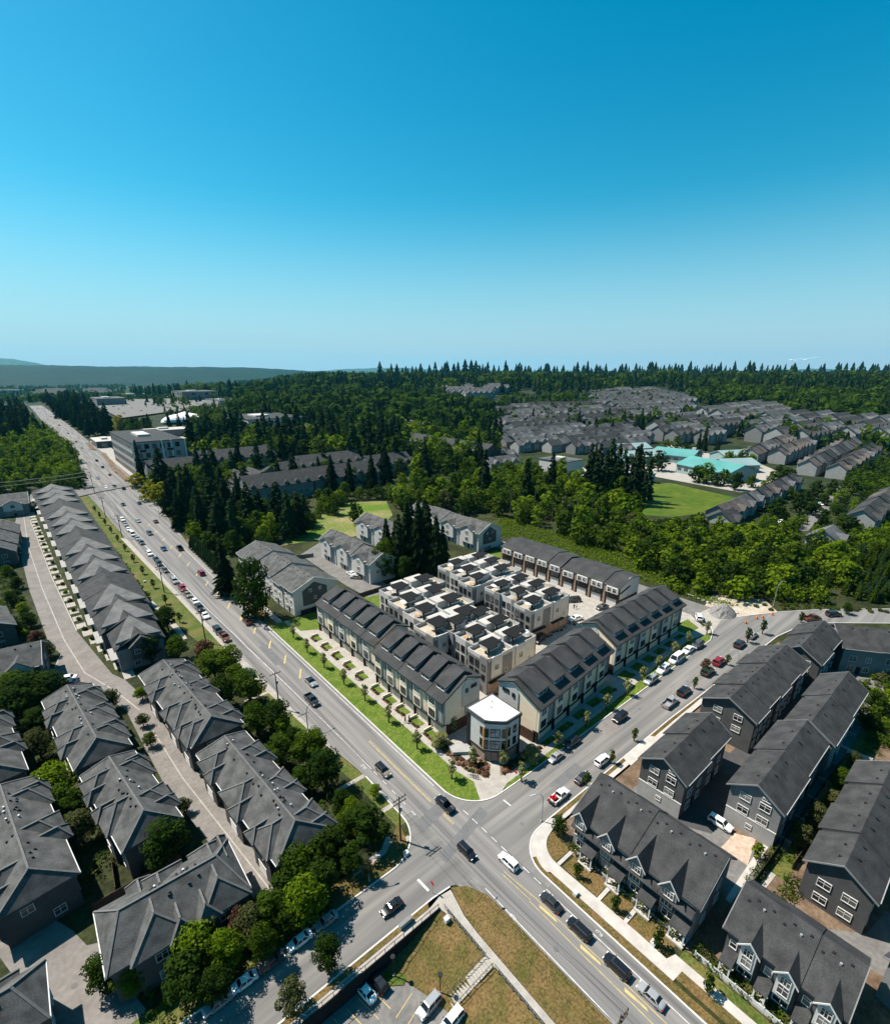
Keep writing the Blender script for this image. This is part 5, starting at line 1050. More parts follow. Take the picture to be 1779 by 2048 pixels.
for i in range(18):
    y = 96 + 150 * i / 18
    tree(Vector((-25.0 - (i % 2) * 1.6 - y * .012, y + 2 * (i % 3), 0)), 4.2, 2.0, 'mid%d' % (i % 3), ('leaf_dark', 'leaf_mid', 'leaf_bright')[i % 3], '%s garden tree between very long row and roadside footpath, %s from the near end' % (('dark', 'green', 'bright')[i % 3], ORD[i]), 'garden trees behind the roadside footpath', 'garden_tree', base=.12)
for i in range(11):
    y = 112 + 17 * i; tree(Vector((-20.6 - .008 * y, y, 0)), 3.4, 1.1, 'sap', 'leaf_dark', 'small dark sapling on the roadside verge, %s from the near end' % ORD[i], 'saplings on the roadside verge', 'sapling')
UB = MB(); URR = random.Random(77)
for i, p in enumerate(poly_scatter([(-23.5, 10), (-15.5, 10), (-17.2, 75), (-25.2, 75)], 90, 21, 1.2, True) + poly_scatter([(-70, 88), (-58, 92), (-60, 130), (-80, 130)], 120, 121, 1.4, True) + poly_scatter([(-62, 130), (-58, 130), (-61, 270), (-75, 270), (-80, 160)], 420, 122, 1.2, True) + poly_scatter([(-66, 27), (-72, 60), (-90, 60), (-80, 30)], 40, 123, 1.4, True)):
    leaf_quads(UB, (p.x, p.y, .5), 60, 1.2, .22, URR, i % 2, .7)
for i, p in enumerate(poly_scatter([(-55, 30), (-51.2, 30), (-44, 50), (-46, 52), (-55, 52)], 26, 22, 1.4, True) + poly_scatter([(-58, 55), (-54.3, 55), (-54.3, 80), (-58, 80)], 22, 23, 1.4, True)):
    leaf_quads(UB, (p.x, p.y, .5), 60, 1.1, .2, URR, i % 3, .7)
for i, p in enumerate(poly_scatter([(-51, 4), (-36, 4), (-27, 4.5), (-24, 8), (-35, 9), (-50, 9)], 34, 24, 1.2, True)):
    leaf_quads(UB, (p.x, p.y, .4), 50, .9, .2, URR, i % 3, .7)
tag(UB.build('undergrowth', ['leaf_dark', 'leaf_mid', 'leaf_olive']), 'low garden greenery under the trees of the left estate', None, None, 'stuff')
for i, p in enumerate([(-36.3 + .004 * q, 14 + q * 3.1, 0) for q in range(19)]):
    shrub((lerp_list([(9, -33.6), (43, -36.6), (75, -39.0)], p[1]) + 1.9, p[1], 0), .55, ('leaf_dark', 'leaf_mid', 'leaf_red')[i % 3], '%s little shrub on the house side of the lower lane, %s from the bottom' % (('dark', 'green', 'reddish')[i % 3], ORD[i]), 'little shrubs along the lower lane', .8)
shrub((-55.6, 99, 0), 1.6, 'leaf_olive', 'round olive bush on the lane island'); shrub((-57.5, 103, 0), 1.8, 'leaf_red', 'purple bush behind the lane island', None, 2.0); shrub((-57.0, 107, 0), 1.5, 'leaf_dark', 'dark bush behind the lane island', None, 1.7)

# ------------------------------------------------------------------ right estate gardens and verges
for i, (x, y) in enumerate([(1267, 1482), (1222, 1527), (1172, 1572), (1387, 1377), (1452, 1330), (1493, 1285), (1523, 1268)]):
    tree(at(x, y), 3.2 if i < 5 else 4.5, .9 if i < 5 else 1.3, 'sap', 'leaf_dark' if i > 4 else 'leaf_mid', 'small sapling on the brown verge of the side street, %s from the bend' % ORD[6 - i], 'saplings on the brown side street verge', 'sapling')
for i, (x, y) in enumerate([(1597, 1672), (1632, 1638), (1668, 1603), (1684, 1563), (1704, 1530)]):
    p = at(x, y, 2.2); tree(Vector((p.x, p.y, 0)), 4.6, 2.1 if i != 4 else 1.4, 'near%d' % (i % 3), 'leaf_olive' if i != 3 else 'leaf_mid', 'olive round tree in the back gardens of the right estate, %s from the bottom' % ORD[i], 'round garden trees of the right estate')
for i, (x, y, r, k, lb) in enumerate([(1117, 1672, 1.4, 2, 'dark green small tree at the corner garden of the right estate'), (1153, 1755, .9, 1, 'thin green sapling in the first front lawn below the corner'), (1228, 1822, .9, 1, 'thin green sapling in the second front lawn below the corner'), (1312, 1893, 1.0, 1, 'thin green sapling in the third front lawn below the corner'), (1413, 1985, 1.0, 2, 'dark sapling on the lawn near the bottom right pavement'), (1195, 1722, 1.1, 5, 'olive shrub tree by the first porch'), (1255, 1772, 1.0, 5, 'golden shrub tree by the second porch'), (1303, 1815, 1.0, 4, 'orange brown shrub tree by the third porch'), (1358, 1850, 1.0, 3, 'bright green shrub tree by the fourth porch'), (1510, 1718, 1.1, 3, 'bright bush at the end of the paved court'), (1408, 1345, 1.3, 4, 'dark red tree beside the side street pavement'), (1745, 1420, 2.4, 1, 'green tree beside the upper right garden'), (1765, 1330, 2.0, 3, 'bright tree at the right edge by the bend'), (1735, 1465, 1.6, 1, 'small green tree at the right edge above the garden walls'), (1600, 1245, 1.2, 2, 'dark tree beside the rust pickup at the bend'), (1690, 1228, 1.5, 2, 'dark round tree on the outer kerb of the bend'), (1700, 2005, .9, 3, 'bright green bush beside the bottom right lane')]):
    tree(at(x, y), 1.6 + r * 1.5, r, 'near%d' % (i % 3) if r > 1.2 else 'sap', tones[k], lb, None, 'garden_tree', base=.2)
UR = MB()
for i, p in enumerate(poly_scatter([(5.5, -32), (7.0, -32), (7.0, -56), (5.5, -56)], 60, 31, .55, True) + poly_scatter([(5.6, -12), (7.0, -12), (6.6, -30), (5.4, -30)], 34, 32, .6, True) + poly_scatter([(18, -35.4), (28, -36.6), (28, -38.5), (20, -37.5)], 18, 33, .9, True) + poly_scatter([(30, -35.4), (80, -37.0), (80, -39), (30, -37.4)], 40, 34, 1.2, True) + poly_scatter([(20, -32.7), (31, -32.9), (31, -34), (20, -33.6)], 14, 35, .9, True)):
    leaf_quads(UR, (p.x, p.y, .4), 55, .75, .16, URR, i % 3, .8)
tag(UR.build('undergrowth', ['leaf_dark', 'leaf_mid', 'leaf_olive']), 'low planting in the gardens of the right estate', None, None, 'stuff')

# ------------------------------------------------------------------ woods: big single trees
def pines(pts, place, hmin, hmax, kinds=('c0', 'c1', 'c2'), ms=('needle', 'needle', 'needle_mid'), wk=.20):
    RK = ranks(pts)
    for i, p in enumerate(pts):
        rr = random.Random(i * 17 + int(p.x)); h = rr.uniform(hmin, hmax); q = rr.randrange(3)
        pine(p, h, h * wk * rr.uniform(.85, 1.2), kinds[q], ms[q], '%s conifer %s, %s' % (('dark narrow', 'slender dark', 'dense green')[q], place, RK[i]), 'conifers %s' % place)
def broad(pts, place, hmin, hmax, ms=('leaf_mid', 'leaf_bright', 'leaf_dark'), wk=.42, base=.12, kind='mid'):
    nm = {'leaf_mid': 'mid green', 'leaf_bright': 'bright green', 'leaf_dark': 'dark green', 'leaf_olive': 'olive', 'leaf_gold': 'yellow'}
    RK = ranks(pts)
    for i, p in enumerate(pts):
        rr = random.Random(i * 13 + int(p.x)); h = rr.uniform(hmin, hmax); m = ms[rr.randrange(len(ms))]
        tree(p, h, h * wk * rr.uniform(.85, 1.2), kind + str(rr.randrange(3)), m, '%s tree %s, %s' % (nm[m], place, RK[i]), 'broadleaf trees %s' % place, base=base)
PX = lambda L: [at(*p) for p in L]
# roadside clump opposite the parked cars
pines(PX([(352, 1000), (372, 1040), (385, 1020), (400, 1050), (420, 1010), (430, 1045), (446, 1000), (455, 1035), (470, 1060), (412, 985), (480, 1020), (500, 1050), (445, 1075), (405, 1075), (370, 1010), (520, 1040), (342, 1030), (363, 1060), (495, 1000), (580, 1075), (560, 1062), (600, 1070), (610, 1052), (440, 1095), (470, 1090), (430, 960), (400, 960), (365, 975), (340, 975)]), 'in the roadside clump beyond the development', 15, 25, ('near', 'c2', 'near'), wk=.27)
broad(PX([(470, 1110), (500, 1088), (520, 1075), (545, 1082), (530, 1095), (480, 1070), (395, 1085), (420, 1108), (388, 1080), (640, 1005), (655, 1012), (680, 1010), (668, 1030), (712, 1048), (690, 1000)]), 'at the foot of the roadside conifers', 7, 11)
pine(at(286, 968), 30, 4.2, 'c1', 'needle', 'single very tall dark conifer in front of the apartment building')
pine(at(455, 1190), 20, 5.0, 'near', 'needle', 'ragged dark conifer at the roadside beside the clipped cypress hedge')
tree(at(512, 1235), 17, 6.2, 'near1', 'leaf_dark', 'massive dark cedar at the roadside in front of the pale gabled row', base=.03, name='cedar_tree')
for i in range(14):
    p = at(385 + 4.9 * i, 1098 + 4.6 * i); pine(p, 7.5, 1.5, 'c2', 'needle_mid', 'clipped cypress in the roadside hedge, %s from the far end' % ORD[i], 'cypresses of the roadside hedge', 'cypress_tree')
for i, (x, y) in enumerate([(300, 1000), (318, 1008), (310, 985), (275, 975), (332, 1000)]): tree(at(x, y), 9, 6.5, 'mid%d' % (i % 3), 'leaf_gold', 'yellow green tree at the roadside near the crossing, %s from the left' % ORD[i], 'yellow trees near the crossing', base=.05)
# the tall clump behind the terrace blocks
for i, (x, y, h) in enumerate([(775, 1135, 20), (800, 1150, 24), (815, 1135, 27), (838, 1150, 29), (856, 1140, 27), (872, 1155, 24), (850, 1120, 26), (822, 1118, 25), (885, 1145, 19), (792, 1125, 18)]):
    pine(at(x, y), h, h * .22, ('near', 'c1', 'near')[i % 3], 'needle', 'tall dark conifer in the clump behind the terrace blocks, %s' % ('leftmost front one', 'second front one', 'third one', 'tallest one', 'right of the tallest', 'front right one', 'rear right one', 'rear middle one', 'rightmost short one', 'rear left short one')[i], 'tall conifers behind the terrace blocks')
tree(at(770, 1155), 14, 5.5, 'near0', 'leaf_mid', 'green broadleaf tree left of the tall conifer clump', base=.08)
tree(at(808, 1160), 10, 4.0, 'near2', 'leaf_dark', 'dark broadleaf tree at the foot of the tall conifer clump', base=.08)
# wood in the middle right
W1 = [(780, 1000), (900, 985), (1010, 950), (1120, 960), (1240, 1010), (1290, 1050), (1260, 1110), (1180, 1100), (1060, 1060), (990, 1030), (900, 1030), (800, 1020)]
broad(poly_scatter(W1, 46, 51, 9), 'in the wood beyond the development', 9, 15, ('leaf_mid', 'leaf_bright', 'leaf_mid', 'leaf_bright', 'leaf_olive'), .36)
pines(PX([(960, 965), (968, 1000), (955, 940), (975, 930), (1175, 990), (1190, 1005), (1205, 1000), (1215, 985), (1228, 1005), (1185, 970), (1240, 1000), (1262, 1010), (1276, 1000), (1288, 1005), (1270, 990), (1100, 1000), (1050, 1010)]), 'standing high above the wood', 26, 36, wk=.19)
for i, (x, y) in enumerate([(1102, 1050), (1108, 1040), (1130, 1060), (1075, 1075), (1088, 1030), (1150, 1040), (1015, 1010), (1020, 1030), (1180, 1050), (1068, 1020), (1140, 1080)]):
    p = at(x, y); t = thing('bare_tree', p, i, 'thin bare pale trunk standing in the wood, %s from the left' % ORD[[6, 7, 2, 4, 3, 9, 0, 1, 10, 5, 8].index(i) if i in [6, 7, 2, 4, 3, 9, 0, 1, 10, 5, 8] else i], 'tree', 'bare trunks in the wood'); link('trunk', bpy.data.meshes.get('bare') or MB().tube([(0, 0, 0), (.1, 0, 6), (0, .1, 14)], [.14, .1, .03], 6).mesh('bare', ['bark_pale']), t)
# bright scrub behind the lane
W2 = [(1330, 1165), (1275, 1140), (1255, 1112), (1270, 1095), (1300, 1060), (1420, 1050), (1560, 1085), (1690, 1110), (1700, 1190), (1640, 1205), (1560, 1205), (1470, 1200), (1400, 1195), (1330, 1180)]
broad(poly_scatter(W2, 46, 52, 7), 'in the bushland by the back lane', 6, 9.5, ('leaf_bright', 'leaf_mid', 'leaf_bright', 'leaf_mid', 'leaf_dark'), .5, .03)
def thicket(label, pix, n, seed, mind, hmin, hmax, ms, wk=.45, name='thicket'):
    mb = MB(); rr = random.Random(seed)
    for p in poly_scatter(pix, n, seed, mind):
        h = rr.uniform(hmin, hmax); w = h * wk * rr.uniform(.8, 1.2); mi = rr.randrange(len(ms))
        for k in range(9):
            a = 2.4 * k; u = (k + .5) / 9; leaf_quads(mb, (p.x + math.cos(a) * w * .6 * math.sin(3 * u + .1), p.y + math.sin(a) * w * .6 * math.sin(3 * u + .1), p.z + h * (.1 + .78 * u)), 24, w * .5, w * .17, rr, mi)
    tag(mb.build(name, list(ms)), label, None, None, 'stuff')
thicket('dense crowns filling the wood beyond the development', W1, 170, 151, 4.5, 6, 13, ('leaf_mid', 'leaf_bright', 'leaf_dark', 'leaf_mid'))
thicket('dense bushes filling the land beside the back lane', W2, 230, 152, 2.6, 2.5, 8, ('leaf_bright', 'leaf_mid', 'leaf_scrub', 'leaf_dark'), .55)
thicket('dense crowns filling the bright wood left of the long road', [(0, 992), (160, 975), (150, 925), (110, 875), (85, 858), (0, 870)], 130, 157, 5, 9, 14, ('leaf_bright', 'leaf_mid'), .5)
thicket('undergrowth along the edges of the meadow and the roadside conifers', [(340, 1040), (450, 1110), (540, 1100), (620, 1060), (700, 1000), (780, 1000), (780, 985), (560, 1015), (400, 1000)], 110, 158, 4, 4, 9, ('leaf_mid', 'leaf_dark'), .5)
thicket('garden greenery between the dormered rows', [(300, 985), (440, 990), (520, 985), (740, 975), (740, 955), (430, 950), (320, 955)], 120, 159, 5, 7, 15, ('leaf_mid', 'leaf_dark'), .45)
thicket('trees screening the retail buildings', [(385, 835), (470, 830), (480, 880), (390, 885)], 60, 171, 8, 12, 22, ('leaf_mid', 'leaf_dark'), .45)
thicket('trees along the open lot', [(245, 862), (300, 850), (300, 866), (250, 872)], 16, 172, 8, 10, 16, ('leaf_mid', 'leaf_dark'), .45)
thicket('garden greenery along the brown rows', [(1500, 1000), (1590, 1035), (1700, 960), (1700, 1000), (1779, 960), (1779, 1060), (1640, 1090), (1520, 1060)], 90, 160, 3, 3, 6, ('leaf_mid', 'leaf_dark', 'leaf_bright'), .55)
thicket('bushes at the right edge above the close planting', [(1690, 1090), (1779, 1060), (1779, 1100), (1700, 1110)], 50, 161, 2, 3, 6, ('leaf_mid', 'leaf_bright'), .55)
thicket('gardens of the houses at the right edge', [(1700, 1390), (1779, 1330), (1779, 1500), (1730, 1480)], 40, 162, 1.5, 1, 3, ('leaf_mid', 'leaf_olive', 'leaf_bright'), .6)
W3 = [(985, 1068), (1100, 1100), (1280, 1160), (1440, 1215), (1475, 1212), (1400, 1190), (1300, 1130), (1240, 1100), (1150, 1075), (1060, 1052), (1000, 1035)]
mb = MB(); rr = random.Random(3)
for p in poly_scatter(W3, 1500, 53, .8) + poly_scatter(W2, 500, 54, 1.0): leaf_quads(mb, (p.x, p.y, .5), 9, .9, .32, rr, 0, .8)
tag(mb.build('bramble_scrub', 'leaf_scrub'), 'bright low scrub covering the ground behind the back lane', None, None, 'stuff')
W4 = [(1700, 1110), (1800, 1100), (1800, 1215), (1740, 1208), (1685, 1195)]
W4P = poly_scatter(W4, 90, 55, 1.9); RK = ranks(W4P)
for i, p in enumerate(W4P):
    pine(p, 5.0 + (i % 4) * .5, 1.5, 'c2', 'leaf_mid' if i % 2 else 'needle_mid', 'young dense tree in the right edge planting, %s' % RK[i], 'young trees of the close planting at the right edge', 'young_conifer')
# along the outer kerb of the bend
VS = poly_scatter([(1500, 1212), (1560, 1205), (1640, 1212), (1779, 1222), (1779, 1228), (1640, 1220), (1540, 1222)], 24, 56, 1.5); RK = ranks(VS)
for i, p in enumerate(VS): shrub(p, 1.2, ('leaf_mid', 'leaf_olive')[i % 2], '%s verge shrub along the outer side of the bend, %s' % (('green', 'olive')[i % 2], RK[i]), 'verge shrubs along the bend', 1.0)
# left: scrub wood and conifers above the long row
broad(poly_scatter([(0, 985), (160, 972), (150, 925), (110, 880), (85, 862), (0, 880)], 36, 57, 9), 'in the left roadside wood', 9, 15, ('leaf_bright', 'leaf_bright', 'leaf_mid'), .45, .03)
pines(PX([(10, 850), (30, 862), (50, 855), (20, 840), (60, 845), (5, 870), (42, 872), (95, 880), (15, 900), (25, 830), (48, 835), (5, 830)]), 'at the left edge above the bright wood', 18, 28)
pines(PX([(120, 838), (135, 842), (150, 850), (165, 862), (180, 872), (196, 868), (205, 860), (150, 835), (170, 845), (185, 850), (140, 825), (112, 826), (160, 825), (215, 872), (128, 815), (175, 828), (100, 812), (88, 806)]), 'right of the long road near its far end', 20, 32, wk=.26)
pines(poly_scatter([(105, 818), (135, 812), (232, 850), (236, 876), (205, 880), (160, 865)], 34, 191, 9), 'beside the far road', 22, 34, ('c2', 'c0', 'c2'), wk=.25)
pines(poly_scatter([(0, 905), (0, 840), (60, 838), (85, 870), (60, 885), (20, 900)], 26, 192, 8), 'at the far left edge', 20, 32, ('c2', 'c0', 'c2'), wk=.25)
tree(at(243, 865), 16, 9, 'mid1', 'leaf_gold', 'single yellow green tree on the open lot by the retail buildings', base=.05)
pines(poly_scatter([(255, 858), (300, 850), (380, 850), (450, 850), (450, 865), (260, 868)], 12, 58, 12), 'along the open lot behind the apartment building', 12, 20)
# ------------------------------------------------------------------ woods farther off
broad(poly_scatter([(370, 905), (470, 880), (640, 880), (780, 870), (900, 880), (960, 900), (960, 940), (860, 950), (700, 930), (560, 920), (420, 930)], 26, 61, 16), 'between the gabled rows and far wood', 14, 22, ('leaf_mid', 'leaf_dark', 'leaf_bright'), .45, .05)
pines(poly_scatter([(370, 905), (470, 880), (640, 880), (790, 870), (800, 930), (700, 930), (560, 920), (420, 930)], 60, 62, 13), 'between gabled rows and far wood', 24, 38, wk=.24)
pines(PX([(330, 990), (420, 985), (470, 972), (520, 968), (560, 990), (590, 975), (640, 975), (665, 990), (700, 982), (745, 985), (770, 965), (650, 950), (600, 945), (545, 945), (480, 945), (700, 940), (740, 935), (790, 945), (820, 940), (850, 955)]), 'among the dormered rows', 20, 30, ('c2', 'near', 'c0'), wk=.25)
thicket('crowns filling the gaps between the gabled rows and the far wood', [(370, 905), (470, 878), (640, 878), (780, 870), (900, 880), (990, 900), (980, 945), (860, 955), (700, 935), (560, 922), (420, 935)], 220, 163, 7, 13, 23, ('leaf_mid', 'leaf_dark', 'leaf_dark', 'leaf_bright'), .5)
broad(poly_scatter([(780, 960), (870, 960), (960, 950), (1000, 1000), (900, 1010), (790, 1010)], 16, 63, 10), 'below the arched row', 8, 13, ('leaf_mid', 'leaf_bright', 'leaf_dark'), .42, .05)
pines(PX([(765, 900), (772, 910), (758, 915), (782, 905), (790, 915), (800, 930), (775, 925), (750, 905), (975, 905), (985, 910), (998, 895), (990, 880)]), 'left of the arched row', 26, 36, wk=.15)
# far mass of the wood, as the photo shows it: crowns nobody could count
def mass(name, label, pix, n, seed, mind, dec, hmin, hmax, m):
    mb = MB(); rr = random.Random(seed)
    for p in poly_scatter(pix, n, seed, mind):
        h = rr.uniform(hmin, hmax)
        if rr.random() < dec:
            w = h * rr.uniform(.4, .62)
            for k in range(4): leaf_quads(mb, (p.x + rr.uniform(-.5, .5) * w, p.y + rr.uniform(-.5, .5) * w, p.z + h * rr.uniform(.35, .8)), 11, w * .7, w * .3, rr, 1 if rr.random() < .55 else 2)
        else:
            w = h * rr.uniform(.17, .27); a0 = rr.uniform(0, 6)
            for t in range(5):
                z = .05 + .19 * t; r = w * (1.05 - z)
                for k in range(4):
                    a = a0 + k * 1.571 + t * .8 + rr.uniform(-.3, .3); d = Vector((math.cos(a), math.sin(a), 0)); q = Vector((-d.y, d.x, 0))
                    mb.face([(p.x, p.y, p.z + h * min(1, z + .32)), tuple(Vector((p.x, p.y, p.z + h * z)) + d * r * 1.1 - q * r * .8), tuple(Vector((p.x, p.y, p.z + h * (z + .02))) + d * r * .7), tuple(Vector((p.x, p.y, p.z + h * z)) + d * r * 1.1 + q * r * .8)], 0)
    o = mb.build(name, ['needle', 'leaf_dark', 'leaf_mid']); tag(o, label, None, None, 'stuff'); return o
mass('far_wood', 'broad wood of conifers and broadleaf trees behind the white office block', [(480, 800), (620, 790), (760, 788), (860, 795), (930, 820), (1000, 845), (960, 880), (860, 885), (760, 880), (640, 875), (560, 850), (470, 850)], 1000, 71, 10, .42, 17, 32, 0)
mass('far_wood', 'dark wood along the skyline right of the hills', [(470, 768), (760, 762), (1000, 760), (1400, 760), (1800, 762), (1800, 788), (1600, 800), (1300, 782), (1150, 795), (1000, 790), (760, 790), (500, 800)], 2600, 72, 17, .25, 24, 40, 0)
mass('far_wood', 'tall conifers forming the skyline', [(760, 756), (1000, 752), (1300, 752), (1800, 755), (1800, 762), (1300, 760), (1000, 761), (760, 763)], 800, 73, 20, .08, 28, 52, 0)
mass('far_wood', 'scattered tallest conifers standing out of the skyline', [(760, 758), (1000, 754), (1300, 754), (1800, 757), (1800, 764), (1300, 763), (1000, 764), (760, 766)], 240, 83, 45, 0, 52, 84, 0)
mass('far_wood', 'conifer belt in front of the blue hills', [(262, 790), (340, 782), (470, 780), (500, 784), (480, 797), (340, 800), (262, 798)], 200, 74, 12, .2, 30, 50, 0)
mass('far_wood', 'trees scattered over the valley at the far left', [(0, 776), (250, 772), (250, 800), (100, 806), (0, 830)], 650, 75, 14, .5, 12, 24, 0)
mass('far_wood', 'broadleaf belt between the far housing and the skyline', [(1380, 800), (1480, 790), (1640, 800), (1790, 800), (1790, 850), (1700, 850), (1600, 830), (1500, 825), (1400, 812)], 480, 76, 11, .6, 16, 28, 0)
mass('far_wood', 'trees mixed among the far houses', [(1000, 800), (1200, 790), (1300, 800), (1380, 830), (1500, 850), (1700, 880), (1779, 890), (1779, 930), (1500, 880), (1300, 870), (1100, 870), (1000, 850)], 460, 77, 12, .55, 11, 21, 0)
mass('far_wood', 'trees mixed among the retail buildings', [(95, 805), (240, 800), (320, 845), (470, 835), (480, 800), (300, 790), (120, 795)], 220, 78, 12, .5, 10, 20, 0)
mass('far_wood', 'bushland at the right edge beyond the close planting', [(1690, 960), (1779, 925), (1779, 1020), (1740, 1010)], 120, 79, 5, 1, 5, 9, 0)
pines(PX([(1205, 868), (1222, 872), (1190, 880), (1215, 855), (1245, 862), (1268, 858), (1155, 870), (1135, 866), (1280, 862), (1405, 905), (1395, 900), (1430, 915)]), 'among the houses in front of the far estate', 18, 28, wk=.2)
broad(PX([(1330, 902), (1310, 912), (1350, 908), (1372, 905), (1385, 912), (1455, 930), (1480, 930), (1500, 935), (1555, 960), (1540, 975), (1570, 965), (1525, 985), (1500, 975), (1445, 972), (1430, 972), (1410, 968), (1468, 980), (1395, 965), (1300, 935), (1315, 942), (1290, 925), (1260, 930)]), 'round the teal roofed school', 7, 13, ('leaf_mid', 'leaf_dark', 'leaf_bright'), .5, .1)
broad(PX([(1590, 1025), (1605, 1015), (1625, 1000), (1645, 1010), (1660, 990), (1690, 975), (1710, 965), (1550, 1040), (1640, 1055), (1690, 1065), (1580, 1000), (1735, 950), (1755, 935), (1540, 1070), (1650, 1080), (1467, 1060), (1620, 1030), (1700, 990)]), 'along the residential street above the bushland', 6, 10, ('leaf_mid', 'leaf_dark'), .5, .1)

# ------------------------------------------------------------------ far buildings, each at its place
def far_box(label, pix, h, wall, roof, name='building', cat='building', group=None, storeys=0, uw=6.0, frame='trim'):
    """block on a four cornered footprint: front left, front right, back right (ground pixels); windows by storey"""
    a, b, c = [at(*p) for p in pix]; ang = 0.0; L_ = b.x - a.x; D = min(90, max(10, c.y - a.y)); h *= 1.6
    t = thing(name, a, ang, label, cat, group)
    MB().box(0, L_, 0, D, -2, h).build('wall', wall, t)
    MB().box(-.4, L_ + .4, -.4, D + .4, h, h + .5).build('roof', roof, t)
    MB().box(L_ * .3, L_ * .55, D * .35, D * .65, h + .5, h + 2.2).build('plant_room', 'wall_light', t)
    for s in range(storeys):
        for k in range(int(L_ / uw)): win(t, 'S', uw * (k + .5) + (L_ % uw) / 2, 0, h * (s + .5) / storeys, uw * .55, h / storeys * .5, 2, frame)
        for k in range(int(D / uw)):
            win(t, 'W', 0, uw * (k + .5) + (D % uw) / 2, h * (s + .5) / storeys, uw * .55, h / storeys * .5, 2, frame)
    return t
# apartment block by the crossing
p0, p1, p2 = at(276, 955), at(372, 938), at(232, 888)
t = far_box('four storey apartment block with balconies beside the crossing', [(276, 957), (372, 942), (240, 905)], 15.6, 'panel_grey', 'roof_dark', storeys=4, uw=5, frame='trim_dark')
L_ = p1.x - p0.x
for s in range(3):
    for k in (1, 3, 5):
        MB().box(k * L_ / 8, (k + .9) * L_ / 8, -1.4, 0, 5.9 + 6.1 * s, 6.2 + 6.1 * s).build('balcony', 'wall_dark', t); MB().box(k * L_ / 8, (k + .9) * L_ / 8, -1.42, -1.36, 6.2 + 6.1 * s, 7.6 + 6.1 * s).build('railing', 'trim_dark', t)
for k in (.02, .55, .72, .98): MB().box(L_ * k - .5, L_ * k + .5, -.5, 0, 0, 25.6).build('pier', 'white', t)
far_box('long low retail building with a pale flat roof behind the apartment block', [(300, 878), (380, 872), (372, 866)], 5, 'wall_grey', 'concrete_white', storeys=1, uw=10)
far_box('low shop with a pale canopy roof left of the apartment block', [(196, 898), (240, 890), (228, 884)], 4, 'wall_dark', 'concrete_white', storeys=1, uw=8)
far_box('white two storey office block with a row of tall windows in the wood', [(500, 872), (632, 866), (600, 842)], 11, 'wall_light', 'roof_dark', storeys=2, uw=7, frame='trim_dark')
far_box('grey annex in front of the white office block', [(560, 885), (650, 880), (630, 865)], 8, 'wall_grey', 'roof_dark', storeys=1, uw=8)
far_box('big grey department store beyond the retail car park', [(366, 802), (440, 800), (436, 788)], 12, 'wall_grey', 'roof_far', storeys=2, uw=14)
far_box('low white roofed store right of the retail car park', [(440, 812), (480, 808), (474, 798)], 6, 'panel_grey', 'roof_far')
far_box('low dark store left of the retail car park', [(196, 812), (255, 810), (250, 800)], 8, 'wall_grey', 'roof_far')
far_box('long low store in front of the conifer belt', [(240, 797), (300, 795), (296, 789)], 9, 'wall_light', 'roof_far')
far_box('flat grey school gymnasium at the edge of the wood', [(1128, 952), (1166, 945), (1150, 928)], 6, 'wall_light', 'roof_far', 'shed', 'shed')
far_box('low pale building behind the far wood clearing', [(905, 872), (950, 868), (940, 858)], 8, 'wall_light', 'roof_far', storeys=1, uw=6)
far_box('dark flat school block behind the teal roofs', [(1392, 926), (1446, 930), (1470, 915)], 6, 'wall_dark', 'roof_dark', storeys=1, uw=6)
# white domes
for c, w, h, lb in ((at(372, 842), 32, 13, 'long white air dome at the retail park'), (at(203, 800), 30, 18, 'white peaked store roof at the far left')):
    mb = MB(); n = 16
    P = [[(c.x + w * u * math.cos(v), c.y + w * .55 * u * math.sin(v), c.z + h * .8 * math.sqrt(max(0, 1 - u * u))) for v in [6.2832 * k / n for k in range(n)]] for u in (1, .95, .82, .6, .3)]
    mb.v = [q for r in P for q in r] + [(c.x, c.y, c.z + h)]
    for i in range(4):
        for k in range(n): mb.f.append((i * n + k, i * n + (k + 1) % n, (i + 1) * n + (k + 1) % n, (i + 1) * n + k)); mb.m.append(0)
    for k in range(n): mb.f.append((4 * n + k, 4 * n + (k + 1) % n, 5 * n)); mb.m.append(0)
    tag(mb.build('dome', 'roof_white'), lb, 'dome')
# teal school: pitched wings
def wing(label, a, b, wpx, h, zr, roof, group='wings of the teal roofed school'):
    h *= 1.35; zr *= 1.4; wpx *= 1.3
    A, B = at(*a), at(*b); ang = math.atan2(B.y - A.y, B.x - A.x); L_ = (B - A).length
    t = thing('school_wing', A, ang, label, 'school', group); d = wpx
    MB().px([(0, 0), (0, h), (d / 2, zr - .3), (d, h), (d, 0)], 0, L_).build('wall', 'teal_pale', t)
    gable(-.8, L_ + .8, -1, d + 1, h, zr, None, None, .35).build('roof', roof, t)
    for k in range(int(L_ / 6)): win(t, 'S', 3 + 6 * k, 0, h * .55, 3.5, h * .4, 3, 'trim')
    return t
wing('bright teal roofed school wing nearest the playing field', (1350, 945), (1452, 968), 22, 5, 8.5, 'teal_roof')
wing('pale teal school wing on the left behind round trees', (1258, 930), (1345, 922), 16, 4.5, 7, 'teal_pale')
wing('pale teal school wing on the right by the bare yard', (1452, 948), (1516, 945), 16, 4.5, 7, 'teal_pale')
wing('teal school wing at the back of the yard', (1300, 920), (1380, 930), 18, 4.5, 7.5, 'teal_roof')
wing('small pale teal school wing at the far right end', (1448, 928), (1495, 925), 14, 4.5, 7, 'teal_pale')
wing('small teal school wing behind the yard poplars', (1245, 912), (1300, 908), 14, 4.5, 7, 'teal_pale')
far_box('pale blue portable classroom beside the playing field', [(1302, 967), (1346, 972), (1352, 962)], 4, 'teal_pale', 'teal_pale', 'portable_classroom', 'classroom')

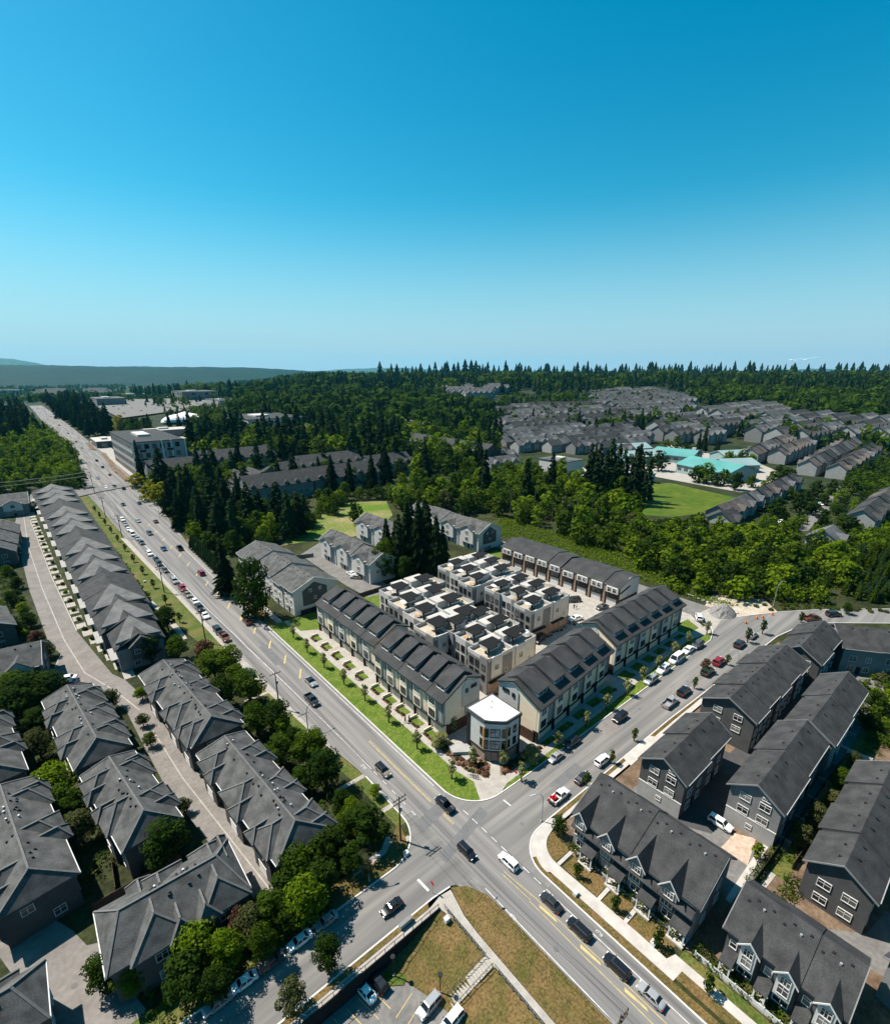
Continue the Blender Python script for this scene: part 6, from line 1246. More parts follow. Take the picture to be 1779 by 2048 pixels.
# gabled rows beyond the roadside conifers, and the arched row
GM = 'dark gabled rows beyond the roadside conifers'
def mid_row(label, a, b, d, ze, zr, n, wall='wall_grey', roof='roof_dark', group=GM, arch=False):
    A, B = at(*a), at(*b); ang = 0.0 if abs(B.x - A.x) > abs(B.y - A.y) else -math.pi / 2; L_ = max(abs(B.x - A.x), abs(B.y - A.y)); uw = L_ / n; ze *= 1.35; zr *= 1.38; d *= 1.25
    t = thing('row_house', A, ang, label, 'row house', group)
    MB().px([(0, -1), (0, ze), (d / 2, zr - .2), (d, ze), (d, -1)], 0, L_).build('wall', wall, t)
    gable(-.5, L_ + .5, -.6, d + .6, ze - .2, zr, None, None, .25).build('roof', roof, t)
    for u in range(n):
        xm = (u + .5) * uw; w = uw * (.8 if arch else .34)
        if arch:
            MB().py([(xm - w / 2, 0), (xm + w / 2, 0), (xm + w / 2, ze - .6), (xm + w * .3, ze + .8), (xm, ze + 1.4), (xm - w * .3, ze + .8), (xm - w / 2, ze - .6)], -1.2, .3).build('bay', 'wall_light', t)
            for z in (2.5, 5.6, ze - .5): win(t, 'S', xm, -1.2, z, w * .5, 1.7, 2, 'trim_dark')
        else:
            MB().py([(xm - w / 2, ze - .5), (xm + w / 2, ze - .5), (xm + w / 2, ze + 1.2), (xm, ze + 2.1), (xm - w / 2, ze + 1.2)], .8, d / 2).build('dormer', 'white', t)
            MB().py([(xm - w / 2 - .4, ze + 1.0), (xm, ze + 2.4), (xm + w / 2 + .4, ze + 1.0), (xm + w / 2 + .4, ze + .8), (xm, ze + 2.15), (xm - w / 2 - .4, ze + .8)], .3, d / 2).build('dormer_roof', roof, t)
            win(t, 'S', xm, .8, ze + .9, w * .55, .9, 2)
            for z in (1.6, 4.4):
                win(t, 'S', xm - uw * .22, 0, z, uw * .26, 1.4, 2); win(t, 'S', xm + uw * .22, 0, z, uw * .26, 1.4, 2)
    return t
mid_row('dark gabled row with white dormers behind the yellow roadside trees', (306, 972), (400, 955), 16, 7, 11.5, 5)
mid_row('dark gabled row with white dormers farthest back, beside the apartment block garden', (395, 950), (565, 935), 18, 7, 11.5, 8)
mid_row('dark gabled row with white dormers, upper one above the meadow', (600, 962), (740, 948), 18, 7, 11.5, 7)
mid_row('dark gabled row with white dormers, lower one above the meadow', (500, 1012), (632, 992), 15, 7, 11.5, 6)
mid_row('dark gabled row with white dormers directly behind the meadow trees', (632, 990), (745, 965), 15, 7, 11.5, 5)
mid_row('dark gabled row with white dormers right of the meadow trees', (745, 960), (830, 948), 16, 7, 11.5, 4)
for i, (a, b) in enumerate([((560, 975), (600, 965)), ((570, 965), (610, 955)), ((480, 975), (520, 985)), ((500, 965), (545, 972)), ((450, 980), (490, 990))]):
    mid_row('small dark gabled house in the middle of the dormered rows, %s from the right' % ORD[i], a, b, 12, 6, 9.5, 2)
mid_row('long grey arched row with pale bays in the middle of the photo', (808, 908), (952, 944), 16, 9.5, 13.5, 13, 'wall_dark', 'roof_dark', None, True)
mid_row('pale gabled row climbing behind the arched row', (770, 868), (828, 885), 16, 8, 13, 5, 'wall_light', 'roof_far', None)

# far estates: one house after another
GF = 'dark roofed houses of the far estate'
FH = {}
for v in range(4):
    rr = random.Random(90 + v); L_, d, ze, zr = ((12, 11, 5.6, 9.4), (10, 10, 6, 9.8), (26, 11, 6.6, 10.5), (38, 12, 7, 11))[v]
    n = max(1, int(L_ / 7)); w = MB().px([(-d / 2, -2), (-d / 2, ze), (0, zr - .2), (d / 2, ze), (d / 2, -2)], -L_ / 2, L_ / 2).mesh('wall', ['panel_grey' if v in (0, 3) else 'wall_grey'])
    r = gable(-L_ / 2 - .5, L_ / 2 + .5, -d / 2 - .6, d / 2 + .6, ze - .2, zr, None, None, .3).mesh('roof', ['roof_far'])
    gw = MB().py([(-2.4, .5), (2.4, .5), (2.4, ze), (0, ze + 2), (-2.4, ze)], -d / 2 - 1.2, -d / 2 + .5).mesh('front_gable', ['panel_grey'])
    gr = MB().py([(-2.9, ze - .2), (0, ze + 2.3), (2.9, ze - .2), (2.9, ze - .45), (0, ze + 2.0), (-2.9, ze - .45)], -d / 2 - 1.6, -.5).mesh('gable_roof', ['roof_far'])
    FH[v] = (w, r, gw, gr, [(-L_ / 2 + (k + .5) * L_ / n) for k in range(n)], d, ze)
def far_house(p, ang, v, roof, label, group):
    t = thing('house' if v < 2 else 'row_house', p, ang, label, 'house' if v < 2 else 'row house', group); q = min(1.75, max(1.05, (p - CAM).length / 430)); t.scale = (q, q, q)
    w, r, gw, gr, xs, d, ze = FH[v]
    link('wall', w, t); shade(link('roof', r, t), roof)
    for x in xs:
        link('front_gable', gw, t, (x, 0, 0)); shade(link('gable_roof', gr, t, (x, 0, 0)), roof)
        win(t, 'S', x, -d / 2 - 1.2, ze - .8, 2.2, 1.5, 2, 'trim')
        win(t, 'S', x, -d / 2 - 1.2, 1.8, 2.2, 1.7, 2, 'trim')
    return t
EST = []
def estate(pix, place, seed, sx, sy, ang, vs, roofs, cap):
    """houses in rows inside a ground polygon; sx along the row, sy between rows"""
    P = [at(*p) for p in pix]; ca, sa = math.cos(ang), math.sin(ang); rr = random.Random(seed); todo = []
    Q = [(p.x * ca + p.y * sa, -p.x * sa + p.y * ca) for p in P]; cnt = 0
    y = min(q[1] for q in Q) + sy * .4; row = 0
    while y < max(q[1] for q in Q):
        x = min(q[0] for q in Q) + rr.uniform(0, sx)
        while x < max(q[0] for q in Q):
            ins = False
            for a, b in zip(Q, Q[1:] + Q[:1]):
                if (a[1] > y) != (b[1] > y) and x < (b[0] - a[0]) * (y - a[1]) / (b[1] - a[1]) + a[0]: ins = not ins
            v = vs[rr.randrange(len(vs))]
            if ins and cnt < cap:
                X, Y = x * ca - y * sa, x * sa + y * ca; m = roofs[rr.randrange(len(roofs))]
                nm = {'roof_far': 'grey roofed', 'roof_dark': 'charcoal roofed', 'roof_brown': 'brownish roofed', 'roof_grey': 'pale roofed'}[m]; kd = ('small', 'compact', 'long', 'very long')[v]
                todo.append((Vector((X, Y, gz(X, Y))), ang + (math.pi if row % 2 and v < 2 else 0), v, m, kd, nm)); cnt += 1
            x += sx * (1 if v < 2 else (2.0 if v == 2 else 2.9)) * rr.uniform(.95, 1.1)
        y += sy; row += 1
    RK = ranks([q[0] for q in todo])
    for i, (p, an, v, m, kd, nm) in enumerate(todo): far_house(p, an, v, m, '%s %s house %s, %s' % (kd, nm, place, RK[i]), 'houses %s' % place)
    return cnt
n_far = [
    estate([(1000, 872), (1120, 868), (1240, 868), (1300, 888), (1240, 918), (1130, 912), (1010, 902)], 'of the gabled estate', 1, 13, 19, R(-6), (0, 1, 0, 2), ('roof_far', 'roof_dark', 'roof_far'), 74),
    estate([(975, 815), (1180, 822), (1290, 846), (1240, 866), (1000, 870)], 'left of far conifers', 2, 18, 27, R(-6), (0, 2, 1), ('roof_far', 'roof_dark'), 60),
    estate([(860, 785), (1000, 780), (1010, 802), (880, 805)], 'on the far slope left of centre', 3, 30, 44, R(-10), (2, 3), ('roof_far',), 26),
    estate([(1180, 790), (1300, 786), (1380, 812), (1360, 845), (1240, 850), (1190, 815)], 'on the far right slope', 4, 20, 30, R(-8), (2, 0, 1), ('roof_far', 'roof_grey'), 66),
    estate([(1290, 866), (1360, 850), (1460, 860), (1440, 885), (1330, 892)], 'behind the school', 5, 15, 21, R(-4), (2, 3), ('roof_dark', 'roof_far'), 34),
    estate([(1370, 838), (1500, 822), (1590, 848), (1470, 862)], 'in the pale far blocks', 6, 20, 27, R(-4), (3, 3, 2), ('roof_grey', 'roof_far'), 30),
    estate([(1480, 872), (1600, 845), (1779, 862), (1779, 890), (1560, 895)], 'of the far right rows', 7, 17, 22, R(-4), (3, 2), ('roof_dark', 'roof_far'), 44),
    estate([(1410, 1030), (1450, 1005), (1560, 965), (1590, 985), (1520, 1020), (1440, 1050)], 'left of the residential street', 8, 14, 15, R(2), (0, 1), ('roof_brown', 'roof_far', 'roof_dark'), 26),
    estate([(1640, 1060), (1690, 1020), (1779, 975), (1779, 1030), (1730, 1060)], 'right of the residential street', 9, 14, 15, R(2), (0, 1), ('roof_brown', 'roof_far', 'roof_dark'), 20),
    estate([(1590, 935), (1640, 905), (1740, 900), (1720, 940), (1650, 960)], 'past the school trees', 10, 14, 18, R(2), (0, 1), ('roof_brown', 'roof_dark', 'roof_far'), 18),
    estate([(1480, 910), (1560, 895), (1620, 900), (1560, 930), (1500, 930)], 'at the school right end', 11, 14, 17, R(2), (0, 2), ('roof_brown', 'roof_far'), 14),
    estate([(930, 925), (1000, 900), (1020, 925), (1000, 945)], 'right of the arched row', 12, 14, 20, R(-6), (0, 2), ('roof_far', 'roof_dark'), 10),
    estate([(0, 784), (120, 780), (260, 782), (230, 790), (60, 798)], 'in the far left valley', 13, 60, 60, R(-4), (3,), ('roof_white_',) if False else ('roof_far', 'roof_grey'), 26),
]
far_house(at(1445, 1058), R(0), 0, 'roof_dark', 'dark hipped house at the lower end of the brown row by the bushland', None)
far_house(at(1645, 1098), R(0), 0, 'roof_far', 'grey house half hidden by the bushland at the street end', None)
# cars standing in the retail car park, counted as a crowd
mb = MB(); rr = random.Random(8)
for p in poly_scatter([(215, 815), (300, 797), (430, 795), (440, 808), (330, 820), (245, 832)], 240, 81, 5):
    a = rr.choice((0, 1.57)); c, s = math.cos(a), math.sin(a); i = len(mb.v)
    B = MB().px([(-.9, .4), (-.9, .9), (-.7, 1.0), (.7, 1.0), (.9, .9), (.9, .4)], -2.2, 2.2); B.px([(-.75, 1.0), (-.6, 1.5), (.6, 1.5), (.75, 1.0)], -1.3, 1.1)
    k = rr.randrange(3); mb.v += [(p.x + x * c - y * s, p.y + x * s + y * c, p.z + 1.4 + z) for x, y, z in B.v]; mb.f += [tuple(q + i for q in f) for f in B.f]; mb.m += [k] * len(B.f)
tag(mb.build('distant_parked_cars', ['paint_car_white', 'paint_car_grey', 'paint_car_black']), 'crowd of tiny parked cars in the retail car park', None, None, 'stuff')
# small clouds low over the right horizon
for i, (x, y, w, lb) in enumerate(((1586, 720, 90, 'tiny flat white cloud, leftmost of three over the right horizon'), (1608, 719, 130, 'tiny flat white cloud, middle one of three over the right horizon'), (1628, 716, 110, 'tiny flat white cloud, rightmost of three over the right horizon'))):
    d = ray(x, y); p = CAM + d * (17500 / math.hypot(d.x, d.y)); rr = random.Random(i); mb = MB()
    bm = bmesh.new()
    for k in range(6): bmesh.ops.create_icosphere(bm, subdivisions=2, radius=1, matrix=Matrix.Translation((rr.uniform(-1, 1) * w, rr.uniform(-.5, .5) * w, rr.uniform(-.1, .1) * w)) @ Matrix.Diagonal((w * rr.uniform(.3, .6), w * .5, w * rr.uniform(.05, .09), 1)))
    me = bpy.data.meshes.new('cloud'); bm.to_mesh(me); bm.free(); me.materials.append(M['roof_white']); o = link('cloud', me, None, p, AZ); tag(o, lb, 'cloud', None)
# ------------------------------------------------------------------ vehicles
def loft(mb, st, mi=0):
    """cross sections (y, half width, z0, z1, top half width) along the car's length"""
    rings = []
    for y, w, z0, z1, wt in st:
        zm = z0 + (z1 - z0) * .55
        rings.append([(-w * .92, y, z0), (-w, y, z0 + .12), (-w, y, zm), (-wt, y, z1), (-wt * .5, y, z1 + .025), (wt * .5, y, z1 + .025), (wt, y, z1), (w, y, zm), (w, y, z0 + .12), (w * .92, y, z0)])
    n = 10; i0 = len(mb.v); mb.v += [p for r in rings for p in r]
    for i in range(len(rings) - 1):
        for j in range(n):
            a, b = i0 + i * n + j, i0 + i * n + (j + 1) % n; mb.f.append((a, b, b + n, a + n)); mb.m.append(mi)
    mb.f.append(tuple(range(i0, i0 + n))); mb.m.append(mi); e = i0 + (len(rings) - 1) * n; mb.f.append(tuple(range(e + n - 1, e - 1, -1))); mb.m.append(mi)
CARS = {}
SPEC = {  # length, width, height, bonnet z, cabin front/back at belt, roof front/back, boot
    'sedan': (4.5, 1.80, 1.42, .92, 1.05, -1.55, .45, -.95, .98), 'suv': (4.6, 1.88, 1.70, 1.08, 1.20, -2.15, .60, -1.95, 1.08), 'hatch': (4.0, 1.75, 1.50, .95, 1.05, -1.75, .45, -1.45, .98),
    'pickup': (5.3, 1.95, 1.82, 1.12, 1.25, -.55, .75, -.40, 1.12), 'van': (5.2, 1.95, 2.05, 1.12, 1.85, -2.5, 1.15, -2.42, 1.15)}
def car_meshes(k):
    if k in CARS: return CARS[k]
    L_, W, H, zb, c0, c1, r0, r1, zt = SPEC[k]; h = L_ / 2; w = W / 2; g = .24
    b = MB(); loft(b, [(-h, w * .70, g + .12, zt - .30, w * .60), (-h + .07, w * .84, g + .06, zt - .10, w * .74), (-h + .25, w * .95, g, zt, w * .84), (-h + .9, w, g, zt + .01, w * .90), (0, w, g, zb + .02, w * .93), (h - 1.2, w, g, zb, w * .90), (h - .40, w * .94, g, zb - .10, w * .80), (h - .10, w * .82, g + .04, zb - .24, w * .68), (h, w * .66, g + .12, zb - .38, w * .54)])
    if k == 'pickup':
        b = MB(); loft(b, [(-.5, w, g, zt, w * .93), (0, w, g, zb + .02, w * .93), (h - 1.2, w, g, zb, w * .92), (h - .3, w * .95, g, zb - .10, w * .84), (h, w * .80, g + .08, zb - .28, w * .70)])
        b.box(-w, w, -h, -.48, g + .1, .62); b.box(-w, -w + .14, -h, -.48, .62, zt); b.box(w - .14, w, -h, -.48, .62, zt); b.box(-w + .14, w - .14, -h, -h + .1, .62, zt)
    body = b.mesh('body', ['paint_car_white']); body.shade_smooth(); body.set_sharp_from_angle(angle=R(38))
    gl = MB(); wb, wt = w * .90, w * .68
    rb = r1; zr = H - .03
    for s in (-1, 1): pass
    gl.idx([(-wb, c0, zb - .02), (wb, c0, zb - .02), (wb, c1, zt - .02), (-wb, c1, zt - .02), (-wt, r0, zr), (wt, r0, zr), (wt, rb, zr), (-wt, rb, zr)], [(0, 1, 5, 4), (1, 2, 6, 5), (2, 3, 7, 6), (3, 0, 4, 7), (4, 5, 6, 7), (0, 3, 2, 1)])
    glass = gl.mesh('windows', ['car_glass'])
    rf = MB(); rf.idx([(-wt, r0 + .04, zr), (wt, r0 + .04, zr), (wt, rb - .04, zr), (-wt, rb - .04, zr), (-wt * .88, r0 - .1, zr + .05), (wt * .88, r0 - .1, zr + .05), (wt * .88, rb + .1, zr + .05), (-wt * .88, rb + .1, zr + .05)], [(0, 1, 5, 4), (1, 2, 6, 5), (2, 3, 7, 6), (3, 0, 4, 7), (4, 5, 6, 7)])
    for s in (-1, 1):   # roof pillars
        rf.bar((s * wb * 1.0, c0, zb), (s * wt, r0, zr), .07); rf.bar((s * wb * 1.0, c1, zt), (s * wt, rb, zr), .12); m_ = (c0 + c1) / 2; rf.bar((s * wb * 1.0, m_, zb), (s * wt, (r0 + rb) / 2, zr), .08)
    roof = rf.mesh('roof', ['paint_car_white'])
    wm = MB(); r = .33 if k in ('sedan', 'hatch') else .38
    for sx, mi, rr_ in ((.11, 0, r), (.115, 1, r * .62)):
        ring = [(math.cos(6.283 * j / 12) * rr_, math.sin(6.283 * j / 12) * rr_) for j in range(12)]; wm.prism([(-sx, a, c) for a, c in ring], [(sx, a, c) for a, c in ring], mi)
    wheel = wm.mesh('wheel', ['tyre', 'rim'])
    CARS[k] = (body, glass, roof, wheel, r)
    return CARS[k]
lamp_f = MB().box(-.2, .2, -.08, .06, -.08, .08).mesh('headlight', ['lamp_clear']); lamp_b = MB().box(-.2, .2, -.05, .06, -.10, .10).mesh('tail_light', ['lamp_red']); mir = MB().box(-.1, .1, -.06, .06, -.06, .07).mesh('mirror', ['dark_metal'])
def car(p, head, k, col, label, group=None, name=None, roofcol=None, s=1.0):
    body, glass, roof, wheel, r = car_meshes(k); L_, W, H, zb = SPEC[k][:4]
    ang = {'N': 0, 'S': math.pi, 'E': -math.pi / 2, 'W': math.pi / 2}.get(head, head)
    t = thing(name or ('pickup_truck' if k == 'pickup' else 'van' if k == 'van' else 'car'), (p[0], p[1], (p[2] if len(p) > 2 else 0) + .03), ang, label, 'pickup truck' if k == 'pickup' else 'van' if k == 'van' else 'car', group); dd = math.hypot(p[0] - CAM.x, p[1] - CAM.y); s *= min(1.04, max(.76, .76 + (dd - 62) * .0042)); t.scale = (s, s, s)
    shade(link('body', body, t), 'paint_car_' + col); link('windows', glass, t); shade(link('roof', roof, t), 'paint_car_' + (roofcol or col))
    for sx in (-1, 1):
        for y in (L_ / 2 - .85, -L_ / 2 + .9): link('wheel', wheel, t, (sx * (W / 2 - .10), y, r))
        link('headlight', lamp_f, t, (sx * W * .33, L_ / 2 - .06, zb - .30)); link('tail_light', lamp_b, t, (sx * W * .37, -L_ / 2 + .02, zb - .22)); link('mirror', mir, t, (sx * (W / 2 + .08), .85, zb + .08))
    return t
A_ = lambda x, y, z=None: at(x, y, z)
# on the long road
for x, y, hd, k, c, lb, rc in [
    (622, 1367, 'S', 'sedan', 'silver', 'silver car with a dark roof driving beside the green verge', 'car_black'), (624, 1404, 'S', 'pickup', 'charcoal', 'charcoal pickup truck following in the lane beside the silver car', None),
    (766, 1545, 'S', 'suv', 'beige', 'pale beige car with a dark roof panel, on the long road by the footpath stub', 'black'), (889, 1613, 'N', 'pickup', 'black', 'black pickup truck crossing the junction beside the rounded kerb', None),
    (933, 1707, 'S', 'suv', 'black', 'black car in the middle of the junction', None), (1016, 1728, 'N', 'suv', 'white', 'white car with a dark sunroof at the junction', None),
    (1101, 1809, 'N', 'sedan', 'charcoal', 'dark grey sedan just below the junction, first in the queue of four', None), (1157, 1863, 'N', 'suv', 'black', 'black estate car, second in the queue below the junction', None),
    (1232, 1938, 'N', 'suv', 'black', 'black car, third in the queue below the junction', None), (1300, 1996, 'N', 'sedan', 'silver', 'silver sedan, last in the queue near the bottom edge', None),
    (495, 1246, 'N', 'sedan', 'bronze', 'small bronze car driving past the big cedar', None), (403, 1149, 'N', 'suv', 'red', 'dark red car driving past the cypress hedge', None),
    (360, 1099, 'N', 'pickup', 'black', 'black pickup truck by the painted yellow hatching, right lane', None), (328, 1100, 'S', 'sedan', 'blue', 'dark blue car by the painted yellow hatching, left lane', None),
    (312, 1045, 'N', 'sedan', 'bronze', 'brown car below the yellow roadside trees', None), (300, 1069, 'S', 'suv', 'grey', 'grey car in the left lane, farther up than the dark blue one', None), (277, 1044, 'S', 'sedan', 'silver', 'silver grey car in the left lane beside the parked row', None),
    (279, 1008, 'N', 'sedan', 'blue', 'bluish car passing the yellow roadside trees', None), (247, 1011, 'S', 'sedan', 'black', 'black car just below the crossing', None), (248, 979, 'N', 'suv', 'black', 'black car at the crossing, right lane', None), (230, 975, 'S', 'suv', 'charcoal', 'charcoal car at the crossing, middle lane', None), (213, 976, 'S', 'sedan', 'white', 'white car at the crossing, left lane', None),
    (196, 958, 'S', 'suv', 'silver', 'silver car waiting above the crossing', None), (220, 951, 'N', 'sedan', 'bronze', 'brown car leaving the crossing beside the planted beds', None), (206, 936, 'N', 'suv', 'charcoal', 'charcoal car beside the middle planted bed', None), (194, 923, 'N', 'suv', 'black', 'black car beside the farther planted bed', None),
    (164, 897, 'N', 'sedan', 'silver', 'far silver car level with the canopy shop', None), (153, 885, 'N', 'sedan', 'red', 'far dark red car above the canopy shop', None), (127, 879, 'S', 'van', 'bronze', 'far brown truck in the left lane', None), (137, 868, 'N', 'sedan', 'black', 'far black car by the conifers, right lane', None), (114, 868, 'S', 'sedan', 'black', 'far black car by the conifers, left lane', None), (119, 852, 'N', 'suv', 'red', 'far dark red car by the conifers', None), (103, 835, 'N', 'sedan', 'black', 'tiny black car near the crest of the road', None), (76, 818, 'N', 'sedan', 'black', 'tiny black car on the crest of the road', None)]:
    car(A_(x, y), hd, k, c, lb, None, roofcol='black' if rc else None)
GP = 'cars parked along the far kerb of the long road'
row = [(450, 1278, 'pickup', 'bronze'), (437, 1265, 'suv', 'charcoal'), (411, 1234, 'sedan', 'white'), (400, 1219, 'suv', 'charcoal'), (391, 1206, 'sedan', 'white'), (376, 1192, 'sedan', 'beige'), (366, 1180, 'suv', 'red'), (350, 1165, 'suv', 'silver'), (331, 1143, 'sedan', 'grey'), (319, 1130, 'suv', 'charcoal'), (313, 1121, 'sedan', 'charcoal'), (300, 1110, 'suv', 'white'), (284, 1088, 'suv', 'grey'), (276, 1079, 'sedan', 'silver'), (266, 1071, 'van', 'white'), (258, 1061, 'sedan', 'white'), (252, 1051, 'sedan', 'silver'), (246, 1042, 'suv', 'white')]
cn = {'bronze': 'bronze', 'charcoal': 'charcoal', 'white': 'white', 'beige': 'beige', 'red': 'dark red', 'silver': 'silver', 'grey': 'grey', 'black': 'black', 'blue': 'dark blue', 'green': 'dark green'}
kn = {'pickup': 'pickup truck', 'suv': 'car', 'sedan': 'saloon', 'van': 'van', 'hatch': 'hatchback'}
for i, (x, y, k, c) in enumerate(row): car(A_(x, y), 'S', k, c, '%s %s parked in the row opposite the cypresses, %s from the near end' % (cn[c], kn[k], ORD[i]), GP)
GQ = 'cars parked along the side street, development side'
row = [(1110, 1518, 'sedan', 'silver'), (1142, 1489, 'suv', 'black'), (1300, 1364, 'suv', 'silver'), (1325, 1343, 'suv', 'white'), (1351, 1322, 'van', 'white'), (1374, 1304, 'sedan', 'white'), (1393, 1294, 'suv', 'grey')]
for i, (x, y, k, c) in enumerate(row): car(A_(x, y), 'W', k, c, '%s %s parked on the development side of the side street, %s from the corner' % (cn[c], kn[k], ORD[i]), GQ)
GQ = 'cars parked along the side street, right estate side'
row = [(1118, 1596, 'pickup', 'white'), (1163, 1560, 'sedan', 'charcoal'), (1203, 1525, 'suv', 'white'), (1338, 1409, 'pickup', 'silver'), (1366, 1387, 'suv', 'black'), (1413, 1347, 'suv', 'green'), (1436, 1327, 'suv', 'red'), (1477, 1292, 'suv', 'charcoal'), (1502, 1274, 'sedan', 'silver')]
for i, (x, y, k, c) in enumerate(row): car(A_(x, y), 'E', k, c, '%s %s parked on the estate side of the side street, %s from the corner' % (cn[c], kn[k], ORD[i]), GQ)
car(A_(1238, 1439), 'W', 'suv', 'black', 'black car driving along the middle of the side street'); car(A_(1396, 1238), R(-60), 'suv', 'white', 'white car on the back lane beside the gravel heap'); car(A_(1622, 1240), R(-120), 'pickup', 'bronze', 'rust brown pickup truck standing on the bend')
car(A_(1665, 1232), R(-125), 'suv', 'charcoal', 'charcoal car parked on the bend behind the rust pickup')
# red machine on the back of the white pickup
p = A_(1106, 1604); t = thing('trailer', (p.x, p.y, 0), R(90), 'small red machine on a trailer behind the white pickup by the corner kerb', 'trailer')
MB().box(-.7, .7, -1.0, 1.0, .45, .6).build('trailer_bed', 'dark_metal', t)
for sx in (-.8, .8): link('wheel', car_meshes('sedan')[3], t, (sx, 0, .33))
mb = MB(); mb.box(-.35, .35, -.5, .4, .6, 1.2); mb.bar((0, -.4, 1.0), (.1, .9, 1.9), .16); mb.bar((.1, .9, 1.9), (.1, 1.3, 1.0), .12); mb.build('machine', 'red_sign', t)
GK = 'cars parked along the cross street'
for i, (x, y, k, c) in enumerate([(436, 2012, 'sedan', 'silver'), (489, 1969, 'sedan', 'white'), (542, 1930, 'suv', 'grey'), (600, 1886, 'sedan', 'white'), (653, 1846, 'sedan', 'silver')]): car(A_(x, y), 'W' if i != 2 else 'E', k, c, '%s %s parked on the cross street, %s from the bottom' % (cn[c], kn[k], ORD[i]), GK)
car(A_(783, 1819), 'W', 'sedan', 'black', 'black saloon driving down the cross street from the junction')
GZ = 'cars in the sunken car park'
for x, y, hd, k, c, lb in [(731, 1987, R(8), 'sedan', 'white', 'white saloon in the sunken car park, left of the pair'), (754, 1967, R(8), 'suv', 'black', 'black car in the sunken car park, right of the pair'), (858, 2016, R(95), 'suv', 'silver', 'silver white car with bare roof bars at the foot of the footpath steps'), (903, 2046, R(95), 'suv', 'white', 'white car cut by the bottom edge in the sunken car park')]:
    car(A_(x, y, -2.45), hd, k, c, lb, GZ)
car(A_(527, 1710), R(3), 'sedan', 'white', 'white car at the lower lane beside the hipped houses'); car(A_(50, 1832), R(172), 'sedan', 'black', 'black car at the corner of the left edge house'); car(A_(1438, 1651), R(180), 'suv', 'white', 'white car beside the grey gable in the right estate court'); car(A_(134, 1362), R(70), 'sedan', 'white', 'white car at the lane island behind trees'); car(A_(138, 1373), R(70), 'sedan', 'black', 'black car tucked beside the white one at the lane island')
car(A_(1203, 1217), R(80), 'sedan', 'charcoal', 'dark car in the courtyard by the garage doors, right one'); car(A_(1150, 1240), R(75), 'sedan', 'white', 'white car in the courtyard beside the timber planters'); car(A_(1146, 1203), R(60), 'suv', 'charcoal', 'dark car half hidden behind the terrace block in the courtyard'); car(A_(1012, 1349), R(60), 'hatch', 'blue', 'pale blue car in the driveway behind the nearest side street row'); car(A_(1078, 1282), R(100), 'suv', 'black', 'black car at the end wall of the terrace block by the planters'); car(A_(672, 1182), R(20), 'sedan', 'red', 'red car behind the dark end panel of the pale gabled row')
for i, (x, y, c) in enumerate([(702, 1150, 'white'), (712, 1157, 'silver'), (1560, 1045, 'white'), (1640, 1010, 'white'), (1668, 985, 'grey'), (1725, 1100, 'white')]): car(A_(x, y), R(40 * i), 'sedan', c, ['white car in the pale gabled rows court, left', 'silver car in the pale gabled rows court, right', 'white car at the foot of the residential street', 'white car halfway up the residential street', 'grey car at the top of the residential street', 'white car behind the close planting at the right edge'][i])

# ------------------------------------------------------------------ poles, wires, lamps, signs
def utility_pole(p, h, label, arms=1, rz=0):
    t = thing('utility_pole', p, rz, label, 'utility pole', 'wooden utility poles along the long road')
    MB().tube([(0, 0, -.1), (0, 0, h * .5), (0, 0, h)], [.17, .14, .10], 8).build('pole', 'pole_wood', t)
    for k in range(arms):
        z = h - .35 - .8 * k; MB().box(-1.25, 1.25, -.16, -.05, z - .07, z + .07).build('crossarm', 'pole_wood', t)
        for x in (-1.1, -.45, .45, 1.1): MB().tube([(x, -.1, z + .07), (x, -.1, z + .32)], .05, 6).build('insulator', 'dark_metal', t)
    MB().tube([(.28, 0, h - 3.1), (.28, 0, h - 2.3)], .2, 8).build('transformer', 'steel', t)
    return t
PP = [((801, 1681), 9.2, 2, 'utility pole with two crossarms at the junction corner'), ((559, 1417), 9.6, 1, 'utility pole with a transformer at the roadside by the tree belt'), ((412, 1285), 9.8, 1, 'utility pole beside the white parked cars'), ((329, 1185), 10, 2, 'utility pole beside the silver and red parked cars'), ((245, 1076), 11, 1, 'utility pole at the far end of the parked row'), ((212, 1036), 11.5, 2, 'utility pole on the dry verge below the crossing, nearer one'), ((190, 988), 14, 1, 'utility pole on the dry verge below the crossing, farther one'), ((165, 970), 15, 1, 'utility pole above the crossing'), ((105, 890), 18, 1, 'far utility pole by the bright wood')]
tops = []
for (q, h, a, lb) in PP: p = at(*q); utility_pole(p, h, lb, a); tops.append((p, h - .35))
pb = at(1242, 2030, 9.2); pb.z = 0; utility_pole(pb, 9.2, 'utility pole on the dry bank cut by the bottom edge', 2); tops.insert(0, (pb, 8.85))
mb = MB()
for (p, h), (q, g) in zip(tops, tops[1:]):
    for x in (-1.1, .45, 1.1):
        a, b = Vector((p.x + x, p.y - .1, p.z + h + .3)), Vector((q.x + x, q.y - .1, q.z + g + .3)); s = (b - a).length * .018
        mb.tube([a.lerp(b, k / 10) - Vector((0, 0, s * 4 * (k / 10) * (1 - k / 10))) for k in range(11)], .018, 4)
tag(mb.build('power_line', 'dark_metal'), 'sagging black power wires strung between the roadside poles', 'power line', None, 'stuff')
mb = MB()
A0, B0 = at(0, 1010), at(190, 988)
for z in (12, 14.2):
    a, b = Vector((A0.x - 30, A0.y, z)), Vector((B0.x, B0.y, z)); mb.tube([a.lerp(b, k / 8) - Vector((0, 0, 5 * (k / 8) * (1 - k / 8))) for k in range(9)], .10, 4)
tag(mb.build('power_line', 'steel'), 'two pale wires crossing in front of the bright wood on the left', 'power line', None, 'stuff')
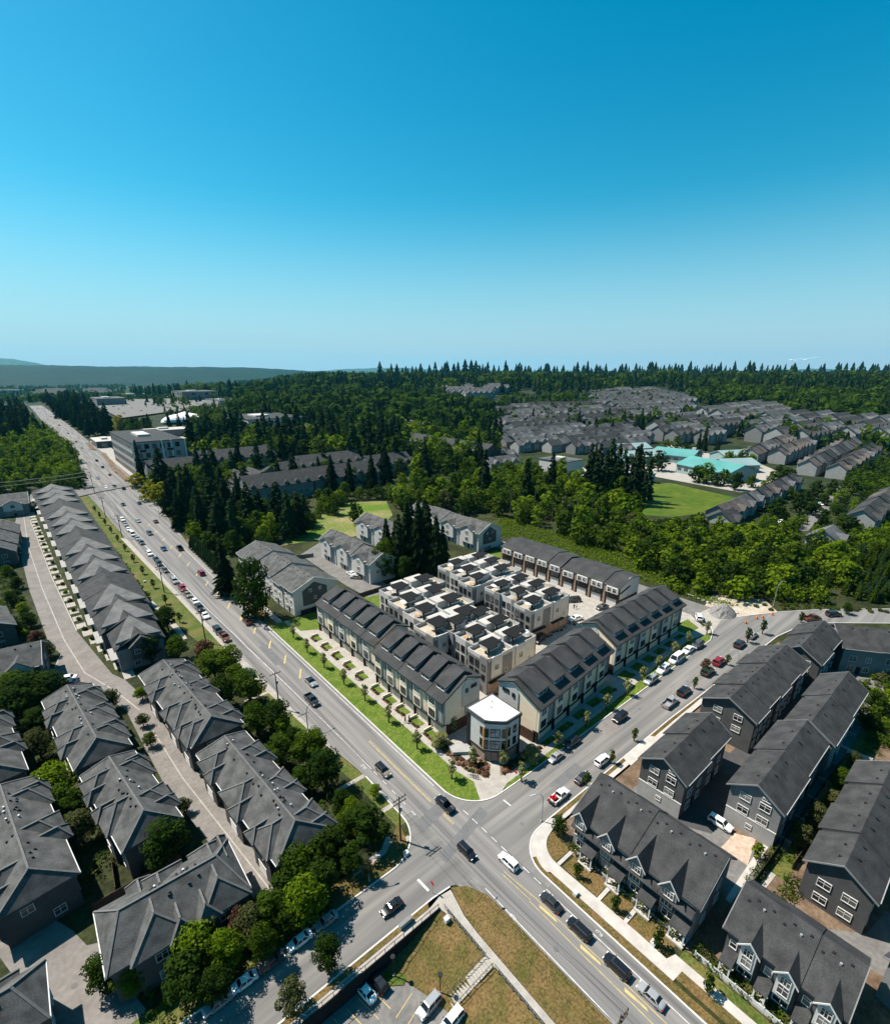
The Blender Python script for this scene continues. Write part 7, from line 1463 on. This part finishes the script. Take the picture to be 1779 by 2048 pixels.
for i, (x, y) in enumerate([(60, 985), (133, 985)]): utility_pole(at(x, y), 11, 'utility pole in front of the bright wood, %s one' % ('left', 'right')[i], 1, R(80))
def street_lamp(p, h, arm, az, label, m='steel'):
    t = thing('street_lamp', p, az, label, 'street lamp', None)
    pts = [(0, 0, 0), (0, 0, h * .72)] + [(arm * (1 - math.cos(a)) * .5, 0, h * .72 + h * .28 * math.sin(a)) for a in (.5, 1.0, 1.5)] + [(arm * .8, 0, h * 1.0), (arm, 0, h * .985)]
    MB().tube(pts, [.10, .075] + [.06] * (len(pts) - 2), 7).build('pole', m, t)
    MB().idx([(arm - .1, -.12, h * .985 - .04), (arm + .6, -.16, h * .975 - .04), (arm + .6, .16, h * .975 - .04), (arm - .1, .12, h * .985 - .04), (arm - .1, -.1, h * .985 + .06), (arm + .5, -.1, h * .975 + .06), (arm + .5, .1, h * .975 + .06), (arm - .1, .1, h * .985 + .06)], [(0, 3, 2, 1), (4, 5, 6, 7), (0, 1, 5, 4), (1, 2, 6, 5), (2, 3, 7, 6), (3, 0, 4, 7)]).build('lamp_head', m, t)
    MB().box(-.16, .16, -.16, .16, 0, .25).build('base', 'concrete', t); return t
street_lamp(at(1082, 1643), 6.2, 1.7, R(150), 'curved grey street lamp at the corner of the right estate')
street_lamp(at(738, 1762), 4.6, 1.3, R(-20), 'curved pale street lamp between the trees at the cross street corner')
street_lamp(at(1545, 1212), 8.5, 2.6, R(-25), 'curved grey street lamp above the construction mound')
street_lamp(at(616, 1460), 6.0, 2.2, R(5), 'street lamp on a long arm over the long road near the tree belt', 'dark_metal')
street_lamp(at(320, 1035), 9, 2.2, R(170), 'street lamp by the yellow roadside trees')
street_lamp(at(1470, 1345), 6, 1.7, R(100), 'street lamp on the estate side of the side street'); street_lamp(at(1550, 1035), 8, 2, R(20), 'street lamp at the foot of the residential street')
def lot_lamp(px_, label):
    p = at(*px_, -2.45); t = thing('car_park_lamp', p, 0, label, 'lamp post', 'car park lamps')
    MB().tube([(0, 0, 0), (0, 0, 3.6)], .07, 8).build('pole', 'dark_metal', t); MB().tube([(0, 0, 3.6), (0, 0, 3.85)], [.28, .30], 12).build('lamp_head', 'dark_metal', t); MB().tube([(0, 0, 0), (0, 0, .35)], .18, 8).build('base', 'concrete', t)
lot_lamp((880, 1988), 'dark lamp post at the foot of the slope beside the steps'); lot_lamp((787, 1952), 'dark lamp post at the car park island below the retaining wall')
def sign(p, h, label, m, octo=True, rz=0):
    t = thing('road_sign', p, rz, label, 'sign'); MB().tube([(0, 0, 0), (0, 0, h)], .03, 6).build('post', 'steel', t)
    ring = [(math.cos(R(22.5 + 45 * k)) * .38, math.sin(R(22.5 + 45 * k)) * .38) for k in range(8)] if octo else [(-.22, -.3), (.22, -.3), (.22, .3), (-.22, .3)]
    MB().prism([(x, -.04, h - .1 + z) for x, z in ring], [(x, -.06, h - .1 + z) for x, z in ring]).build('plate', m, t)
sign(at(865, 1787), 2.2, 'red stop sign on the dry verge where the cross street meets the junction', 'red_sign', True, R(-90))
sign(at(991, 1812), 1.8, 'small pale sign on the dry bank beside the long road', 'white', False); sign(at(1030, 1562), 2.2, 'stop sign at the end of the side street', 'red_sign', True, R(90))
t = thing('utility_cabinet', (-21.2, -4.66, .1), R(1), 'long low grey utility cabinet on the cross street verge', 'cabinet'); MB().box(-1.0, 1.0, -.25, .25, 0, .7).build('body', 'panel_grey', t); MB().box(-1.05, 1.05, -.29, .29, .7, .76).build('lid', 'wall_grey', t)
for q, lb in (((812, 1710), 'pale utility box beside the corner pavement by the tall pole'), ((290, 1165), 'white utility box on the roadside verge'), ((893, 1842), 'small white box at the top of the dry slope'), ((1150, 1790), 'small pale post box on the second front lawn'), ((1305, 1890), 'small pale post box on the third front lawn')):
    p = at(*q); t = thing('utility_box', p, 0, lb, 'cabinet'); MB().box(-.35, .35, -.3, .3, 0, .6).build('body', 'white', t); MB().box(-.38, .38, -.33, .33, .6, .66).build('lid', 'wall_light', t)

# footpath steps down to the car park
a, b = Vector((-15.7, -15.4, 0)), Vector((-21.6, -14.6, -2.45)); t = thing('stairs', a, 0, 'pale concrete steps with handrails from the footpath to the sunken car park', 'stairs')
d = b - a; n = 15
for i in range(n):
    q = a.lerp(b, (i + .5) / n) - a; q.z += .16; link('step', bpy.data.meshes.get('step') or MB().box(-.24, .24, -.65, .65, -.3, 0.06).mesh('step', ['concrete']), t, q, math.atan2(d.y, d.x))
for s in (-.75, .75):
    o = Vector((d.y, -d.x, 0)).normalized() * s; mb = MB(); mb.bar(o + Vector((0, 0, .95)), d + o + Vector((0, 0, .95)), .06)
    for k in range(7): q = d * (k / 6) + o; mb.bar(q, q + Vector((0, 0, .95)), .05)
    mb.build('handrail', 'dark_metal', t); MB().bar(o * .95 + Vector((0, 0, -.05)), d + o * .95 + Vector((0, 0, -.05)), .14, .5).build('stringer', 'concrete', t)
for x0, x1, y0, y1, lb, L2 in ((-15.75, -15.68, -14.5, -6.4, 'dark railing at the top of the dry slope, above the steps', 0), (-15.75, -15.68, -40, -16.4, 'dark railing beside the lower footpath, below the steps', 0)):
    t = thing('railing', (x0, y0, 0), 0, lb, 'railing'); L_ = y1 - y0; MB().box(0, .06, 0, L_, .9, .96).build('rail', 'dark_metal', t); MB().box(0, .06, 0, L_, .45, .49).build('rail', 'dark_metal', t)
    for k in range(int(L_ / 1.2) + 1): link('post', bpy.data.meshes.get('rpost') or MB().box(0, .06, 0, .06, 0, .9).mesh('rpost', ['dark_metal']), t, (0, min(L_ - .06, k * 1.2), 0))
t = thing('railing', (-60, -6.05, .35), 0, 'dark railing on top of the retaining wall by the cross street', 'railing'); MB().box(0, 43.6, -.03, .03, .85, .9).build('rail', 'dark_metal', t)
for k in range(30): link('post', bpy.data.meshes.get('rpost'), t, (k * 1.5, -.03, 0))

# ------------------------------------------------------------------ fences
def fence(a, b, h, m, label, cat='fence', sp=2.0, group=None):
    a, b = Vector((*a, 0)), Vector((*b, 0)); d = b - a; L_ = d.length; n = max(1, int(L_ / sp)); t = thing('fence', a, math.atan2(d.y, d.x), label, cat, group); w = L_ / n
    pm = MB().box(.06, w - .06, -.03, .03, .05, h).mesh('panel', [m]); po = MB().box(-.06, .06, -.06, .06, 0, h + .12).mesh('post', [m])
    for k in range(n): link('panel', pm, t, (k * w, 0, 0))
    for k in range(n + 1): link('post', po, t, (k * w, 0, 0))
fence((15.8, -33.2), (62, -34.8), 1.4, 'wall_black', 'black garden fence running behind the gabled pairs of the right estate')
fence((29, -36.2), (62, -37.6), 1.3, 'fence_wood', 'brown garden fence beside the round garden trees of the right estate')
for i in range(7):
    x = 33 + 6.5 * i; t = thing('patio_wall', (x, -33.2, 0), 0, 'dark low wall between patios behind the gabled pairs, %s from the court' % ORD[i], 'wall', 'patio walls behind the gabled pairs'); MB().box(0, .18, -1.5, 0, 0, 1.1).build('wall', 'wall_grey', t); MB().box(-.03, .21, -1.53, 0, 1.1, 1.16).build('coping', 'panel_grey', t)
slab('patio', rect(31, 78, -34.6, -33.1), 'asphalt_patch', 0, .03)
fence((66, -33.6), (66, -38.6), 1.2, 'trim', 'short pale fence across the garden strip at the right edge')
fence((-53.8, 25.2), (-42.2, 25.8), 1.5, 'fence_wood', 'dark brown fence below the courtyard gardens of the hipped houses')
fence((-50.9, 26), (-50.6, 32), 1.5, 'fence_wood', 'short brown fence between two courtyard gardens, left one'); fence((-47.6, 26), (-47.4, 28), 1.5, 'fence_wood', 'short brown fence between two courtyard gardens, right one')
fence((26, 92.3), (48, 92.5), 1.5, 'fence_wood', 'brown fence between the pale gabled rows and the terrace blocks'); fence((9, 92.5), (25, 92.5), 1.6, 'wall_black', 'black fence at the end of the farther road row')
fence((24, 143), (36, 139), 1.6, 'wall_grey', 'grey fence along the meadow edge behind the pale gabled rows'); fence((92, 97), (110, 103), 1.4, 'wall_grey', 'grey fence in front of the dark arched end wall')
fence((5.35, -32.2), (5.35, -50), .9, 'trim', 'white picket fence in front of the light bay town house', sp=1.5); fence((5.9, -13), (5.9, -30.5), .5, 'stone', 'low pale garden kerb wall in front of the long charcoal town house', 'wall')
# stone steps and walls, barriers and gravel heap at the works by the bend
p = at(1445, 1232); mb = MB(); rr = random.Random(4); n = 22
rings = [[(math.cos(6.283 * k / n) * r_ * rr.uniform(.88, 1.1), math.sin(6.283 * k / n) * r_ * .8 * rr.uniform(.88, 1.1), z + rr.uniform(-.12, .12)) for k in range(n)] for r_, z in ((5.0, 0), (3.9, 1.0), (2.6, 2.0), (1.2, 2.8))]
mb.v = [q for r in rings for q in r] + [(0, 0, 3.1)]
for i in range(3):
    for k in range(n): mb.f.append((i * n + k, i * n + (k + 1) % n, (i + 1) * n + (k + 1) % n, (i + 1) * n + k)); mb.m.append(0)
for k in range(n): mb.f.append((3 * n + k, 3 * n + (k + 1) % n, 4 * n)); mb.m.append(0)
o = mb.build('gravel_heap', 'gravel'); o.location = (p.x + 2, p.y + 1, 0); tag(o, 'grey gravel heap where the back lane meets the side street', 'gravel heap')
for i, (x, y) in enumerate([(1490, 1247), (1512, 1238), (1524, 1236), (1543, 1230)]):
    p = at(x, y); t = thing('traffic_barrel', p, 0, 'orange traffic barrel at the works by the bend, %s from the left' % ORD[i], 'traffic barrel', 'orange barrels at the bend'); MB().tube([(0, 0, .05), (0, 0, .95)], [.28, .2], 10).build('body', 'orange', t); MB().box(-.35, .35, -.35, .35, 0, .06).build('foot', 'tyre', t)
for i in range(16):
    rr = random.Random(i); p = at(1330 + i * 9.4, 1172 + i * 3.6); bm = bmesh.new(); bmesh.ops.create_icosphere(bm, subdivisions=1, radius=.7)
    for v in bm.verts: v.co *= rr.uniform(.75, 1.2); v.co.z *= .7
    me = bpy.data.meshes.new('boulder'); bm.to_mesh(me); bm.free(); me.materials.append(M['stone']); o = link('boulder', me, None, p); tag(o, 'pale boulder on the scrub edge of the back lane, %s from the left' % ORD[i], 'boulder', 'boulders along the back lane')

# ------------------------------------------------------------------ terrace furniture
TN = {}
for i, (x, y, z, lb, q) in enumerate(TERR):
    pl = lb.split(' block ')[1].replace(', behind the row on the long road', '').replace(', beside the driveway', ''); TN[pl] = TN.get(pl, 0) + 1
    if q < .4:
        t = thing('parasol', (x, y, z), q * 9, 'white parasol on roof terrace %s, block %s' % (ORD[TN[pl] - 1], pl), 'parasol', 'white parasols on the roof terraces')
        MB().tube([(0, 0, 0), (0, 0, 2.2)], .04, 6).build('pole', 'steel', t); mb = MB(); r_ = [(math.cos(6.283 * k / 8) * 1.3, math.sin(6.283 * k / 8) * 1.3, 1.95) for k in range(8)]; mb.idx(r_ + [(0, 0, 2.45)], [(k, (k + 1) % 8, 8) for k in range(8)]); mb.build('canopy', 'white', t)
    elif q < .75:
        t = thing('terrace_table', (x, y, z), q * 5, 'small timber table on roof terrace %s, block %s' % (ORD[TN[pl] - 1], pl), 'table', 'tables on the roof terraces'); MB().box(-.7, .7, -.45, .45, .68, .74).build('tabletop', 'timber', t)
        for sx in (-.6, .6):
            for sy in (-.35, .35): MB().box(sx - .04, sx + .04, sy - .04, sy + .04, 0, .68).build('leg', 'dark_metal', t)
    shrub((x + .9, y - 1.0, z), .5, 'leaf_bright' if q < .5 else 'leaf_olive', '%s planter shrub, roof terrace %s, block %s' % ('green' if q < .5 else 'olive', ORD[TN[pl] - 1], pl), 'planter shrubs on the roof terraces', .6)

# ------------------------------------------------------------------ people
def person_mesh(pose, top, legs):
    V = {'hip': (0, 0, .93), 'chest': (0, 0, 1.32), 'neck': (0, .01, 1.50), 'head': (0, .03, 1.66), 'top': (0, .02, 1.78)}
    st = .22 if pose == 'walk' else .03
    pts = [V['hip'], V['chest'], V['neck'], V['head'], V['top'], (-.10, st * .5, .50), (-.10, st, .06), (-.10, st + .14, .04), (.10, -st * .3, .50), (.10, -st, .08), (.10, -st + .14, .05),
           (-.20, 0, 1.40), (-.25, -st * .5, 1.12), (-.26, -st * .2 + .06, .86), (.20, 0, 1.40), (.25, st * .5, 1.12), (.26, st * .6 + .06, .86)]
    ed = [(0, 1), (1, 2), (2, 3), (3, 4), (0, 5), (5, 6), (6, 7), (0, 8), (8, 9), (9, 10), (1, 11), (11, 12), (12, 13), (1, 14), (14, 15), (15, 16)]
    rad = [.15, .17, .065, .105, .06, .085, .055, .045, .085, .055, .045, .075, .05, .04, .075, .05, .04]
    me = bpy.data.meshes.new('skel'); me.from_pydata(pts, ed, []); o = bpy.data.objects.new('skel', me); C.objects.link(o)
    sk = o.modifiers.new('s', 'SKIN'); o.modifiers.new('u', 'SUBSURF').levels = 1
    for i, r_ in enumerate(rad): me.skin_vertices[0].data[i].radius = (r_, r_); me.skin_vertices[0].data[i].use_root = (i == 0)
    dg = bpy.context.evaluated_depsgraph_get(); m2 = bpy.data.meshes.new_from_object(o.evaluated_get(dg)); bpy.data.objects.remove(o)
    m2.name = 'person'
    for m in (legs, top, 'skin', 'hair'): m2.materials.append(M[m])
    for f in m2.polygons:
        z = f.center.z; f.material_index = 0 if z < .95 else 3 if z > 1.72 or (z > 1.6 and f.center.y < .0) else 2 if z > 1.5 or (abs(f.center.x) > .22 and z < 1.0) else 1
        f.use_smooth = True
    return m2
for x, y, pose, top, legs, rz, lb in [(810, 1446, 'walk', 'cloth_red', 'cloth_dark', 200, 'person in a red top walking on the pavement, left one of a pair'), (818, 1444, 'walk', 'cloth_blue', 'cloth_dark', 200, 'person in a blue top walking on the pavement, right one of a pair'), (712, 1360, 'walk', 'cloth_dark', 'cloth_dark', 20, 'person in dark clothes walking on the pavement higher up the long road'), (27, 1084, 'stand', 'cloth_dark', 'cloth_dark', 30, 'dark dressed person standing apart on the left lane'), (36, 1080, 'walk', 'cloth_dark', 'cloth_blue', 60, 'dark dressed person in the lane group, left one'), (41, 1082, 'stand', 'cloth_dark', 'cloth_dark', 200, 'dark dressed person in the lane group, middle one'), (46, 1079, 'walk', 'cloth_blue', 'cloth_dark', 250, 'dark dressed person in the lane group, right one'), (1147, 1218, 'stand', 'cloth_dark', 'cloth_dark', 150, 'dark dressed person in the courtyard, left one'), (1152, 1217, 'stand', 'cloth_white', 'cloth_dark', 190, 'person in a white top in the courtyard, right one')]:
    o = link('person', person_mesh(pose, top, legs), None, at(x, y) + Vector((0, 0, .10)), R(rz)); tag(o, lb, 'person')
# bicycles at the stand by the corner
wh = MB(); n = 12
for k in range(n):
    a, b = 6.283 * k / n, 6.283 * (k + 1) / n; wh.bar((0, math.cos(a) * .33, math.sin(a) * .33), (0, math.cos(b) * .33, math.sin(b) * .33), .035)
wh = wh.mesh('wheel', ['tyre'])
for i in range(3):
    p = at(944 + 4.5 * i, 1557 + .8 * i); t = thing('bicycle', (p.x, p.y, .10), R(30), 'dark bicycle in the stand at the pavement corner, %s' % ('left one', 'middle one', 'right one')[i], 'bicycle', 'bicycles at the corner')
    link('wheel', wh, t, (0, .5, .33)); link('wheel', wh, t, (0, -.5, .33)); mb = MB()
    for a, b in (((0, -.5, .33), (0, -.15, .75)), ((0, -.15, .75), (0, .35, .78)), ((0, .35, .78), (0, .5, .33)), ((0, -.05, .33), (0, .35, .78)), ((0, -.05, .33), (0, -.15, .75)), ((0, -.5, .33), (0, -.05, .33)), ((0, .35, .78), (0, .33, .98))): mb.bar(a, b, .04)
    mb.build('frame', 'cloth_white' if i == 1 else 'cloth_dark', t); MB().bar((-.25, .33, .98), (.25, .33, .98), .035).build('handlebar', 'dark_metal', t); MB().box(-.07, .07, -.28, -.05, .84, .89).build('saddle', 'tyre', t)
# ------------------------------------------------------------------ air
mb = MB().box(CAM.x - 15000, CAM.x + 15000, CAM.y - 15000, CAM.y + 15000, -60, 520)
hz = mb.mesh('haze', []); hm = bpy.data.materials.new('haze'); hm.use_nodes = True; hn = hm.node_tree; hn.nodes.clear()
pv = hn.nodes.new('ShaderNodeVolumePrincipled'); pv.inputs['Density'].default_value = 0.000024; pv.inputs['Color'].default_value = (0.10, 0.64, 0.88, 1); pv.inputs['Anisotropy'].default_value = 0.2
ho = hn.nodes.new('ShaderNodeOutputMaterial'); hn.links.new(pv.outputs[0], ho.inputs['Volume']); hz.materials.append(hm)
o = link('haze', hz); o['kind'] = 'stuff'
